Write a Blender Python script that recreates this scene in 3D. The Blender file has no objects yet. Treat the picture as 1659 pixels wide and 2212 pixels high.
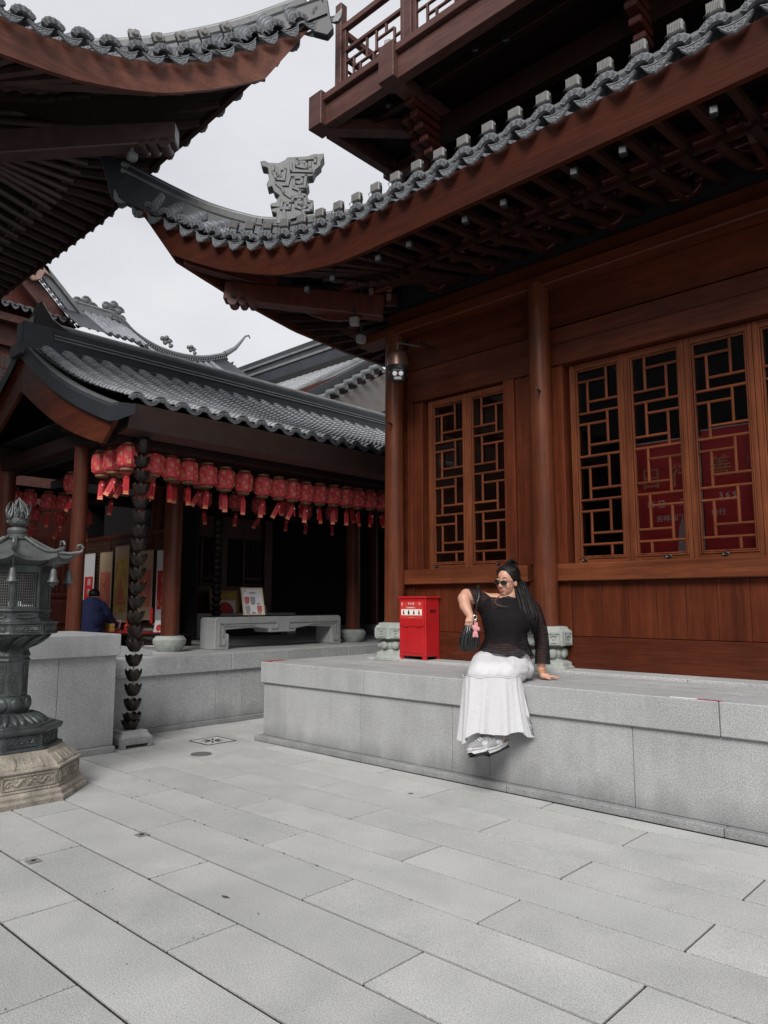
import bpy, bmesh, math, random
from mathutils import Vector, Matrix, Euler
random.seed(7)
S = bpy.context.scene
COL = S.collection
PI = math.pi
R = math.radians

# ---------------------------------------------------------------- camera
cam = bpy.data.cameras.new('camera'); camo = bpy.data.objects.new('camera', cam); COL.objects.link(camo)
cam.sensor_fit = 'HORIZONTAL'; cam.sensor_width = 36; cam.lens = 36 * 1584 / 1659
cam.clip_start = 0.05; cam.clip_end = 900
camo.location = (0, 0, 1.38)
camo.rotation_euler = (R(90 + 7.0894), 0, R(43.1344))
S.camera = camo
# ---------------------------------------------------------------- world and sun (overcast day)
SUN_DIR = Vector((0.36, -0.66, 0.64)).normalized()       # towards the sun
elev = math.asin(SUN_DIR.z); azim = math.atan2(SUN_DIR.x, SUN_DIR.y)
W = bpy.data.worlds.new('World'); S.world = W; W.use_nodes = True
nt = W.node_tree; nt.nodes.clear()
out = nt.nodes.new('ShaderNodeOutputWorld'); bg = nt.nodes.new('ShaderNodeBackground')
sky = nt.nodes.new('ShaderNodeTexSky'); sky.sky_type = 'NISHITA'; sky.sun_disc = False
sky.sun_elevation = elev; sky.sun_rotation = azim; sky.air_density = 1.0; sky.dust_density = 3.0
hs = nt.nodes.new('ShaderNodeHueSaturation'); hs.inputs['Saturation'].default_value = 0.25
tc = nt.nodes.new('ShaderNodeTexCoord'); mp = nt.nodes.new('ShaderNodeMapping'); mp.inputs['Scale'].default_value = (1, 1, 2.2)
nz = nt.nodes.new('ShaderNodeTexNoise'); nz.inputs['Scale'].default_value = 1.7; nz.inputs['Detail'].default_value = 5; nz.inputs['Roughness'].default_value = 0.5
cr = nt.nodes.new('ShaderNodeValToRGB')
cr.color_ramp.elements[0].position = 0.34; cr.color_ramp.elements[0].color = (4.35, 4.45, 4.8, 1)
cr.color_ramp.elements[1].position = 0.68; cr.color_ramp.elements[1].color = (5.85, 5.9, 6.1, 1)
mx = nt.nodes.new('ShaderNodeMix'); mx.data_type = 'RGBA'; mx.inputs['Factor'].default_value = 0.93
L = nt.links
L.new(tc.outputs['Generated'], mp.inputs['Vector']); L.new(mp.outputs['Vector'], nz.inputs['Vector']); L.new(nz.outputs['Fac'], cr.inputs['Fac'])
L.new(sky.outputs['Color'], hs.inputs['Color']); L.new(hs.outputs['Color'], mx.inputs['A']); L.new(cr.outputs['Color'], mx.inputs['B'])
L.new(mx.outputs['Result'], bg.inputs['Color']); bg.inputs['Strength'].default_value = 0.1
L.new(bg.outputs['Background'], out.inputs['Surface'])
sl = bpy.data.lights.new('sun', 'SUN'); sl.energy = 2.35; sl.angle = R(26); sl.color = (1.0, 0.97, 0.93)
so = bpy.data.objects.new('sun', sl); COL.objects.link(so)
so.rotation_euler = SUN_DIR.to_track_quat('Z', 'Y').to_euler(); so.location = (0, 0, 30)
vs = S.view_settings; vs.view_transform = 'Standard'; vs.look = 'None'; vs.exposure = 0.60; vs.gamma = 1.0; vs.use_curve_mapping = False
S.cycles.max_bounces = 7; S.cycles.diffuse_bounces = 3; S.cycles.glossy_bounces = 3; S.cycles.transparent_max_bounces = 10

# ---------------------------------------------------------------- tagging helpers
def tag(o, label=None, cat=None, group=None, kind=None):
    if label: o['label'] = label
    if cat: o['category'] = cat
    if group: o['group'] = group
    if kind: o['kind'] = kind
    return o
def thing(name, label, cat, loc=(0, 0, 0), rz=0, group=None, kind=None):
    o = bpy.data.objects.new(name, None); COL.objects.link(o); o.empty_display_size = 0.1
    o.location = loc; o.rotation_euler = (0, 0, rz)
    return tag(o, label, cat, group, kind)
def put(name, me, parent=None, loc=(0, 0, 0), rot=(0, 0, 0), sc=(1, 1, 1), mat4=None):
    o = bpy.data.objects.new(name, me); COL.objects.link(o); o.parent = parent
    if mat4 is not None: o.matrix_local = mat4
    else:
        o.location = loc; o.rotation_euler = rot; o.scale = sc
    return o
def copy_tree(o, parent=None, loc=None, rz=None):
    c = o.copy(); COL.objects.link(c); c.parent = parent
    if loc is not None: c.location = loc
    if rz is not None: c.rotation_euler = (0, 0, rz)
    for ch in o.children: copy_tree(ch, c)
    return c

# ---------------------------------------------------------------- mesh builder
class MB:
    def __init__(s): s.v = []; s.f = []
    def add(s, vs, fs, M=None):
        n = len(s.v)
        for p in vs:
            p = Vector(p)
            s.v.append(M @ p if M is not None else p)
        for f in fs: s.f.append([i + n for i in f])
        return s
    def box(s, x0, x1, y0, y1, z0, z1, M=None):
        vs = [(x, y, z) for z in (z0, z1) for x, y in ((x0, y0), (x1, y0), (x1, y1), (x0, y1))]
        return s.add(vs, [(3, 2, 1, 0), (4, 5, 6, 7), (0, 1, 5, 4), (1, 2, 6, 5), (2, 3, 7, 6), (3, 0, 4, 7)], M)
    def cbox(s, c, d, M=None):
        return s.box(c[0] - d[0] / 2, c[0] + d[0] / 2, c[1] - d[1] / 2, c[1] + d[1] / 2, c[2] - d[2] / 2, c[2] + d[2] / 2, M)
    def beam(s, a, b, w, h, up=(0, 0, 1), w2=None, h2=None):
        a = Vector(a); b = Vector(b); d = (b - a).normalized(); up = Vector(up)
        sd = d.cross(up).normalized(); u = sd.cross(d)
        w2 = w if w2 is None else w2; h2 = h if h2 is None else h2
        vs = []
        for p, ww, hh in ((a, w, h), (b, w2, h2)):
            for i, j in ((-1, -1), (1, -1), (1, 1), (-1, 1)): vs.append(p + sd * i * ww / 2 + u * j * hh / 2)
        return s.add(vs, [(3, 2, 1, 0), (4, 5, 6, 7), (0, 1, 5, 4), (1, 2, 6, 5), (2, 3, 7, 6), (3, 0, 4, 7)])
    def tube(s, pts, rad, n=8, caps=True, up=(0, 0, 1), flat=1.0):
        pts = [Vector(p) for p in pts]
        if not hasattr(rad, '__len__'): rad = [rad] * len(pts)
        vs = []; fs = []; m = len(pts)
        for i, p in enumerate(pts):
            d = (pts[min(i + 1, m - 1)] - pts[max(i - 1, 0)])
            if d.length < 1e-9: d = Vector((0, 0, 1))
            d.normalize(); u = Vector(up)
            if abs(d.dot(u)) > 0.97: u = Vector((1, 0, 0)) if abs(d.x) < 0.9 else Vector((0, 1, 0))
            sd = d.cross(u).normalized(); u2 = sd.cross(d)
            for k in range(n):
                a = 2 * PI * k / n
                vs.append(p + sd * math.cos(a) * rad[i] + u2 * math.sin(a) * rad[i] * flat)
        for i in range(m - 1):
            for k in range(n):
                k2 = (k + 1) % n
                fs.append((i * n + k, i * n + k2, (i + 1) * n + k2, (i + 1) * n + k))
        if caps: fs.append(tuple(range(n - 1, -1, -1))); fs.append(tuple((m - 1) * n + k for k in range(n)))
        return s.add(vs, fs)
    def lathe(s, prof, n=16, M=None, ph=0.0, caps=True):
        vs = []; fs = []; m = len(prof)
        for r, z in prof:
            for k in range(n):
                a = ph + 2 * PI * k / n; vs.append((r * math.cos(a), r * math.sin(a), z))
        for i in range(m - 1):
            for k in range(n):
                k2 = (k + 1) % n
                fs.append((i * n + k, i * n + k2, (i + 1) * n + k2, (i + 1) * n + k))
        if caps: fs.append(tuple(range(n - 1, -1, -1))); fs.append(tuple((m - 1) * n + k for k in range(n)))
        return s.add(vs, fs, M)
    def prism(s, poly, t, M=None):
        """poly in XZ, thickness t along Y centred"""
        n = len(poly)
        vs = [(x, -t / 2, z) for x, z in poly] + [(x, t / 2, z) for x, z in poly]
        fs = [tuple(range(n)), tuple(range(2 * n - 1, n - 1, -1))]
        fs += [(i, i + n, (i + 1) % n + n, (i + 1) % n) for i in range(n)]
        return s.add(vs, fs, M)
    def ell(s, c, r, n=12, m=8, M=None):
        vs = []; fs = []
        for i in range(m + 1):
            t = PI * i / m
            for k in range(n):
                a = 2 * PI * k / n
                vs.append((c[0] + r[0] * math.sin(t) * math.cos(a), c[1] + r[1] * math.sin(t) * math.sin(a), c[2] + r[2] * math.cos(t)))
        for i in range(m):
            for k in range(n): fs.append((i * n + k, (i + 1) * n + k, (i + 1) * n + (k + 1) % n, i * n + (k + 1) % n))
        return s.add(vs, fs, M)
    def grid(s, rows, close=False):
        n = len(rows[0]); vs = [p for r in rows for p in r]; fs = []
        for i in range(len(rows) - 1):
            for k in range(n if close else n - 1):
                k2 = (k + 1) % n
                fs.append((i * n + k, i * n + k2, (i + 1) * n + k2, (i + 1) * n + k))
        return s.add(vs, fs)
    def mesh(s, name, mat, smooth=False, bevel=0, seg=1, merge=False):
        me = bpy.data.meshes.new(name); me.from_pydata([tuple(v) for v in s.v], [], s.f)
        bm = bmesh.new(); bm.from_mesh(me)
        if merge: bmesh.ops.remove_doubles(bm, verts=bm.verts, dist=1e-5)
        bmesh.ops.recalc_face_normals(bm, faces=bm.faces)
        if bevel:
            bmesh.ops.bevel(bm, geom=[e for e in bm.edges if len(e.link_faces) == 2 and e.calc_face_angle(0) > 0.5], offset=bevel, segments=seg, affect='EDGES', profile=0.5)
        if smooth is True:
            for f in bm.faces: f.smooth = True
        elif smooth:
            for f in bm.faces: f.smooth = True
            for e in bm.edges:
                if len(e.link_faces) == 2 and e.calc_face_angle(0) > R(smooth): e.smooth = False
        bm.to_mesh(me); bm.free(); me.materials.append(mat); return me
    def obj(s, name, mat, parent=None, smooth=False, bevel=0, loc=(0, 0, 0), rot=(0, 0, 0), seg=1, merge=False):
        return put(name, s.mesh(name, mat, smooth, bevel, seg, merge), parent, loc, rot)

# ---------------------------------------------------------------- materials
def M_(name, col, rough=0.6, var=0.0, scale=6.0, stretch=(1, 1, 1), col2=None, bump=0.0, bscale=None, metal=0.0, rnd=0.0,
       speck=0.0, speck_scale=220, detail=4, spec=0.5, coat=0.0, grime=0.0, grime_scale=1.2, alpha=None, sheen=0.0, sss=0.0, wood=False, coord='pos'):
    m = bpy.data.materials.new(name); m.use_nodes = True; t = m.node_tree; N = t.nodes; K = t.links
    b = N['Principled BSDF']; b.inputs['Roughness'].default_value = rough; b.inputs['Metallic'].default_value = metal
    b.inputs['Specular IOR Level'].default_value = spec
    if coat: b.inputs['Coat Weight'].default_value = coat; b.inputs['Coat Roughness'].default_value = 0.25
    if sheen: b.inputs['Sheen Weight'].default_value = sheen
    if sss: b.inputs['Subsurface Weight'].default_value = sss; b.inputs['Subsurface Radius'].default_value = (0.03, 0.012, 0.006); b.inputs['Subsurface Scale'].default_value = 0.5
    if coord == 'pos':
        g = N.new('ShaderNodeNewGeometry'); src = g.outputs['Position']
    else:
        g = N.new('ShaderNodeTexCoord'); src = g.outputs['Object']
    mp = N.new('ShaderNodeMapping'); mp.inputs['Scale'].default_value = stretch; K.new(src, mp.inputs['Vector'])
    if rnd:
        oi0 = N.new('ShaderNodeObjectInfo'); ml = N.new('ShaderNodeMath'); ml.operation = 'MULTIPLY'; ml.inputs[1].default_value = 37.0
        K.new(oi0.outputs['Random'], ml.inputs[0]); K.new(ml.outputs[0], mp.inputs['Location'])
    n1 = N.new('ShaderNodeTexNoise'); n1.inputs['Scale'].default_value = scale; n1.inputs['Detail'].default_value = detail; n1.inputs['Roughness'].default_value = 0.6
    K.new(mp.outputs['Vector'], n1.inputs['Vector'])
    c2 = col2 or tuple(c * (1 - var) for c in col); c1 = col if col2 else tuple(min(1, c * (1 + var)) for c in col)
    rp = N.new('ShaderNodeValToRGB'); rp.color_ramp.elements[0].position = 0.32; rp.color_ramp.elements[1].position = 0.68
    rp.color_ramp.elements[0].color = (*c2, 1); rp.color_ramp.elements[1].color = (*c1, 1)
    K.new(n1.outputs['Fac'], rp.inputs['Fac']); cur = rp.outputs['Color']
    def mulfac(fac_socket, cur):
        mm = N.new('ShaderNodeMix'); mm.data_type = 'RGBA'; mm.blend_type = 'MULTIPLY'; mm.inputs['Factor'].default_value = 1
        K.new(cur, mm.inputs['A']); K.new(fac_socket, mm.inputs['B']); return mm.outputs['Result']
    def ramp(f, lo, hi, a, c):
        q = N.new('ShaderNodeMapRange'); q.inputs['From Min'].default_value = lo; q.inputs['From Max'].default_value = hi
        q.inputs['To Min'].default_value = a; q.inputs['To Max'].default_value = c; K.new(f, q.inputs['Value']); return q.outputs['Result']
    if speck:
        n2 = N.new('ShaderNodeTexNoise'); n2.inputs['Scale'].default_value = speck_scale; n2.inputs['Detail'].default_value = 1.5; K.new(src, n2.inputs['Vector'])
        cur = mulfac(ramp(n2.outputs['Fac'], 0.32, 0.68, 1 - speck, 1 + speck), cur)
    if grime:
        n3 = N.new('ShaderNodeTexNoise'); n3.inputs['Scale'].default_value = grime_scale; n3.inputs['Detail'].default_value = 6; n3.inputs['Roughness'].default_value = 0.65; K.new(src, n3.inputs['Vector'])
        cur = mulfac(ramp(n3.outputs['Fac'], 0.3, 0.62, 1 - grime, 1.0), cur)
    if rnd:
        oi = N.new('ShaderNodeObjectInfo'); cur = mulfac(ramp(oi.outputs['Random'], 0, 1, 1 - rnd, 1 + rnd), cur)
    if wood:   # open grain streaks
        mp2 = N.new('ShaderNodeMapping'); mp2.inputs['Scale'].default_value = tuple(q * 6 for q in stretch); K.new(src, mp2.inputs['Vector'])
        n4 = N.new('ShaderNodeTexNoise'); n4.inputs['Scale'].default_value = scale * 1.4; n4.inputs['Detail'].default_value = 3; K.new(mp2.outputs['Vector'], n4.inputs['Vector'])
        cur = mulfac(ramp(n4.outputs['Fac'], 0.35, 0.65, 0.8, 1.12), cur)
        K.new(ramp(n4.outputs['Fac'], 0.3, 0.7, rough + 0.1, rough - 0.06), b.inputs['Roughness'])
    K.new(cur, b.inputs['Base Color'])
    if bump:
        nb = N.new('ShaderNodeTexNoise'); nb.inputs['Scale'].default_value = bscale or scale * 4; nb.inputs['Detail'].default_value = 4
        K.new(mp.outputs['Vector'] if not bscale else src, nb.inputs['Vector'])
        bp = N.new('ShaderNodeBump'); bp.inputs['Strength'].default_value = bump; bp.inputs['Distance'].default_value = 0.01
        K.new(nb.outputs['Fac'], bp.inputs['Height']); K.new(bp.outputs['Normal'], b.inputs['Normal'])
    if alpha: b.inputs['Alpha'].default_value = alpha
    return m
GRAN = M_('granite', (0.40, 0.405, 0.405), 0.75, 0.07, 3.5, speck=0.34, speck_scale=150, rnd=0.05, grime=0.14, grime_scale=1.6, bump=0.25, bscale=190)
GRANW = M_('granite_wall', (0.36, 0.365, 0.37), 0.75, 0.06, 2.5, speck=0.30, speck_scale=140, rnd=0.05, grime=0.15, grime_scale=1.3, bump=0.25, bscale=170)
PAVE = M_('paving_stone', (0.440, 0.445, 0.440), 0.72, 0.08, 1.6, speck=0.26, speck_scale=170, rnd=0.06, grime=0.07, grime_scale=2.4, bump=0.3, bscale=210)
DIRT = M_('joint_dirt', (0.018, 0.017, 0.015), 0.95, 0.4, 30)
CARV = M_('carved_stone', (0.33, 0.355, 0.33), 0.8, 0.12, 14, grime=0.3, grime_scale=9, bump=0.4, bscale=90)
SAND = M_('weathered_sandstone', (0.33, 0.295, 0.245), 0.9, 0.22, 9, grime=0.45, grime_scale=7, bump=0.8, bscale=60, speck=0.2, speck_scale=130)
BRNZ = M_('aged_bronze', (0.062, 0.072, 0.072), 0.42, 0.35, 8, metal=0.35, grime=0.4, grime_scale=11, bump=0.35, bscale=55)
BRNL = M_('pale_bronze', (0.105, 0.113, 0.112), 0.45, 0.22, 9, metal=0.3, grime=0.3, grime_scale=14, bump=0.25, bscale=50)
CHAINM = M_('dark_copper', (0.040, 0.031, 0.028), 0.38, 0.35, 25, metal=0.7, grime=0.3, grime_scale=20)
WST = 9
def woodm(name, c, c2, ax, rough=0.38, coat=0.06, rnd=0.0):
    st = [1.0, 1.0, 1.0]; st = [9.0 if i != ax else 0.5 for i in range(3)]
    return M_(name, c, rough, col2=c2, spec=0.16, scale=1.1, stretch=tuple(st), bump=0.12, wood=True, coat=coat, rnd=rnd, grime=0.25, grime_scale=2.5)
WX = woodm('red_brown_wood_x', (0.112, 0.028, 0.012), (0.056, 0.0125, 0.006), 0)
WY = woodm('red_brown_wood_y', (0.112, 0.028, 0.012), (0.056, 0.0125, 0.006), 1)
WZ = woodm('red_brown_wood_z', (0.128, 0.031, 0.013), (0.060, 0.0135, 0.006), 2, rnd=0.10)
FZ = woodm('window_wood_z', (0.185, 0.056, 0.023), (0.086, 0.023, 0.010), 2, rough=0.4)
FX = woodm('window_wood_x', (0.185, 0.056, 0.023), (0.086, 0.023, 0.010), 0, rough=0.4)
COLM = woodm('column_wood', (0.155, 0.045, 0.020), (0.070, 0.019, 0.009), 2, rough=0.34, coat=0.15)
BALC = woodm('balcony_wood', (0.118, 0.056, 0.047), (0.078, 0.034, 0.029), 0, rough=0.42)
FASX = woodm('fascia_wood_x', (0.060, 0.014, 0.006), (0.034, 0.007, 0.0035), 0, rough=0.6, coat=0.0)
FASX.node_tree.nodes['Principled BSDF'].inputs['Specular IOR Level'].default_value = .12
FASY = woodm('fascia_wood_y', (0.165, 0.066, 0.046), (0.10, 0.038, 0.027), 1, rough=0.45)
DKW = M_('shaded_dark_wood', (0.014, 0.006, 0.005), 0.6, 0.3, 5, stretch=(3, 3, 1), spec=.2)  # near-black: shade below the roofs is put into this colour
DKE = M_('shaded_eave_rafter_wood', (0.022, 0.007, 0.005), 0.55, 0.3, 5, stretch=(3, 3, 1), spec=.3)  # rafters coloured darker to stand for the gloom under the eaves
DKR = M_('deep_red_wood', (0.070, 0.013, 0.007), 0.5, 0.3, 4, stretch=(4, 4, 0.6))
RAFT = M_('rafter_wood', (0.060, 0.035, 0.033), 0.45, 0.25, 6)
TILE = M_('glazed_grey_tile', (0.17, 0.18, 0.20), 0.22, 0.28, 14, rnd=.12, grime=0.25, grime_scale=12)
TILEP = M_('skylit_glazed_tile', (0.33, 0.34, 0.36), 0.24, 0.25, 14, rnd=.12, grime=0.25, grime_scale=12)  # brighter copy of the grey tile; sky gleam put into its colour
TILED = M_('dark_ridge_paint', (0.027, 0.030, 0.038), 0.5, 0.15, 5, grime=0.3, grime_scale=3)
RIDG = M_('ridge_cap_grey', (0.15, 0.16, 0.162), 0.42, 0.15, 7, grime=0.25, grime_scale=4)
TEND = M_('moulded_tile_end', (0.15, 0.157, 0.17), 0.5, 0.2, 40, grime=0.35, grime_scale=30)
ORNM = M_('ridge_ornament_grey', (0.115, 0.125, 0.125), 0.5, 0.12, 9, grime=0.25, grime_scale=6, bump=0.2, bscale=40)
GLAS = M_('dark_window_glass', (0.006, 0.007, 0.008), 0.04, spec=0.6)
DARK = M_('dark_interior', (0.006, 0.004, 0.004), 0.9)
LAMPM = M_('lamp_aluminium', (0.22, 0.215, 0.21), 0.35, 0.15, 30, metal=0.0)
LAMPD = M_('lamp_dark_metal', (0.03, 0.03, 0.033), 0.4, 0.2, 30, metal=0.4)
BLK = M_('black_metal', (0.012, 0.012, 0.013), 0.35, 0.2, 20)
REDP = M_('red_enamel', (0.46, 0.012, 0.016), 0.33, 0.08, 5, coat=0.3, grime=0.12, grime_scale=8)
REDC = M_('red_tag_card', (0.50, 0.020, 0.026), 0.5, 0.12, 20)
SILK = M_('red_lantern_silk', (0.58, 0.060, 0.082), 0.55, 0.1, 10, stretch=(1, 1, 6), spec=0.3)
GOLD = M_('gold_print', (0.66, 0.33, 0.15), 0.5, 0.1, 30)
GOLDD = M_('black_gold_rim', (0.13, 0.065, 0.030), 0.45, 0.5, 70)
WHT = M_('white_paper', (0.78, 0.78, 0.80), 0.7, 0.03, 20)
CREAM = M_('cream_frame', (0.62, 0.52, 0.33), 0.5, 0.08, 20)
TAN = M_('tan_scroll_paper', (0.50, 0.37, 0.24), 0.8, 0.08, 12)
OCHR = M_('ochre_painting', (0.52, 0.32, 0.07), 0.8, 0.25, 7)
PINK = M_('dusty_red_painting', (0.58, 0.15, 0.12), 0.8, 0.12, 9)
PRED = M_('poster_red', (0.62, 0.035, 0.03), 0.6, 0.12, 14)
STEEL = M_('steel', (0.55, 0.55, 0.55), 0.25, metal=0.9)
NAVY = M_('navy_cloth', (0.012, 0.018, 0.075), 0.85, 0.3, 12, bump=0.3, bscale=30)
SKIN = M_('skin', (0.52, 0.275, 0.19), 0.5, 0.05, 12, sss=0.12, coord='obj')
HAIR = M_('black_hair', (0.006, 0.0045, 0.0045), 0.42, 0.4, 60, spec=0.25, stretch=(1, 1, 0.1), coord='obj', bump=0.5)

def add_stain(m, zlo, zhi, lo=.62, streak=.16):
    """dirt washed up along the foot of the stone, broken by noise, and faint vertical run marks"""
    t = m.node_tree; N = t.nodes; K = t.links; b = N['Principled BSDF']; src = b.inputs['Base Color'].links[0].from_socket
    g = N.new('ShaderNodeNewGeometry'); sx = N.new('ShaderNodeSeparateXYZ'); K.new(g.outputs['Position'], sx.inputs[0])
    n = N.new('ShaderNodeTexNoise'); n.inputs['Scale'].default_value = 5; n.inputs['Detail'].default_value = 6; mp = N.new('ShaderNodeMapping'); mp.inputs['Scale'].default_value = (1, 1, .45)
    K.new(g.outputs['Position'], mp.inputs['Vector']); K.new(mp.outputs[0], n.inputs['Vector'])
    ad = N.new('ShaderNodeMath'); ad.operation = 'MULTIPLY_ADD'; ad.inputs[1].default_value = -.32; K.new(n.outputs['Fac'], ad.inputs[0]); K.new(sx.outputs['Z'], ad.inputs[2])
    r = N.new('ShaderNodeMapRange'); r.inputs['From Min'].default_value = zlo - .16; r.inputs['From Max'].default_value = zhi - .16; r.inputs['To Min'].default_value = lo; r.inputs['To Max'].default_value = 1.0; K.new(ad.outputs[0], r.inputs['Value'])
    mp2 = N.new('ShaderNodeMapping'); mp2.inputs['Scale'].default_value = (14, 14, .8); n2 = N.new('ShaderNodeTexNoise'); n2.inputs['Scale'].default_value = 1; n2.inputs['Detail'].default_value = 5
    K.new(g.outputs['Position'], mp2.inputs['Vector']); K.new(mp2.outputs[0], n2.inputs['Vector'])
    r2 = N.new('ShaderNodeMapRange'); r2.inputs['From Min'].default_value = .35; r2.inputs['From Max'].default_value = .6; r2.inputs['To Min'].default_value = 1 - streak; r2.inputs['To Max'].default_value = 1.0; K.new(n2.outputs['Fac'], r2.inputs['Value'])
    mu = N.new('ShaderNodeMath'); mu.operation = 'MULTIPLY'; K.new(r.outputs[0], mu.inputs[0]); K.new(r2.outputs[0], mu.inputs[1])
    mx = N.new('ShaderNodeMix'); mx.data_type = 'RGBA'; mx.blend_type = 'MULTIPLY'; mx.inputs['Factor'].default_value = 1; K.new(src, mx.inputs['A']); K.new(mu.outputs[0], mx.inputs['B']); K.new(mx.outputs['Result'], b.inputs['Base Color'])
add_stain(GRANW, .0, .22, .62, .07)
def add_veins(m):
    t = m.node_tree; N = t.nodes; K = t.links; b = N['Principled BSDF']; src = b.inputs['Base Color'].links[0].from_socket
    g = N.new('ShaderNodeNewGeometry'); n = N.new('ShaderNodeTexNoise'); n.inputs['Scale'].default_value = 1.1; n.inputs['Detail'].default_value = 7; n.inputs['Distortion'].default_value = 1.2; oi = N.new('ShaderNodeObjectInfo'); sc = N.new('ShaderNodeVectorMath'); sc.operation = 'SCALE'; sc.inputs[0].default_value = (31, 17, 5); K.new(oi.outputs['Random'], sc.inputs['Scale']); av = N.new('ShaderNodeVectorMath'); K.new(g.outputs['Position'], av.inputs[0]); K.new(sc.outputs[0], av.inputs[1]); K.new(av.outputs[0], n.inputs['Vector'])
    r = N.new('ShaderNodeValToRGB'); e = r.color_ramp.elements; e[0].position = .40; e[0].color = (.93, .93, .92, 1); e[1].position = .60; e[1].color = (1.04, 1.035, 1.02, 1); K.new(n.outputs['Fac'], r.inputs['Fac'])
    n3 = N.new('ShaderNodeTexNoise'); n3.inputs['Scale'].default_value = 38; n3.inputs['Detail'].default_value = 2; K.new(g.outputs['Position'], n3.inputs['Vector'])
    r3 = N.new('ShaderNodeMapRange'); r3.inputs['From Min'].default_value = .23; r3.inputs['From Max'].default_value = .30; r3.inputs['To Min'].default_value = .72; K.new(n3.outputs['Fac'], r3.inputs['Value'])
    mx = N.new('ShaderNodeMix'); mx.data_type = 'RGBA'; mx.blend_type = 'MULTIPLY'; mx.inputs['Factor'].default_value = 1; K.new(src, mx.inputs['A']); K.new(r.outputs['Color'], mx.inputs['B'])
    m2 = N.new('ShaderNodeMix'); m2.data_type = 'RGBA'; m2.blend_type = 'MULTIPLY'; m2.inputs['Factor'].default_value = 1; K.new(mx.outputs['Result'], m2.inputs['A']); K.new(r3.outputs[0], m2.inputs['B']); K.new(m2.outputs['Result'], b.inputs['Base Color'])
add_veins(PAVE)
# ---------------------------------------------------------------- text helper
_tx = {}
def text_mesh(body, size, mat, depth=0.002, vertical=False, lead=1.0):
    key = (body, size, mat.name, depth, lead)
    if key in _tx: return _tx[key]
    cu = bpy.data.curves.new('t', 'FONT'); cu.body = body; cu.size = size; cu.extrude = depth; cu.space_line = lead
    cu.align_x = 'CENTER'; cu.align_y = 'CENTER'; cu.resolution_u = 2
    o = bpy.data.objects.new('t', cu); COL.objects.link(o)
    dg = bpy.context.evaluated_depsgraph_get(); me = bpy.data.meshes.new_from_object(o.evaluated_get(dg))
    me.name = 'lettering'; me.materials.clear(); me.materials.append(mat)
    for p in me.polygons: p.material_index = 0
    bpy.data.objects.remove(o); bpy.data.curves.remove(cu)
    _tx[key] = me
    return me

# ---------------------------------------------------------------- ground
g = MB().box(-150, 150, -150, 150, -0.3, -0.008).obj('ground', DIRT); tag(g, kind='structure')
pv = MB()
for x0, x1, y0, y1 in ((-150, -16, -150, 150), (2.6, 150, -150, 150), (-16, 2.6, -150, -0.84), (-16, 2.6, 16, 150)):
    pv.box(x0, x1, y0, y1, -0.2, -0.004)
pv = pv.obj('courtyard_paving', PAVE); tag(pv, kind='structure')
rows = [1.33 + 0.3535 * k for k in range(-6, 10)]
rows = [y for y in rows if y < 4.6] + [4.695, 5.05, 5.4, 5.75, 6.1, 6.5, 7.2, 8.0]
_sm = {}
def slab(w, d, h, mat, bev=0.006):
    k = (round(w, 3), round(d, 3), round(h, 3), mat.name)
    if k not in _sm: _sm[k] = MB().box(-w / 2, w / 2, -d / 2, d / 2, -h, 0).mesh('slab', mat, bevel=bev)
    return _sm[k]
for i in range(len(rows) - 1):
    y0, y1 = rows[i], rows[i + 1]; xo = -1.26 if (i % 2 == 1) else -2.02     # staggered rows
    if y0 > 4.6: xo += 0.0
    xs = [xo + 1.515 * k for k in range(-9, 3)]
    for j in range(len(xs) - 1):
        x0, x1 = xs[j], xs[j + 1]
        if y0 > 4.6 and x0 > -5.2: continue
        if x1 < -8.8 and y0 > 3.4: continue
        w = x1 - x0 - random.choice((.011, .012, .013)); d = y1 - y0 - 0.014 - .004 * (i % 3 == 0)
        put('paving_slab', slab(w, d, 0.05, PAVE, 0.0012), pv, ((x0 + x1) / 2, (y0 + y1) / 2, random.uniform(-0.0015, 0.0015)), (random.uniform(-.0008, .0008), random.uniform(-.0006, .0006), 0))
mo = MB(); rm = random.Random(5)
for _ in range(260):   # moss and grit caught in the joints
    if rm.random() < .62: y = rm.choice(rows[3:12]) + rm.uniform(-.006, .006); x = rm.gauss(-4.6, 1.3)
    else: x = -3.54 + rm.choice((0, -.76, -1.51, .75)) + rm.uniform(-.005, .005); y = rm.uniform(1.0, 3.6)
    r = rm.uniform(.0015, .0045); mo.ell((x, y, -.002), (r * rm.uniform(1, 3.2), r, rm.uniform(.002, .0045)), 6, 4)
mo = mo.obj('joint_moss', M_('moss_grit', (.075, .075, .045), .95, .5, 90)); tag(mo, 'dark moss and grit caught in the paving joints', 'moss', kind='stuff')
# inset metal drain plates, drain cover, manhole
for x, y in ((-4.205, 2.365), (-4.215, 1.738)):
    t = thing('corner_plate', 'small square bolted metal plate in a paving joint, ' + ('nearer the sandstone base' if y > 2 else 'at the left edge'), 'floor plate', (x, y, 0.0015), group='metal plates in the paving')
    MB().box(-.034, .034, -.034, .034, 0, .0035).obj('plate', LAMPM, t, bevel=.001); MB().lathe([(.012, .0035), (.012, .006), (.004, .006)], 12).obj('bolt', BLK, t)
t = thing('manhole_cover', 'small round grey metal cover set in the paving', 'manhole cover', (-6.0, 3.94, 0.0015))
MB().lathe([(.095, -.01), (.095, .003), (.088, .004), (.086, .002), (0.01, .002)], 28).obj('cover_plate', M_('cover_grey', (.13, .13, .13), .5, .2, 40), t)
t = thing('floor_drain', 'square paving stone with a carved petal-shaped drain', 'floor drain', (-6.48, 4.385, 0.0015))
MB().box(-.165, .165, -.165, .165, -.04, .0015).obj('drain_stone', PAVE, t)
fr = MB()
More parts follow.
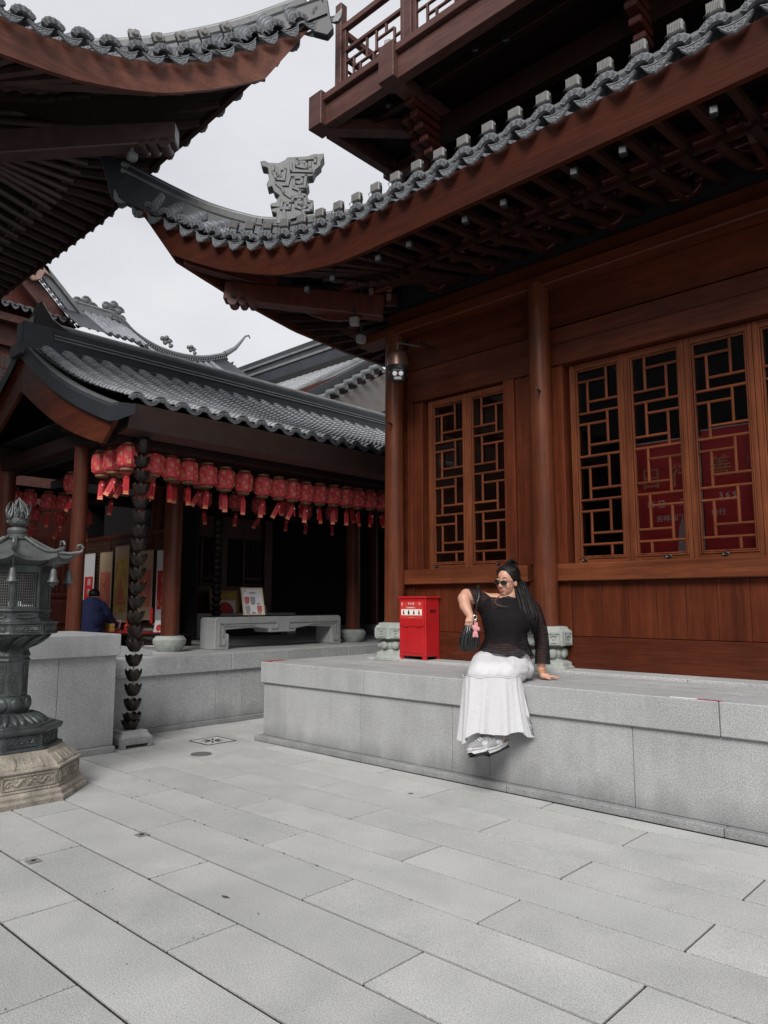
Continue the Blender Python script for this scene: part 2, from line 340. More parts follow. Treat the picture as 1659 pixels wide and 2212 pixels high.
for a, b in (((-.165, -.165), (.165, -.165)), ((.165, -.165), (.165, .165)), ((.165, .165), (-.165, .165)), ((-.165, .165), (-.165, -.165))):
    fr.beam((*a, .0022), (*b, .0022), .012, .003)
fr.obj('drain_rim', DIRT, t)
pe = MB()
for k in range(8):
    a = k * PI / 4 + .2; pe.prism([(.02, 0), (.06, .012), (.10, .010), (.115, 0), (.10, -.010), (.06, -.012)], .004, Matrix.Translation((0, 0, .0022)) @ Matrix.Rotation(a, 4, 'Z') @ Matrix.Rotation(R(90), 4, 'X'))
pe.obj('petal_slot', DARK, t)
for k, (x, y, a) in enumerate(((-3.05, 2.16, .4), (-3.66, 4.19, 1.2))):
    o = MB().prism([(-.022, 0), (-.008, .008), (.012, .006), (.024, .001), (.008, -.006), (-.006, -.005)], .002).obj('dry_leaf', M_('dry_leaf_brown', (.06, .05, .04), .9), None, loc=(x, y, .005), rot=(R(90), .1, a))
    tag(o, ['small dark curled leaf on the paving in the foreground', 'small dark leaf on the paving below the platform'][k], 'leaf')

# ---------------------------------------------------------------- main stone platform
PT = 0.785
mp_ = thing('stone_platform', 'long grey granite platform the woman sits on, in front of the wooden hall', 'platform', (-3.5, 5.0, 0))
OX, OY = -3.5, 5.0
def P_(b, name, mat=GRAN, bev=0.004):  # world-space box list -> part of the platform
    x0, x1, y0, y1, z0, z1 = b
    put(name, slab(x1 - x0, y1 - y0, z1 - z0, mat, bev), mp_, ((x0 + x1) / 2 - OX, (y0 + y1) / 2 - OY, z1))
MB().box(-6.13, 3.0, 4.83, 7.6, 0.0, 0.72).obj('core', DIRT, mp_, loc=(-OX, -OY, 0))
G = 0.002
cap = [-6.175, -4.69, -3.165, -1.645, -0.12, 1.4, 3.0]
for a, b in zip(cap, cap[1:]):
    P_((a + G, b - G, 4.735, 5.17, 0.575, PT), 'cap_stone', GRANW, 0.007)
fac = [-6.15, -5.80, -4.76, -3.72, -3.36, -2.215, -1.07, 0.0, 1.1, 3.0]
for a, b in zip(fac, fac[1:]): P_((a + G, b - G, 4.765, 4.84, 0.055, 0.575), 'facing_slab', GRANW, 0.003)
pl = [-6.21, -4.69, -3.17, -1.64, -0.1, 1.4, 3.0]
for a, b in zip(pl, pl[1:]): P_((a + G, b - G, 4.695, 4.84, 0.0, 0.053), 'plinth_stone', GRANW, 0.005)
for (y0, y1, off) in ((5.175, 5.445, -.2), (5.45, 5.72, .55)):
    xs = [-6.175] + [x for x in (-6.6 + off + 1.52 * k for k in range(0, 7)) if x > -6.0] + [3.0]
    for a, b in zip(xs, xs[1:]): P_((a + G, b - G, y0, y1, 0.7, PT - .001), 'top_slab', GRAN, .003)
P_((-6.175, -5.62, 5.725, 7.6, 0.7, PT - .002), 'top_slab', GRAN, .003)
for a, b in ((-5.61, -4.1), (-4.095, -2.21), (-2.205, -.4), (-.395, 3.0)): P_((a, b, 5.725, 6.3, 0.7, PT + .022), 'wall_kerb_stone', GRAN, .004)
for a, b in ((4.85, 5.9), (5.905, 7.5)): P_((-6.15, -6.13, a, b, .055, .575), 'facing_slab', GRANW, .002); P_((-6.175, -6.12, a + .33, b, .575, PT), 'cap_stone', GRANW, .004)
# tape marks on the cap edge
for x0, x1, m, lb in ((-1.945, -1.775, WHT, 'white strip of floor tape on the platform edge beside the red strip'), (-1.775, -1.62, REDP, 'red strip of floor tape on the platform edge at far right')):
    o = MB().box(x0, x1, 4.742, 4.765, PT + .001, PT + .003).obj('floor_tape', m); tag(o, lb, 'tape')
o = MB().prism([(-6.165, 4.75), (-6.03, 4.75), (-6.03, 4.775), (-6.11, 4.80), (-6.10, 5.02), (-6.165, 5.02)], .002, Matrix.Translation((0, 0, PT + .002)) @ Matrix(((1, 0, 0, 0), (0, 0, 1, 0), (0, 1, 0, 0), (0, 0, 0, 1)))).obj('floor_tape', REDP); tag(o, 'red corner tape mark at the left end of the granite platform', 'tape')

# ---------------------------------------------------------------- pavilion platform (perpendicular) and the raised block
PZ = 0.80
pp = thing('pavilion_platform', 'grey granite platform under the lantern pavilion, with stone bench on it', 'platform', (-8, 7, 0))
def Q_(b, name, mat=GRANW, bev=0.004, par=None):
    x0, x1, y0, y1, z0, z1 = b; o = par or pp
    put(name, slab(x1 - x0, y1 - y0, z1 - z0, mat, bev), o, ((x0 + x1) / 2 - o.location.x, (y0 + y1) / 2 - o.location.y, z1))
for k, (a, b) in enumerate(((3.48, 5.2), (5.2, 7.1), (7.1, 9.0), (9.0, 11.0))): Q_((-7.9, -7.325, a + G, b - G, 0.60, PZ), 'cap_stone', GRANW, .006)
for a, b in ((3.45, 5.01), (5.01, 5.375), (5.375, 6.6), (6.6, 7.6), (7.6, 11.0)): Q_((-7.5, -7.36, a + G, b - G, 0.055, 0.60), 'facing_slab', GRANW, .003)
for a, b in ((3.45, 5.6), (5.6, 7.7), (7.7, 11.0)): Q_((-7.5, -7.315, a + G, b - G, 0, 0.053), 'plinth_stone', GRANW, .004)
for x0, x1, y0, y1 in ((-9.4, -7.905, 3.5, 6.3), (-9.4, -7.905, 6.305, 11.0), (-9.4, -7.905, 11.0, 16), (-14.5, -9.405, 6.3, 9.0), (-14.5, -9.405, 9.0, 16)): Q_((x0, x1 - .004, y0, y1 - .004, .55, PZ - .001), 'floor_slab', GRAN, .003)
MB().box(-1.2, .47, -3.5, 9, 0, .55).obj('core', DIRT, pp)
MB().box(-6.5, -1.2, -0.7, 9, 0, .55).obj('core', DIRT, pp)
bk = thing('stone_block_wall', 'tall grey granite wall block behind the bronze tower, with thick coping', 'stone wall', (-7.2, 2.0, 0))
for a, b in ((-1.2, 1.6), (1.6, 3.47)): Q_((-7.75, -6.685, a + G, b - G, .885, 1.09), 'coping_stone', GRANW, .008, bk)
for a, b in ((-1.2, .9), (.9, 2.0), (2.0, 2.9), (2.9, 3.445)): Q_((-6.85, -6.72, a + G, b - G, .06, .885), 'facing_slab', GRANW, .004, bk)
for a, b in ((-1.2, 1.2), (1.2, 3.44)): Q_((-6.85, -6.66, a + G, b - G, 0, .058), 'plinth_stone', GRANW, .005, bk)
MB().box(-.5, .35, -3.2, 1.42, 0, .884).obj('core', GRANW, bk)
st = MB().prism([(-.35, 0), (.26, 0), (.26, .045), (.13, .085), (.0, .10), (-.35, .17)], .28).obj('stone_step', GRANW, None, bevel=.006, loc=(-7.76, 4.07, .80), rot=(0, 0, R(90)))
tag(st, 'low sloping granite step stone beside the pavilion column base', 'stone step')
# ---------------------------------------------------------------- wooden hall: front wall (plane Y = 6)
hall = thing('wooden_hall', 'red brown wooden temple hall with lattice windows, curved grey tiled eave and upper balcony', 'temple hall', (-3.5, 6.0, 0))
HO = Vector((-3.5, 6.0, 0))
def hb(name, b, mat, bev=0.004, par=None):
    """box in world coordinates as a part of the hall"""
    x0, x1, y0, y1, z0, z1 = b; p = par or hall
    c = Vector(((x0 + x1) / 2, (y0 + y1) / 2, (z0 + z1) / 2)); o = p; off = Vector((0, 0, 0))
    while o is not None: off += o.location; o = o.parent
    m = MB().cbox((0, 0, 0), (x1 - x0, y1 - y0, z1 - z0))
    return m.obj(name, mat, p, bevel=bev, loc=c - off)
Yw = 6.0; XR = 1.2
bays = ((-5.30, -3.58), (-3.49, 0.9))
# base boards, planks, sills
for (a, b) in bays:
    hb('base_board', (a, b, Yw + .01, Yw + .10, PT + .022, 1.084), WX, .004)
    edge = [-5.18 if b < -3.5 else -3.32] + ([-4.959, -4.743, -4.53, -4.31, -4.09, -3.87, -3.69] if b < -3.5 else [-3.032 + .2435 * k for k in range(16)])
    hb('plank_stile', (a, -5.182 if b < -3.5 else -3.322, Yw + .012, Yw + .09, 1.088, 1.575), WZ)
    if b < -3.5: hb('plank_stile', (-3.688, b, Yw + .012, Yw + .09, 1.088, 1.575), WZ)
    for p, q in zip(edge, edge[1:]): hb('wall_plank', (p + .0015, q - .0015, Yw + .025, Yw + .07, 1.088, 1.575), WZ, .003)
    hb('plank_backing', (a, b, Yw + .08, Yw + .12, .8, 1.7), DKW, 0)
hb('sill_beam', (-5.375, -3.735, Yw - .05, Yw + .12, 1.577, 1.735), FX, .008)
hb('sill_beam', (-3.50, .95, Yw - .05, Yw + .12, 1.577, 1.735), FX, .008)
# lintels and upper beams
def lint(a, b, z0, z1, y, name='beam', mat=WX): hb(name, (a, b, y, Yw + .14, z0, z1), mat, .006)
lint(-5.27, -3.64, 3.585, 3.943, Yw - .005, 'lintel_beam'); lint(-5.27, -3.64, 3.955, 4.35, Yw + .02, 'upper_board')
lint(-3.50, .9, 3.60, 3.80, Yw - .03, 'lintel_beam'); lint(-3.50, .9, 3.802, 3.965, Yw - .012, 'frieze_board'); lint(-3.50, .9, 3.985, 4.35, Yw + .01, 'upper_board')
hb('tie_beam', (-5.9, 1.1, Yw - .17, Yw + .1, 4.352, 4.47), WX, .01)
hb('tie_beam', (-5.5, 1.1, Yw - .06, Yw + .1, 4.47, 4.66), WX, .01)
# jambs
for x0, x1, dy, z1 in ((-5.27, -5.195, .0, 3.585), (-5.193, -5.062, .012, 3.575), (-3.998, -3.872, -.004, 3.583), (-3.868, -3.58, .02, 3.583)):
    hb('jamb', (x0, x1, Yw + dy, Yw + .14, 1.737, z1), WZ, .004)
hb('jamb', (-3.50, -3.335, Yw - .004, Yw + .14, 1.737, 3.598), WZ, .004)
# columns with carved stone pedestals
def pedestal(par, loc):
    e = put('stone_pedestal', MB().lathe([(.235, 0), (.235, .035), (.215, .045), (.21, .075), (.165, .095), (.15, .11), (.165, .125), (.178, .15), (.172, .185), (.14, .205), (.14, .215)], 8, ph=PI / 8).mesh('pedestal_foot', CARV, bevel=.004), par, loc)
    lf = MB()
    for k in range(8):
        a = PI / 4 * k; M = Matrix.Rotation(a, 4, 'Z') @ Matrix.Translation((.166, 0, .155))
        lf.ell((0, 0, 0), (.018, .045, .042), 8, 6, M)
    lf.obj('carved_petals', CARV, e, smooth=True)
    d = MB().lathe([(.150, .218), (.222, .222), (.222, .345), (.205, .36), (.19, .365), (.185, .385), (.13, .392)], 8, ph=PI / 8).obj('pedestal_drum', CARV, e, bevel=.004)
    for k in range(8):
        a = PI / 4 * k; M = Matrix.Rotation(a, 4, 'Z') @ Matrix.Translation((.206, 0, .284)) @ Matrix.Rotation(R(90), 4, 'Z')
        c = MB()
        for s_ in ((-.062, -.056, -.05, .05), (.056, .062, -.05, .05)): c.box(s_[0], s_[1], -.008, .0, s_[2], s_[3], M)
        for s_ in ((-.056, .056, .044, .05), (-.056, .056, -.05, -.044)): c.box(s_[0], s_[1], -.008, .0, s_[2], s_[3], M)
        for q in range(5):
            t_ = (q - 2) * .42
            c.ell((.022 * math.sin(t_) * 1.3, -.003, .012 + .022 * math.cos(t_)), (.007, .007, .013), 6, 4, M)
            c.ell((.026 * math.sin(t_), -.003, -.022 - .010 * math.cos(t_)), (.008, .006, .009), 6, 4, M)
        c.ell((0, -.004, -.002), (.01, .008, .008), 6, 4, M)
        if k in (4, 5, 6, 7, 0): c.obj('carved_panel', CARV, e)
    return e
for cx in (-5.37, -3.51, 1.0):
    hc = MB().lathe([(.112, PT + .39), (.108, 2.2), (.103, 3.4), (.098, 4.40)], 28).obj('column', COLM, hall, smooth=40, loc=(cx + 3.5, -.10, 0))
    pedestal(hall, (cx + 3.5, -.10, PT - .0))
for cx in (-5.37, -3.51):
    MB().tube([(0, 0, 0), (.03, -.10, 0)], .012, 10).obj('iron_peg', BLK, hall, loc=(cx + 3.5 + .045, -.19, 3.33), smooth=40)
# lattice windows
def lattice(w, h, mirror, n=4):
    """pinwheel lattice bars: list of (x0,x1,z0,z1)"""
    s = h / (n * 4 + 1) ; q = 2 * s; P = 2 * s + q; a, b = .25 * w, .72 * w; L_ = []
    t = .011
    def H(x0, x1, z): L_.append((x0, x1, z - t, z + t))
    def V(x, z0, z1): L_.append((x - t, x + t, z0, z1))
    s = h * .0592; q = (h - s * 9) / 4; P = 2 * s + q
    for k in range(n):
        z = h - k * P
        if k: H(0, w, z)
        V(b, z - s - q, z); H(0, b, z - s); V(a, z - P, z - s); H(a, w, z - s - q)
    z = h - n * P; H(0, w, z); V(b, 0, z)
    if mirror: L_ = [(w - x1, w - x0, z0, z1) for x0, x1, z0, z1 in L_]
    return L_
_lat = {}
def window(x0, x1, z0, z1, gx0, gx1, gz0, gz1, mirror, par, hx):
    w = MB().box(x0, gx0 - .028, Yw + .045, Yw + .085, z0, z1).obj('window', FZ, par, bevel=.003, loc=-HO)
    for nm, b, m in (('window_stile', (gx1 + .028, x1, Yw + .045, Yw + .085, z0, z1), FZ), ('window_rail', (gx0 - .028, gx1 + .028, Yw + .046, Yw + .084, z0, gz0 - .028), FX), ('window_rail', (gx0 - .028, gx1 + .028, Yw + .046, Yw + .084, gz1 + .028, z1), FX)):
        MB().box(*b).obj(nm, m, w, bevel=.003)
    mo = MB()
    for i, (e, y) in enumerate(((.028, .038), (.012, .050))):
        e2 = e - .013
        for b in ((gx0 - e, gx0 - e2, gz0 - e, gz1 + e), (gx1 + e2, gx1 + e, gz0 - e, gz1 + e), (gx0 - e2, gx1 + e2, gz0 - e, gz0 - e2), (gx0 - e2, gx1 + e2, gz1 + e2, gz1 + e)):
            mo.box(b[0], b[1], Yw + y, Yw + .083, b[2], b[3])
    mo.obj('moulding', FZ, w, bevel=.003)
    gw, gh = gx1 - gx0, gz1 - gz0
    for k, (a, b, c, d) in enumerate(lattice(gw, gh, mirror)):
        hor = (b - a) > (d - c) and not abs((b - a) - .022) < .001
        key = (round(b - a, 3), round(d - c, 3), hor)
        if key not in _lat: _lat[key] = MB().cbox((0, 0, 0), (b - a, .024 if hor else .0235, d - c)).mesh('lattice_bar', FX if hor else FZ, bevel=.006, seg=1)
        put('lattice_bar', _lat[key], w, (gx0 + (a + b) / 2, Yw + .066 - (.001 if hor else 0), gz0 + (c + d) / 2))
    MB().box(gx0 - .02, gx1 + .02, Yw + .088, Yw + .092, gz0 - .02, gz1 + .02).obj('window_pane', GLAS, w)
    lx = gx0 + .45 * gw if hx is None else hx
    lt = MB().lathe([(.024, 0), (.024, .004), (.017, .007), (.012, .004)], 8, M=Matrix.Rotation(R(90), 4, 'X') @ Matrix.Diagonal((1.3, .8, 1, 1))).obj('finger_latch', BLK, w, loc=(lx, Yw + .044, z0 + .03))
    return w
window(-5.0, -4.488, 1.738, 3.57, -4.925, -4.545, 1.808, 3.488, False, hall, -4.9)
window(-4.484, -4.0, 1.738, 3.57, -4.413, -4.02 - .012, 1.80, 3.488, True, hall, -4.12)
lx = [-3.29, -2.76, -2.226, -1.692, -1.16, -.63, -.1]
for k in range(6):
    a, b = lx[k] + .002, lx[k + 1] - .002
    window(a, b, 1.738, 3.585, a + .072, b - .062, 1.80, 3.51, k % 2 == 1, hall, [-3.19, -2.43, -1.98, -1.5, -.9, -.4][k])
# dark room behind the windows
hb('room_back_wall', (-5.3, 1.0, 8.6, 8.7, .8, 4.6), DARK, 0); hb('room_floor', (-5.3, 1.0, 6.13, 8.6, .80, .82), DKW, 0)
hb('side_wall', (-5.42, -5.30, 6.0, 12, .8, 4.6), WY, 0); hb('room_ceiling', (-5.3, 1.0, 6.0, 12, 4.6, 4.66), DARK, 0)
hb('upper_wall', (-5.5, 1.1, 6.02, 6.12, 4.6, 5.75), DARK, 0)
# real window glass: clear, mirror-like at grazing angles
def glass_mat(name, tint=0.72, refl=1.0):
    m = bpy.data.materials.new(name); m.use_nodes = True; t = m.node_tree; t.nodes.clear()
    o = t.nodes.new('ShaderNodeOutputMaterial'); mx = t.nodes.new('ShaderNodeMixShader'); tr = t.nodes.new('ShaderNodeBsdfTransparent'); gl = t.nodes.new('ShaderNodeBsdfGlossy')
    fr = t.nodes.new('ShaderNodeFresnel'); fr.inputs['IOR'].default_value = 1.5; tr.inputs['Color'].default_value = (tint, tint, tint, 1); gl.inputs['Roughness'].default_value = 0.02
    gl.inputs['Color'].default_value = (refl, refl, refl, 1)
    t.links.new(fr.outputs[0], mx.inputs[0]); t.links.new(tr.outputs[0], mx.inputs[1]); t.links.new(gl.outputs[0], mx.inputs[2]); t.links.new(mx.outputs[0], o.inputs['Surface'])
    return m
GL2 = glass_mat('clear_window_glass', 0.8, 0.8)
for o in list(bpy.data.objects):
    if o.name.startswith('window_pane'): o.data.materials[0] = GL2

def interp(tab, x):
    if x <= tab[0][0]:
        (x0, y0), (x1, y1) = tab[0], tab[1]; return y0 + (y1 - y0) * (x - x0) / (x1 - x0)
    for (x0, y0), (x1, y1) in zip(tab, tab[1:]):
        if x <= x1: return y0 + (y1 - y0) * (x - x0) / (x1 - x0)
    return tab[-1][1]

# moulded drip tile (crescent with scalloped, pointed lower edge) in local XZ, front towards -Y
def drip_mesh(name='drip_tile'):
    b = MB(); top = []; bot = []
    n = 12
    for i in range(n + 1):
        t = i / n * 2 - 1; top.append((t * .105, .030 * t * t - .0))
    for i in range(n + 1):
        t = 1 - i / n * 2
        z = -.080 + .108 * abs(t) ** 2.3 + (.007 * abs(math.sin(t * PI * 3.5)))
        if i == n // 2: z = -.084
        bot.append((t * .103, min(z, .030 * t * t - .004)))
    b.prism([(p[0], p[1]) for p in top] + bot[1:-1], .018)
    # raised rim and ornament
    for i in range(n):
        b.beam((top[i][0], -.012, top[i][1] - .004), (top[i + 1][0], -.012, top[i + 1][1] - .004), .006, .007)
    for i in range(1, n):
        b.beam((bot[i][0] * .93, -.011, bot[i][1] * .88), (bot[min(i + 1, n)][0] * .93, -.011, bot[min(i + 1, n)][1] * .88), .005, .005)
    rr = random.Random(3)
    for x, z in ((0, -.02), (0, -.045), (0, -.068), (.025, -.03), (-.025, -.03), (.045, -.018), (-.045, -.018), (.02, -.055), (-.02, -.055), (.065, -.0), (-.065, 0), (.04, -.038), (-.04, -.038)):
        b.ell((x, -.010, z), (.010, .006, .005), 6, 4, Matrix.Translation((x, 0, z)) @ Matrix.Rotation(rr.uniform(-1, 1), 4, 'Y') @ Matrix.Translation((-x, 0, -z)))
    return b
def arch_mesh():
    """arched cover-tile end with medallions, wavy top edge; front at y=0 towards -Y"""
    b = MB(); n = 12; R1, R0 = .112, .068
    pts_o = []; pts_i = []
    for i in range(n + 1):
        a = R(28) + R(124) * i / n
        w = .005 * abs(math.sin(i * PI / 2 * 1.0))
        pts_o.append((math.cos(a) * (R1 + w), math.sin(a) * (R1 + w) - .047)); pts_i.append((math.cos(a) * R0, math.sin(a) * R0 - .047))
    b.prism(pts_o + pts_i[::-1], .03)
    for k in range(4):
        a = R(45) + R(90) * k / 3; x, z = math.cos(a) * .0905, math.sin(a) * .0905 - .047
        M = Matrix.Translation((x, -.0175, z)) @ Matrix.Rotation(R(90), 4, 'X')
        for i in range(10):
            a0, a1 = 2 * PI * i / 10, 2 * PI * (i + 1) / 10
            b.beam((x + .0155 * math.cos(a0), -.018, z + .0155 * math.sin(a0)), (x + .0155 * math.cos(a1), -.018, z + .0155 * math.sin(a1)), .004, .004)
        for dz in (-.007, 0, .007): b.box(x - .009, x + .009, -.020, -.015, z + dz - .0016, z + dz + .0016)
        b.box(x - .0016, x + .0016, -.020, -.015, z - .011, z + .011)
    return b
DRIP = drip_mesh().mesh('drip_tile', TEND, bevel=0)
ARCH = arch_mesh().mesh('cover_tile_end', TEND)
def course_row(nc=5, step=.085, slope=.42, r=.105):
    """overlapping cover tiles behind an arch, rising backwards (+Y)"""
    b = MB()
    for c in range(nc):
        y0 = .015 + c * step; y1 = y0 + step * 1.35; z0 = y0 * slope + .010; rows = []
        for y, dz, rr in ((y0, 0, r + .004), (y1, 0, r - .014)):
            rows.append([(math.cos(a) * rr, y, math.sin(a) * rr - .052 + y * slope) for a in [R(15) + R(150) * i / 8 for i in range(9)]])
        b.grid(rows)
        o = rows[0]; inn = [(math.cos(a) * (r - .014), y0, math.sin(a) * (r - .014) - .052 + y0 * slope) for a in [R(15) + R(150) * i / 8 for i in range(9)]]
        b.grid([o, inn])
    return b
COURSE = course_row().mesh('cover_tile_row', TILE, smooth=50)

# flood light on the tiles
def floodlight_proto(small=False):
    t = thing('floodlight', 'x', 'floodlight')
    b = MB(); b.box(-.05, .05, -.028, .020, .045, .125)
    b.obj('lamp_housing', LAMPM, t, bevel=.005)
    f = MB()
    for k in range(9): f.box(-.046 + k * .0105, -.041 + k * .0105, -.040, -.028, .05, .12)
    f.obj('cooling_fins', LAMPM, t)
    MB().tube([(0, .020, .085), (0, .050, .085)], [.034, .024], 12).obj('lens_hood', LAMPM, t, smooth=40)
    br = MB(); br.box(-.058, -.052, -.01, .01, .0, .09); br.box(.052, .058, -.01, .01, .0, .09); br.box(-.058, .058, -.01, .01, -.002, .004)
    br.obj('bracket', LAMPD, t)
    MB().tube([(-.03, -.03, .06), (-.06, -.05, .03), (-.055, -.03, -.01), (-.03, .0, -.03)], .004, 6).obj('cable', BLK, t, smooth=True)
    return t

class Eave:
    """curved eave of one building. a runs along the eave from the corner, b inward."""
    def __init__(s, root, O, ea, eb, A0, k, tip, fb, off=Vector((0, 0, 0))):
        s.root = root; s.O = Vector(O); s.ea = Vector(ea); s.eb = Vector(eb); s.A0 = A0; s.k = k; s.tip = tip; s.fb = fb; s.off = root.location
    def W(s, a, b, z, swap=False):
        if swap: a, b = b, a
        return s.O + s.ea * a + s.eb * b + Vector((0, 0, z))
    def out(s, a): return -s.k * max(0, s.A0 - a) ** 2
    def P(s, a, z, swap=False, din=0.0):
        # point on eave, moved inward by din along b
        return s.W(a, s.out(a) + din, z, swap)
    def zt(s, a): return interp(s.tip, a)
    fbo = 0.0
    def zf(s, a): return interp(s.fb, a) if not s.fbo else interp(s.tip, a) - s.fbo
    def frame(s, a, swap=False):
        e = .02; p = s.P(a, s.zt(a), swap); q = s.P(a + e, s.zt(a + e), swap)
        t = (q - p).normalized(); up = Vector((0, 0, 1)); inw = s.W(0, 1, 0, swap) - s.W(0, 0, 0, swap)
        n = (inw - t * inw.dot(t)).normalized()          # inward horizontal-ish
        z = t.cross(n); 
        if z.z < 0: t = -t; z = t.cross(n)
        return p, t, n, z
    def build(s, a_start, a_end, swap, mats, fboff=0.0, lights=None, light_label='', rafters=True, raf_in=1.35, tiles=True):
        off = s.root.location; fasc_m = mats['fascia']; s.fbo = fboff
        # arc-length stepping
        A = [a_start]; a = a_start
        while a < a_end:
            da = .25
            for _ in range(4):
                d = (s.P(a + da, s.zt(a + da)) - s.P(a, s.zt(a))).length; da *= .25 / d
            a += da; A.append(a)
        # fascia board
        fs = MB(); rows = []
        n = 60; aa = [a_start + .20 + (a_end - a_start) * (i / n) ** 1.15 for i in range(n + 1)]
        for a in aa:
            # at the corner the foot of the board is cut back
            zb = s.zf(a); ztp = s.zt(a) + .035
            cut = max(0.0, .50 - (a - (a_start + .20))) * 1.0
            p = [s.P(a, ztp, swap, .035), s.P(a + cut * .75 if cut else a, s.zf(a + cut * .75) if cut else zb, swap, .05)]
            rows.append((p[0], p[1], s.P(a + (cut * .75), s.zf(a + cut * .75), swap, .10), s.P(a, ztp, swap, .09)))
        fs.grid(rows, close=True); fs.add(rows[0], [(0, 1, 2, 3)])
        fs.obj('fascia_board', fasc_m, s.root, loc=-off, smooth=50)
        # tile edge strip and deck (roof skin) from eave inwards
        rows = []
        for a in aa:
            zt = s.zt(a); r = []
            for d, dz in ((.075, .0), (.06, .05), (.35, .14), (.75, .28), (1.15, .45)):
                f = d / 1.15; ai = a if a > 1.15 else a + (1.15 - a) * f
                q = s.W(ai, d + s.out(a) * (1 - f), 0, swap); q.z = zt * (1 - f) + (s.tip[-1][1] + .0 + .35 * (zt - s.tip[-1][1])) * f + dz; r.append(q)
            rows.append(r)
        MB().grid(rows).obj('roof_deck', TILED, s.root, loc=-off, smooth=50)
        # soffit boards
        rows = []
        for a in aa:
            if a < a_start + .5: continue
            zt = s.zt(a); zb = s.zf(a) + .04; r = []; ze = s.tip[-1][1] + .35 * (zt - s.tip[-1][1]) + .45 - .12
            for d in (.07, .4, .75, 1.15, 2.0):
                f = min(1, d / 1.15); lim = max(1.15, d); ai = a if a > lim else a + (lim - a) * f
                q = s.W(ai, d + s.out(a) * (1 - f), 0, swap); q.z = zb * (1 - f) + ze * f + (.25 if d > 1.2 else 0); r.append(q)
            rows.append(r)
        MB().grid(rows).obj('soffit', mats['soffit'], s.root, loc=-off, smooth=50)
        # tiles
        for i, a in enumerate(A[:-1]):
            p, t, nn, z = s.frame(a, swap)
            M = Matrix((( t.x, nn.x, z.x, p.x - off.x), (t.y, nn.y, z.y, p.y - off.y), (t.z, nn.z, z.z, p.z - off.z), (0, 0, 0, 1)))
            put('drip_tile', DRIP, s.root, mat4=M @ Matrix.Translation((0, -.014, .048)) @ Matrix.Rotation(R(-14), 4, 'X'))
            am = (a + A[i + 1]) / 2
            p, t, nn, z = s.frame(am, swap)
            M = Matrix((( t.x, nn.x, z.x, p.x - off.x), (t.y, nn.y, z.y, p.y - off.y), (t.z, nn.z, z.z, p.z - off.z), (0, 0, 0, 1)))
            if i < len(A) - 1:
                put('cover_tile_end', ARCH, s.root, mat4=M @ Matrix.Translation((0, .004, .112)) @ Matrix.Rotation(R(-8), 4, 'X') @ Matrix.Diagonal((1.02, 1, 1.18, 1)))
                if not (swap and am < .7): put('cover_tile_row', COURSE, s.root, mat4=M @ Matrix.Translation((0, .012, .108)) @ Matrix.Diagonal((1, min(1, max(.12, (am + .80) / .9)), 1, 1)))
            if lights and lights[0] <= i < lights[1]:
                Lw = Matrix.Translation(off) @ M @ Matrix.Translation((0.0, .03, .165)) @ Matrix.Rotation(R(lights[3]), 4, 'Z')
                s.lamps.append(Lw)
        # rafters
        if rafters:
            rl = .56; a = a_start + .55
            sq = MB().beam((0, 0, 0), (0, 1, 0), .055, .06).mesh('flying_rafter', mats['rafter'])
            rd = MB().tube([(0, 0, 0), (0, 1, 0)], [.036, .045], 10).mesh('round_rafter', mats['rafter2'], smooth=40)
            while a < min(a_end, mats.get('raf_end', 99)):
                ai = a if a > 2.3 else a + (2.3 - a) * .5; ai2 = a if a > 2.3 else a + (2.3 - a) * .92
                o = s.out(a); zb = s.zf(a)
                dz = (s.tip[-1][1] - s.zt(a))
                p0 = s.W(a, o + .10, zb + .035, swap); p1 = s.W(ai, o * .45 + .72, zb + .07 + dz * .30 + .03, swap)
                q0 = s.W(a + (ai - a) * .8, o * .5 + .62, zb - .02 + dz * .27, swap); q1 = s.W(ai2, raf_in + .35, zb + .10 + dz * .66 + .15, swap)
                for me, u, v in ((sq, p0, p1), (rd, q0, q1)):
                    d = v - u; ln = d.length; q = d.to_track_quat('Y', 'Z')
                    put(me.name.split('.')[0], me, s.root, mat4=Matrix.Translation(u - off) @ q.to_matrix().to_4x4() @ Matrix.Diagonal((1, ln, 1, 1)))
                a += .24
            # batten between the two rafter tiers
            rows = []
            for a in [a_start + .7 + i * .15 for i in range(int((min(a_end, mats.get('raf_end', 99)) - a_start - .7) / .15))]:
                ai = a if a > 2.3 else a + (2.3 - a) * .45; o = s.out(a); dz = (s.tip[-1][1] - s.zt(a))
                rows.append(s.W(ai, o * .5 + .66, s.zf(a) + .035 + dz * .28, swap))
            bt = MB()
            for u, v in zip(rows, rows[1:]): bt.beam(u, v, .05, .035)
            bt.obj('eave_batten', mats['rafter'], s.root, loc=-off)
        return A

# ---- wooden hall: eave A along +X (front), eave B along +Y (west side)
tipm = [(-0.95, 5.93), (-.75, 5.77), (-.56, 5.65), (-.36, 5.54), (-.16, 5.42), (.06, 5.30), (.27, 5.19), (.48, 5.10), (.71, 5.04), (.94, 4.98), (1.17, 4.94), (1.39, 4.915), (1.63, 4.90), (1.87, 4.885), (2.11, 4.875), (2.6, 4.87), (9, 4.87)]
fbm = [(-.95, 5.62), (-.42, 5.30), (-.06, 5.12), (.33, 4.94), (.80, 4.79), (1.09, 4.71), (1.5, 4.655), (1.87, 4.62), (2.6, 4.61), (9, 4.615)]
tipm = [(a, z + .035) for a, z in tipm]
EM = Eave(hall, (-6.74, 4.53, 0), (1, 0, 0), (0, 1, 0), 2.14, .085, tipm, fbm)
EM.lamps = []
mats = dict(fascia=FASX, soffit=DKW, rafter=DKE, rafter2=DKE, raf_end=7.6)
EM.build(-.90, 6.6, False, mats, lights=(6, 60, 0, 0))
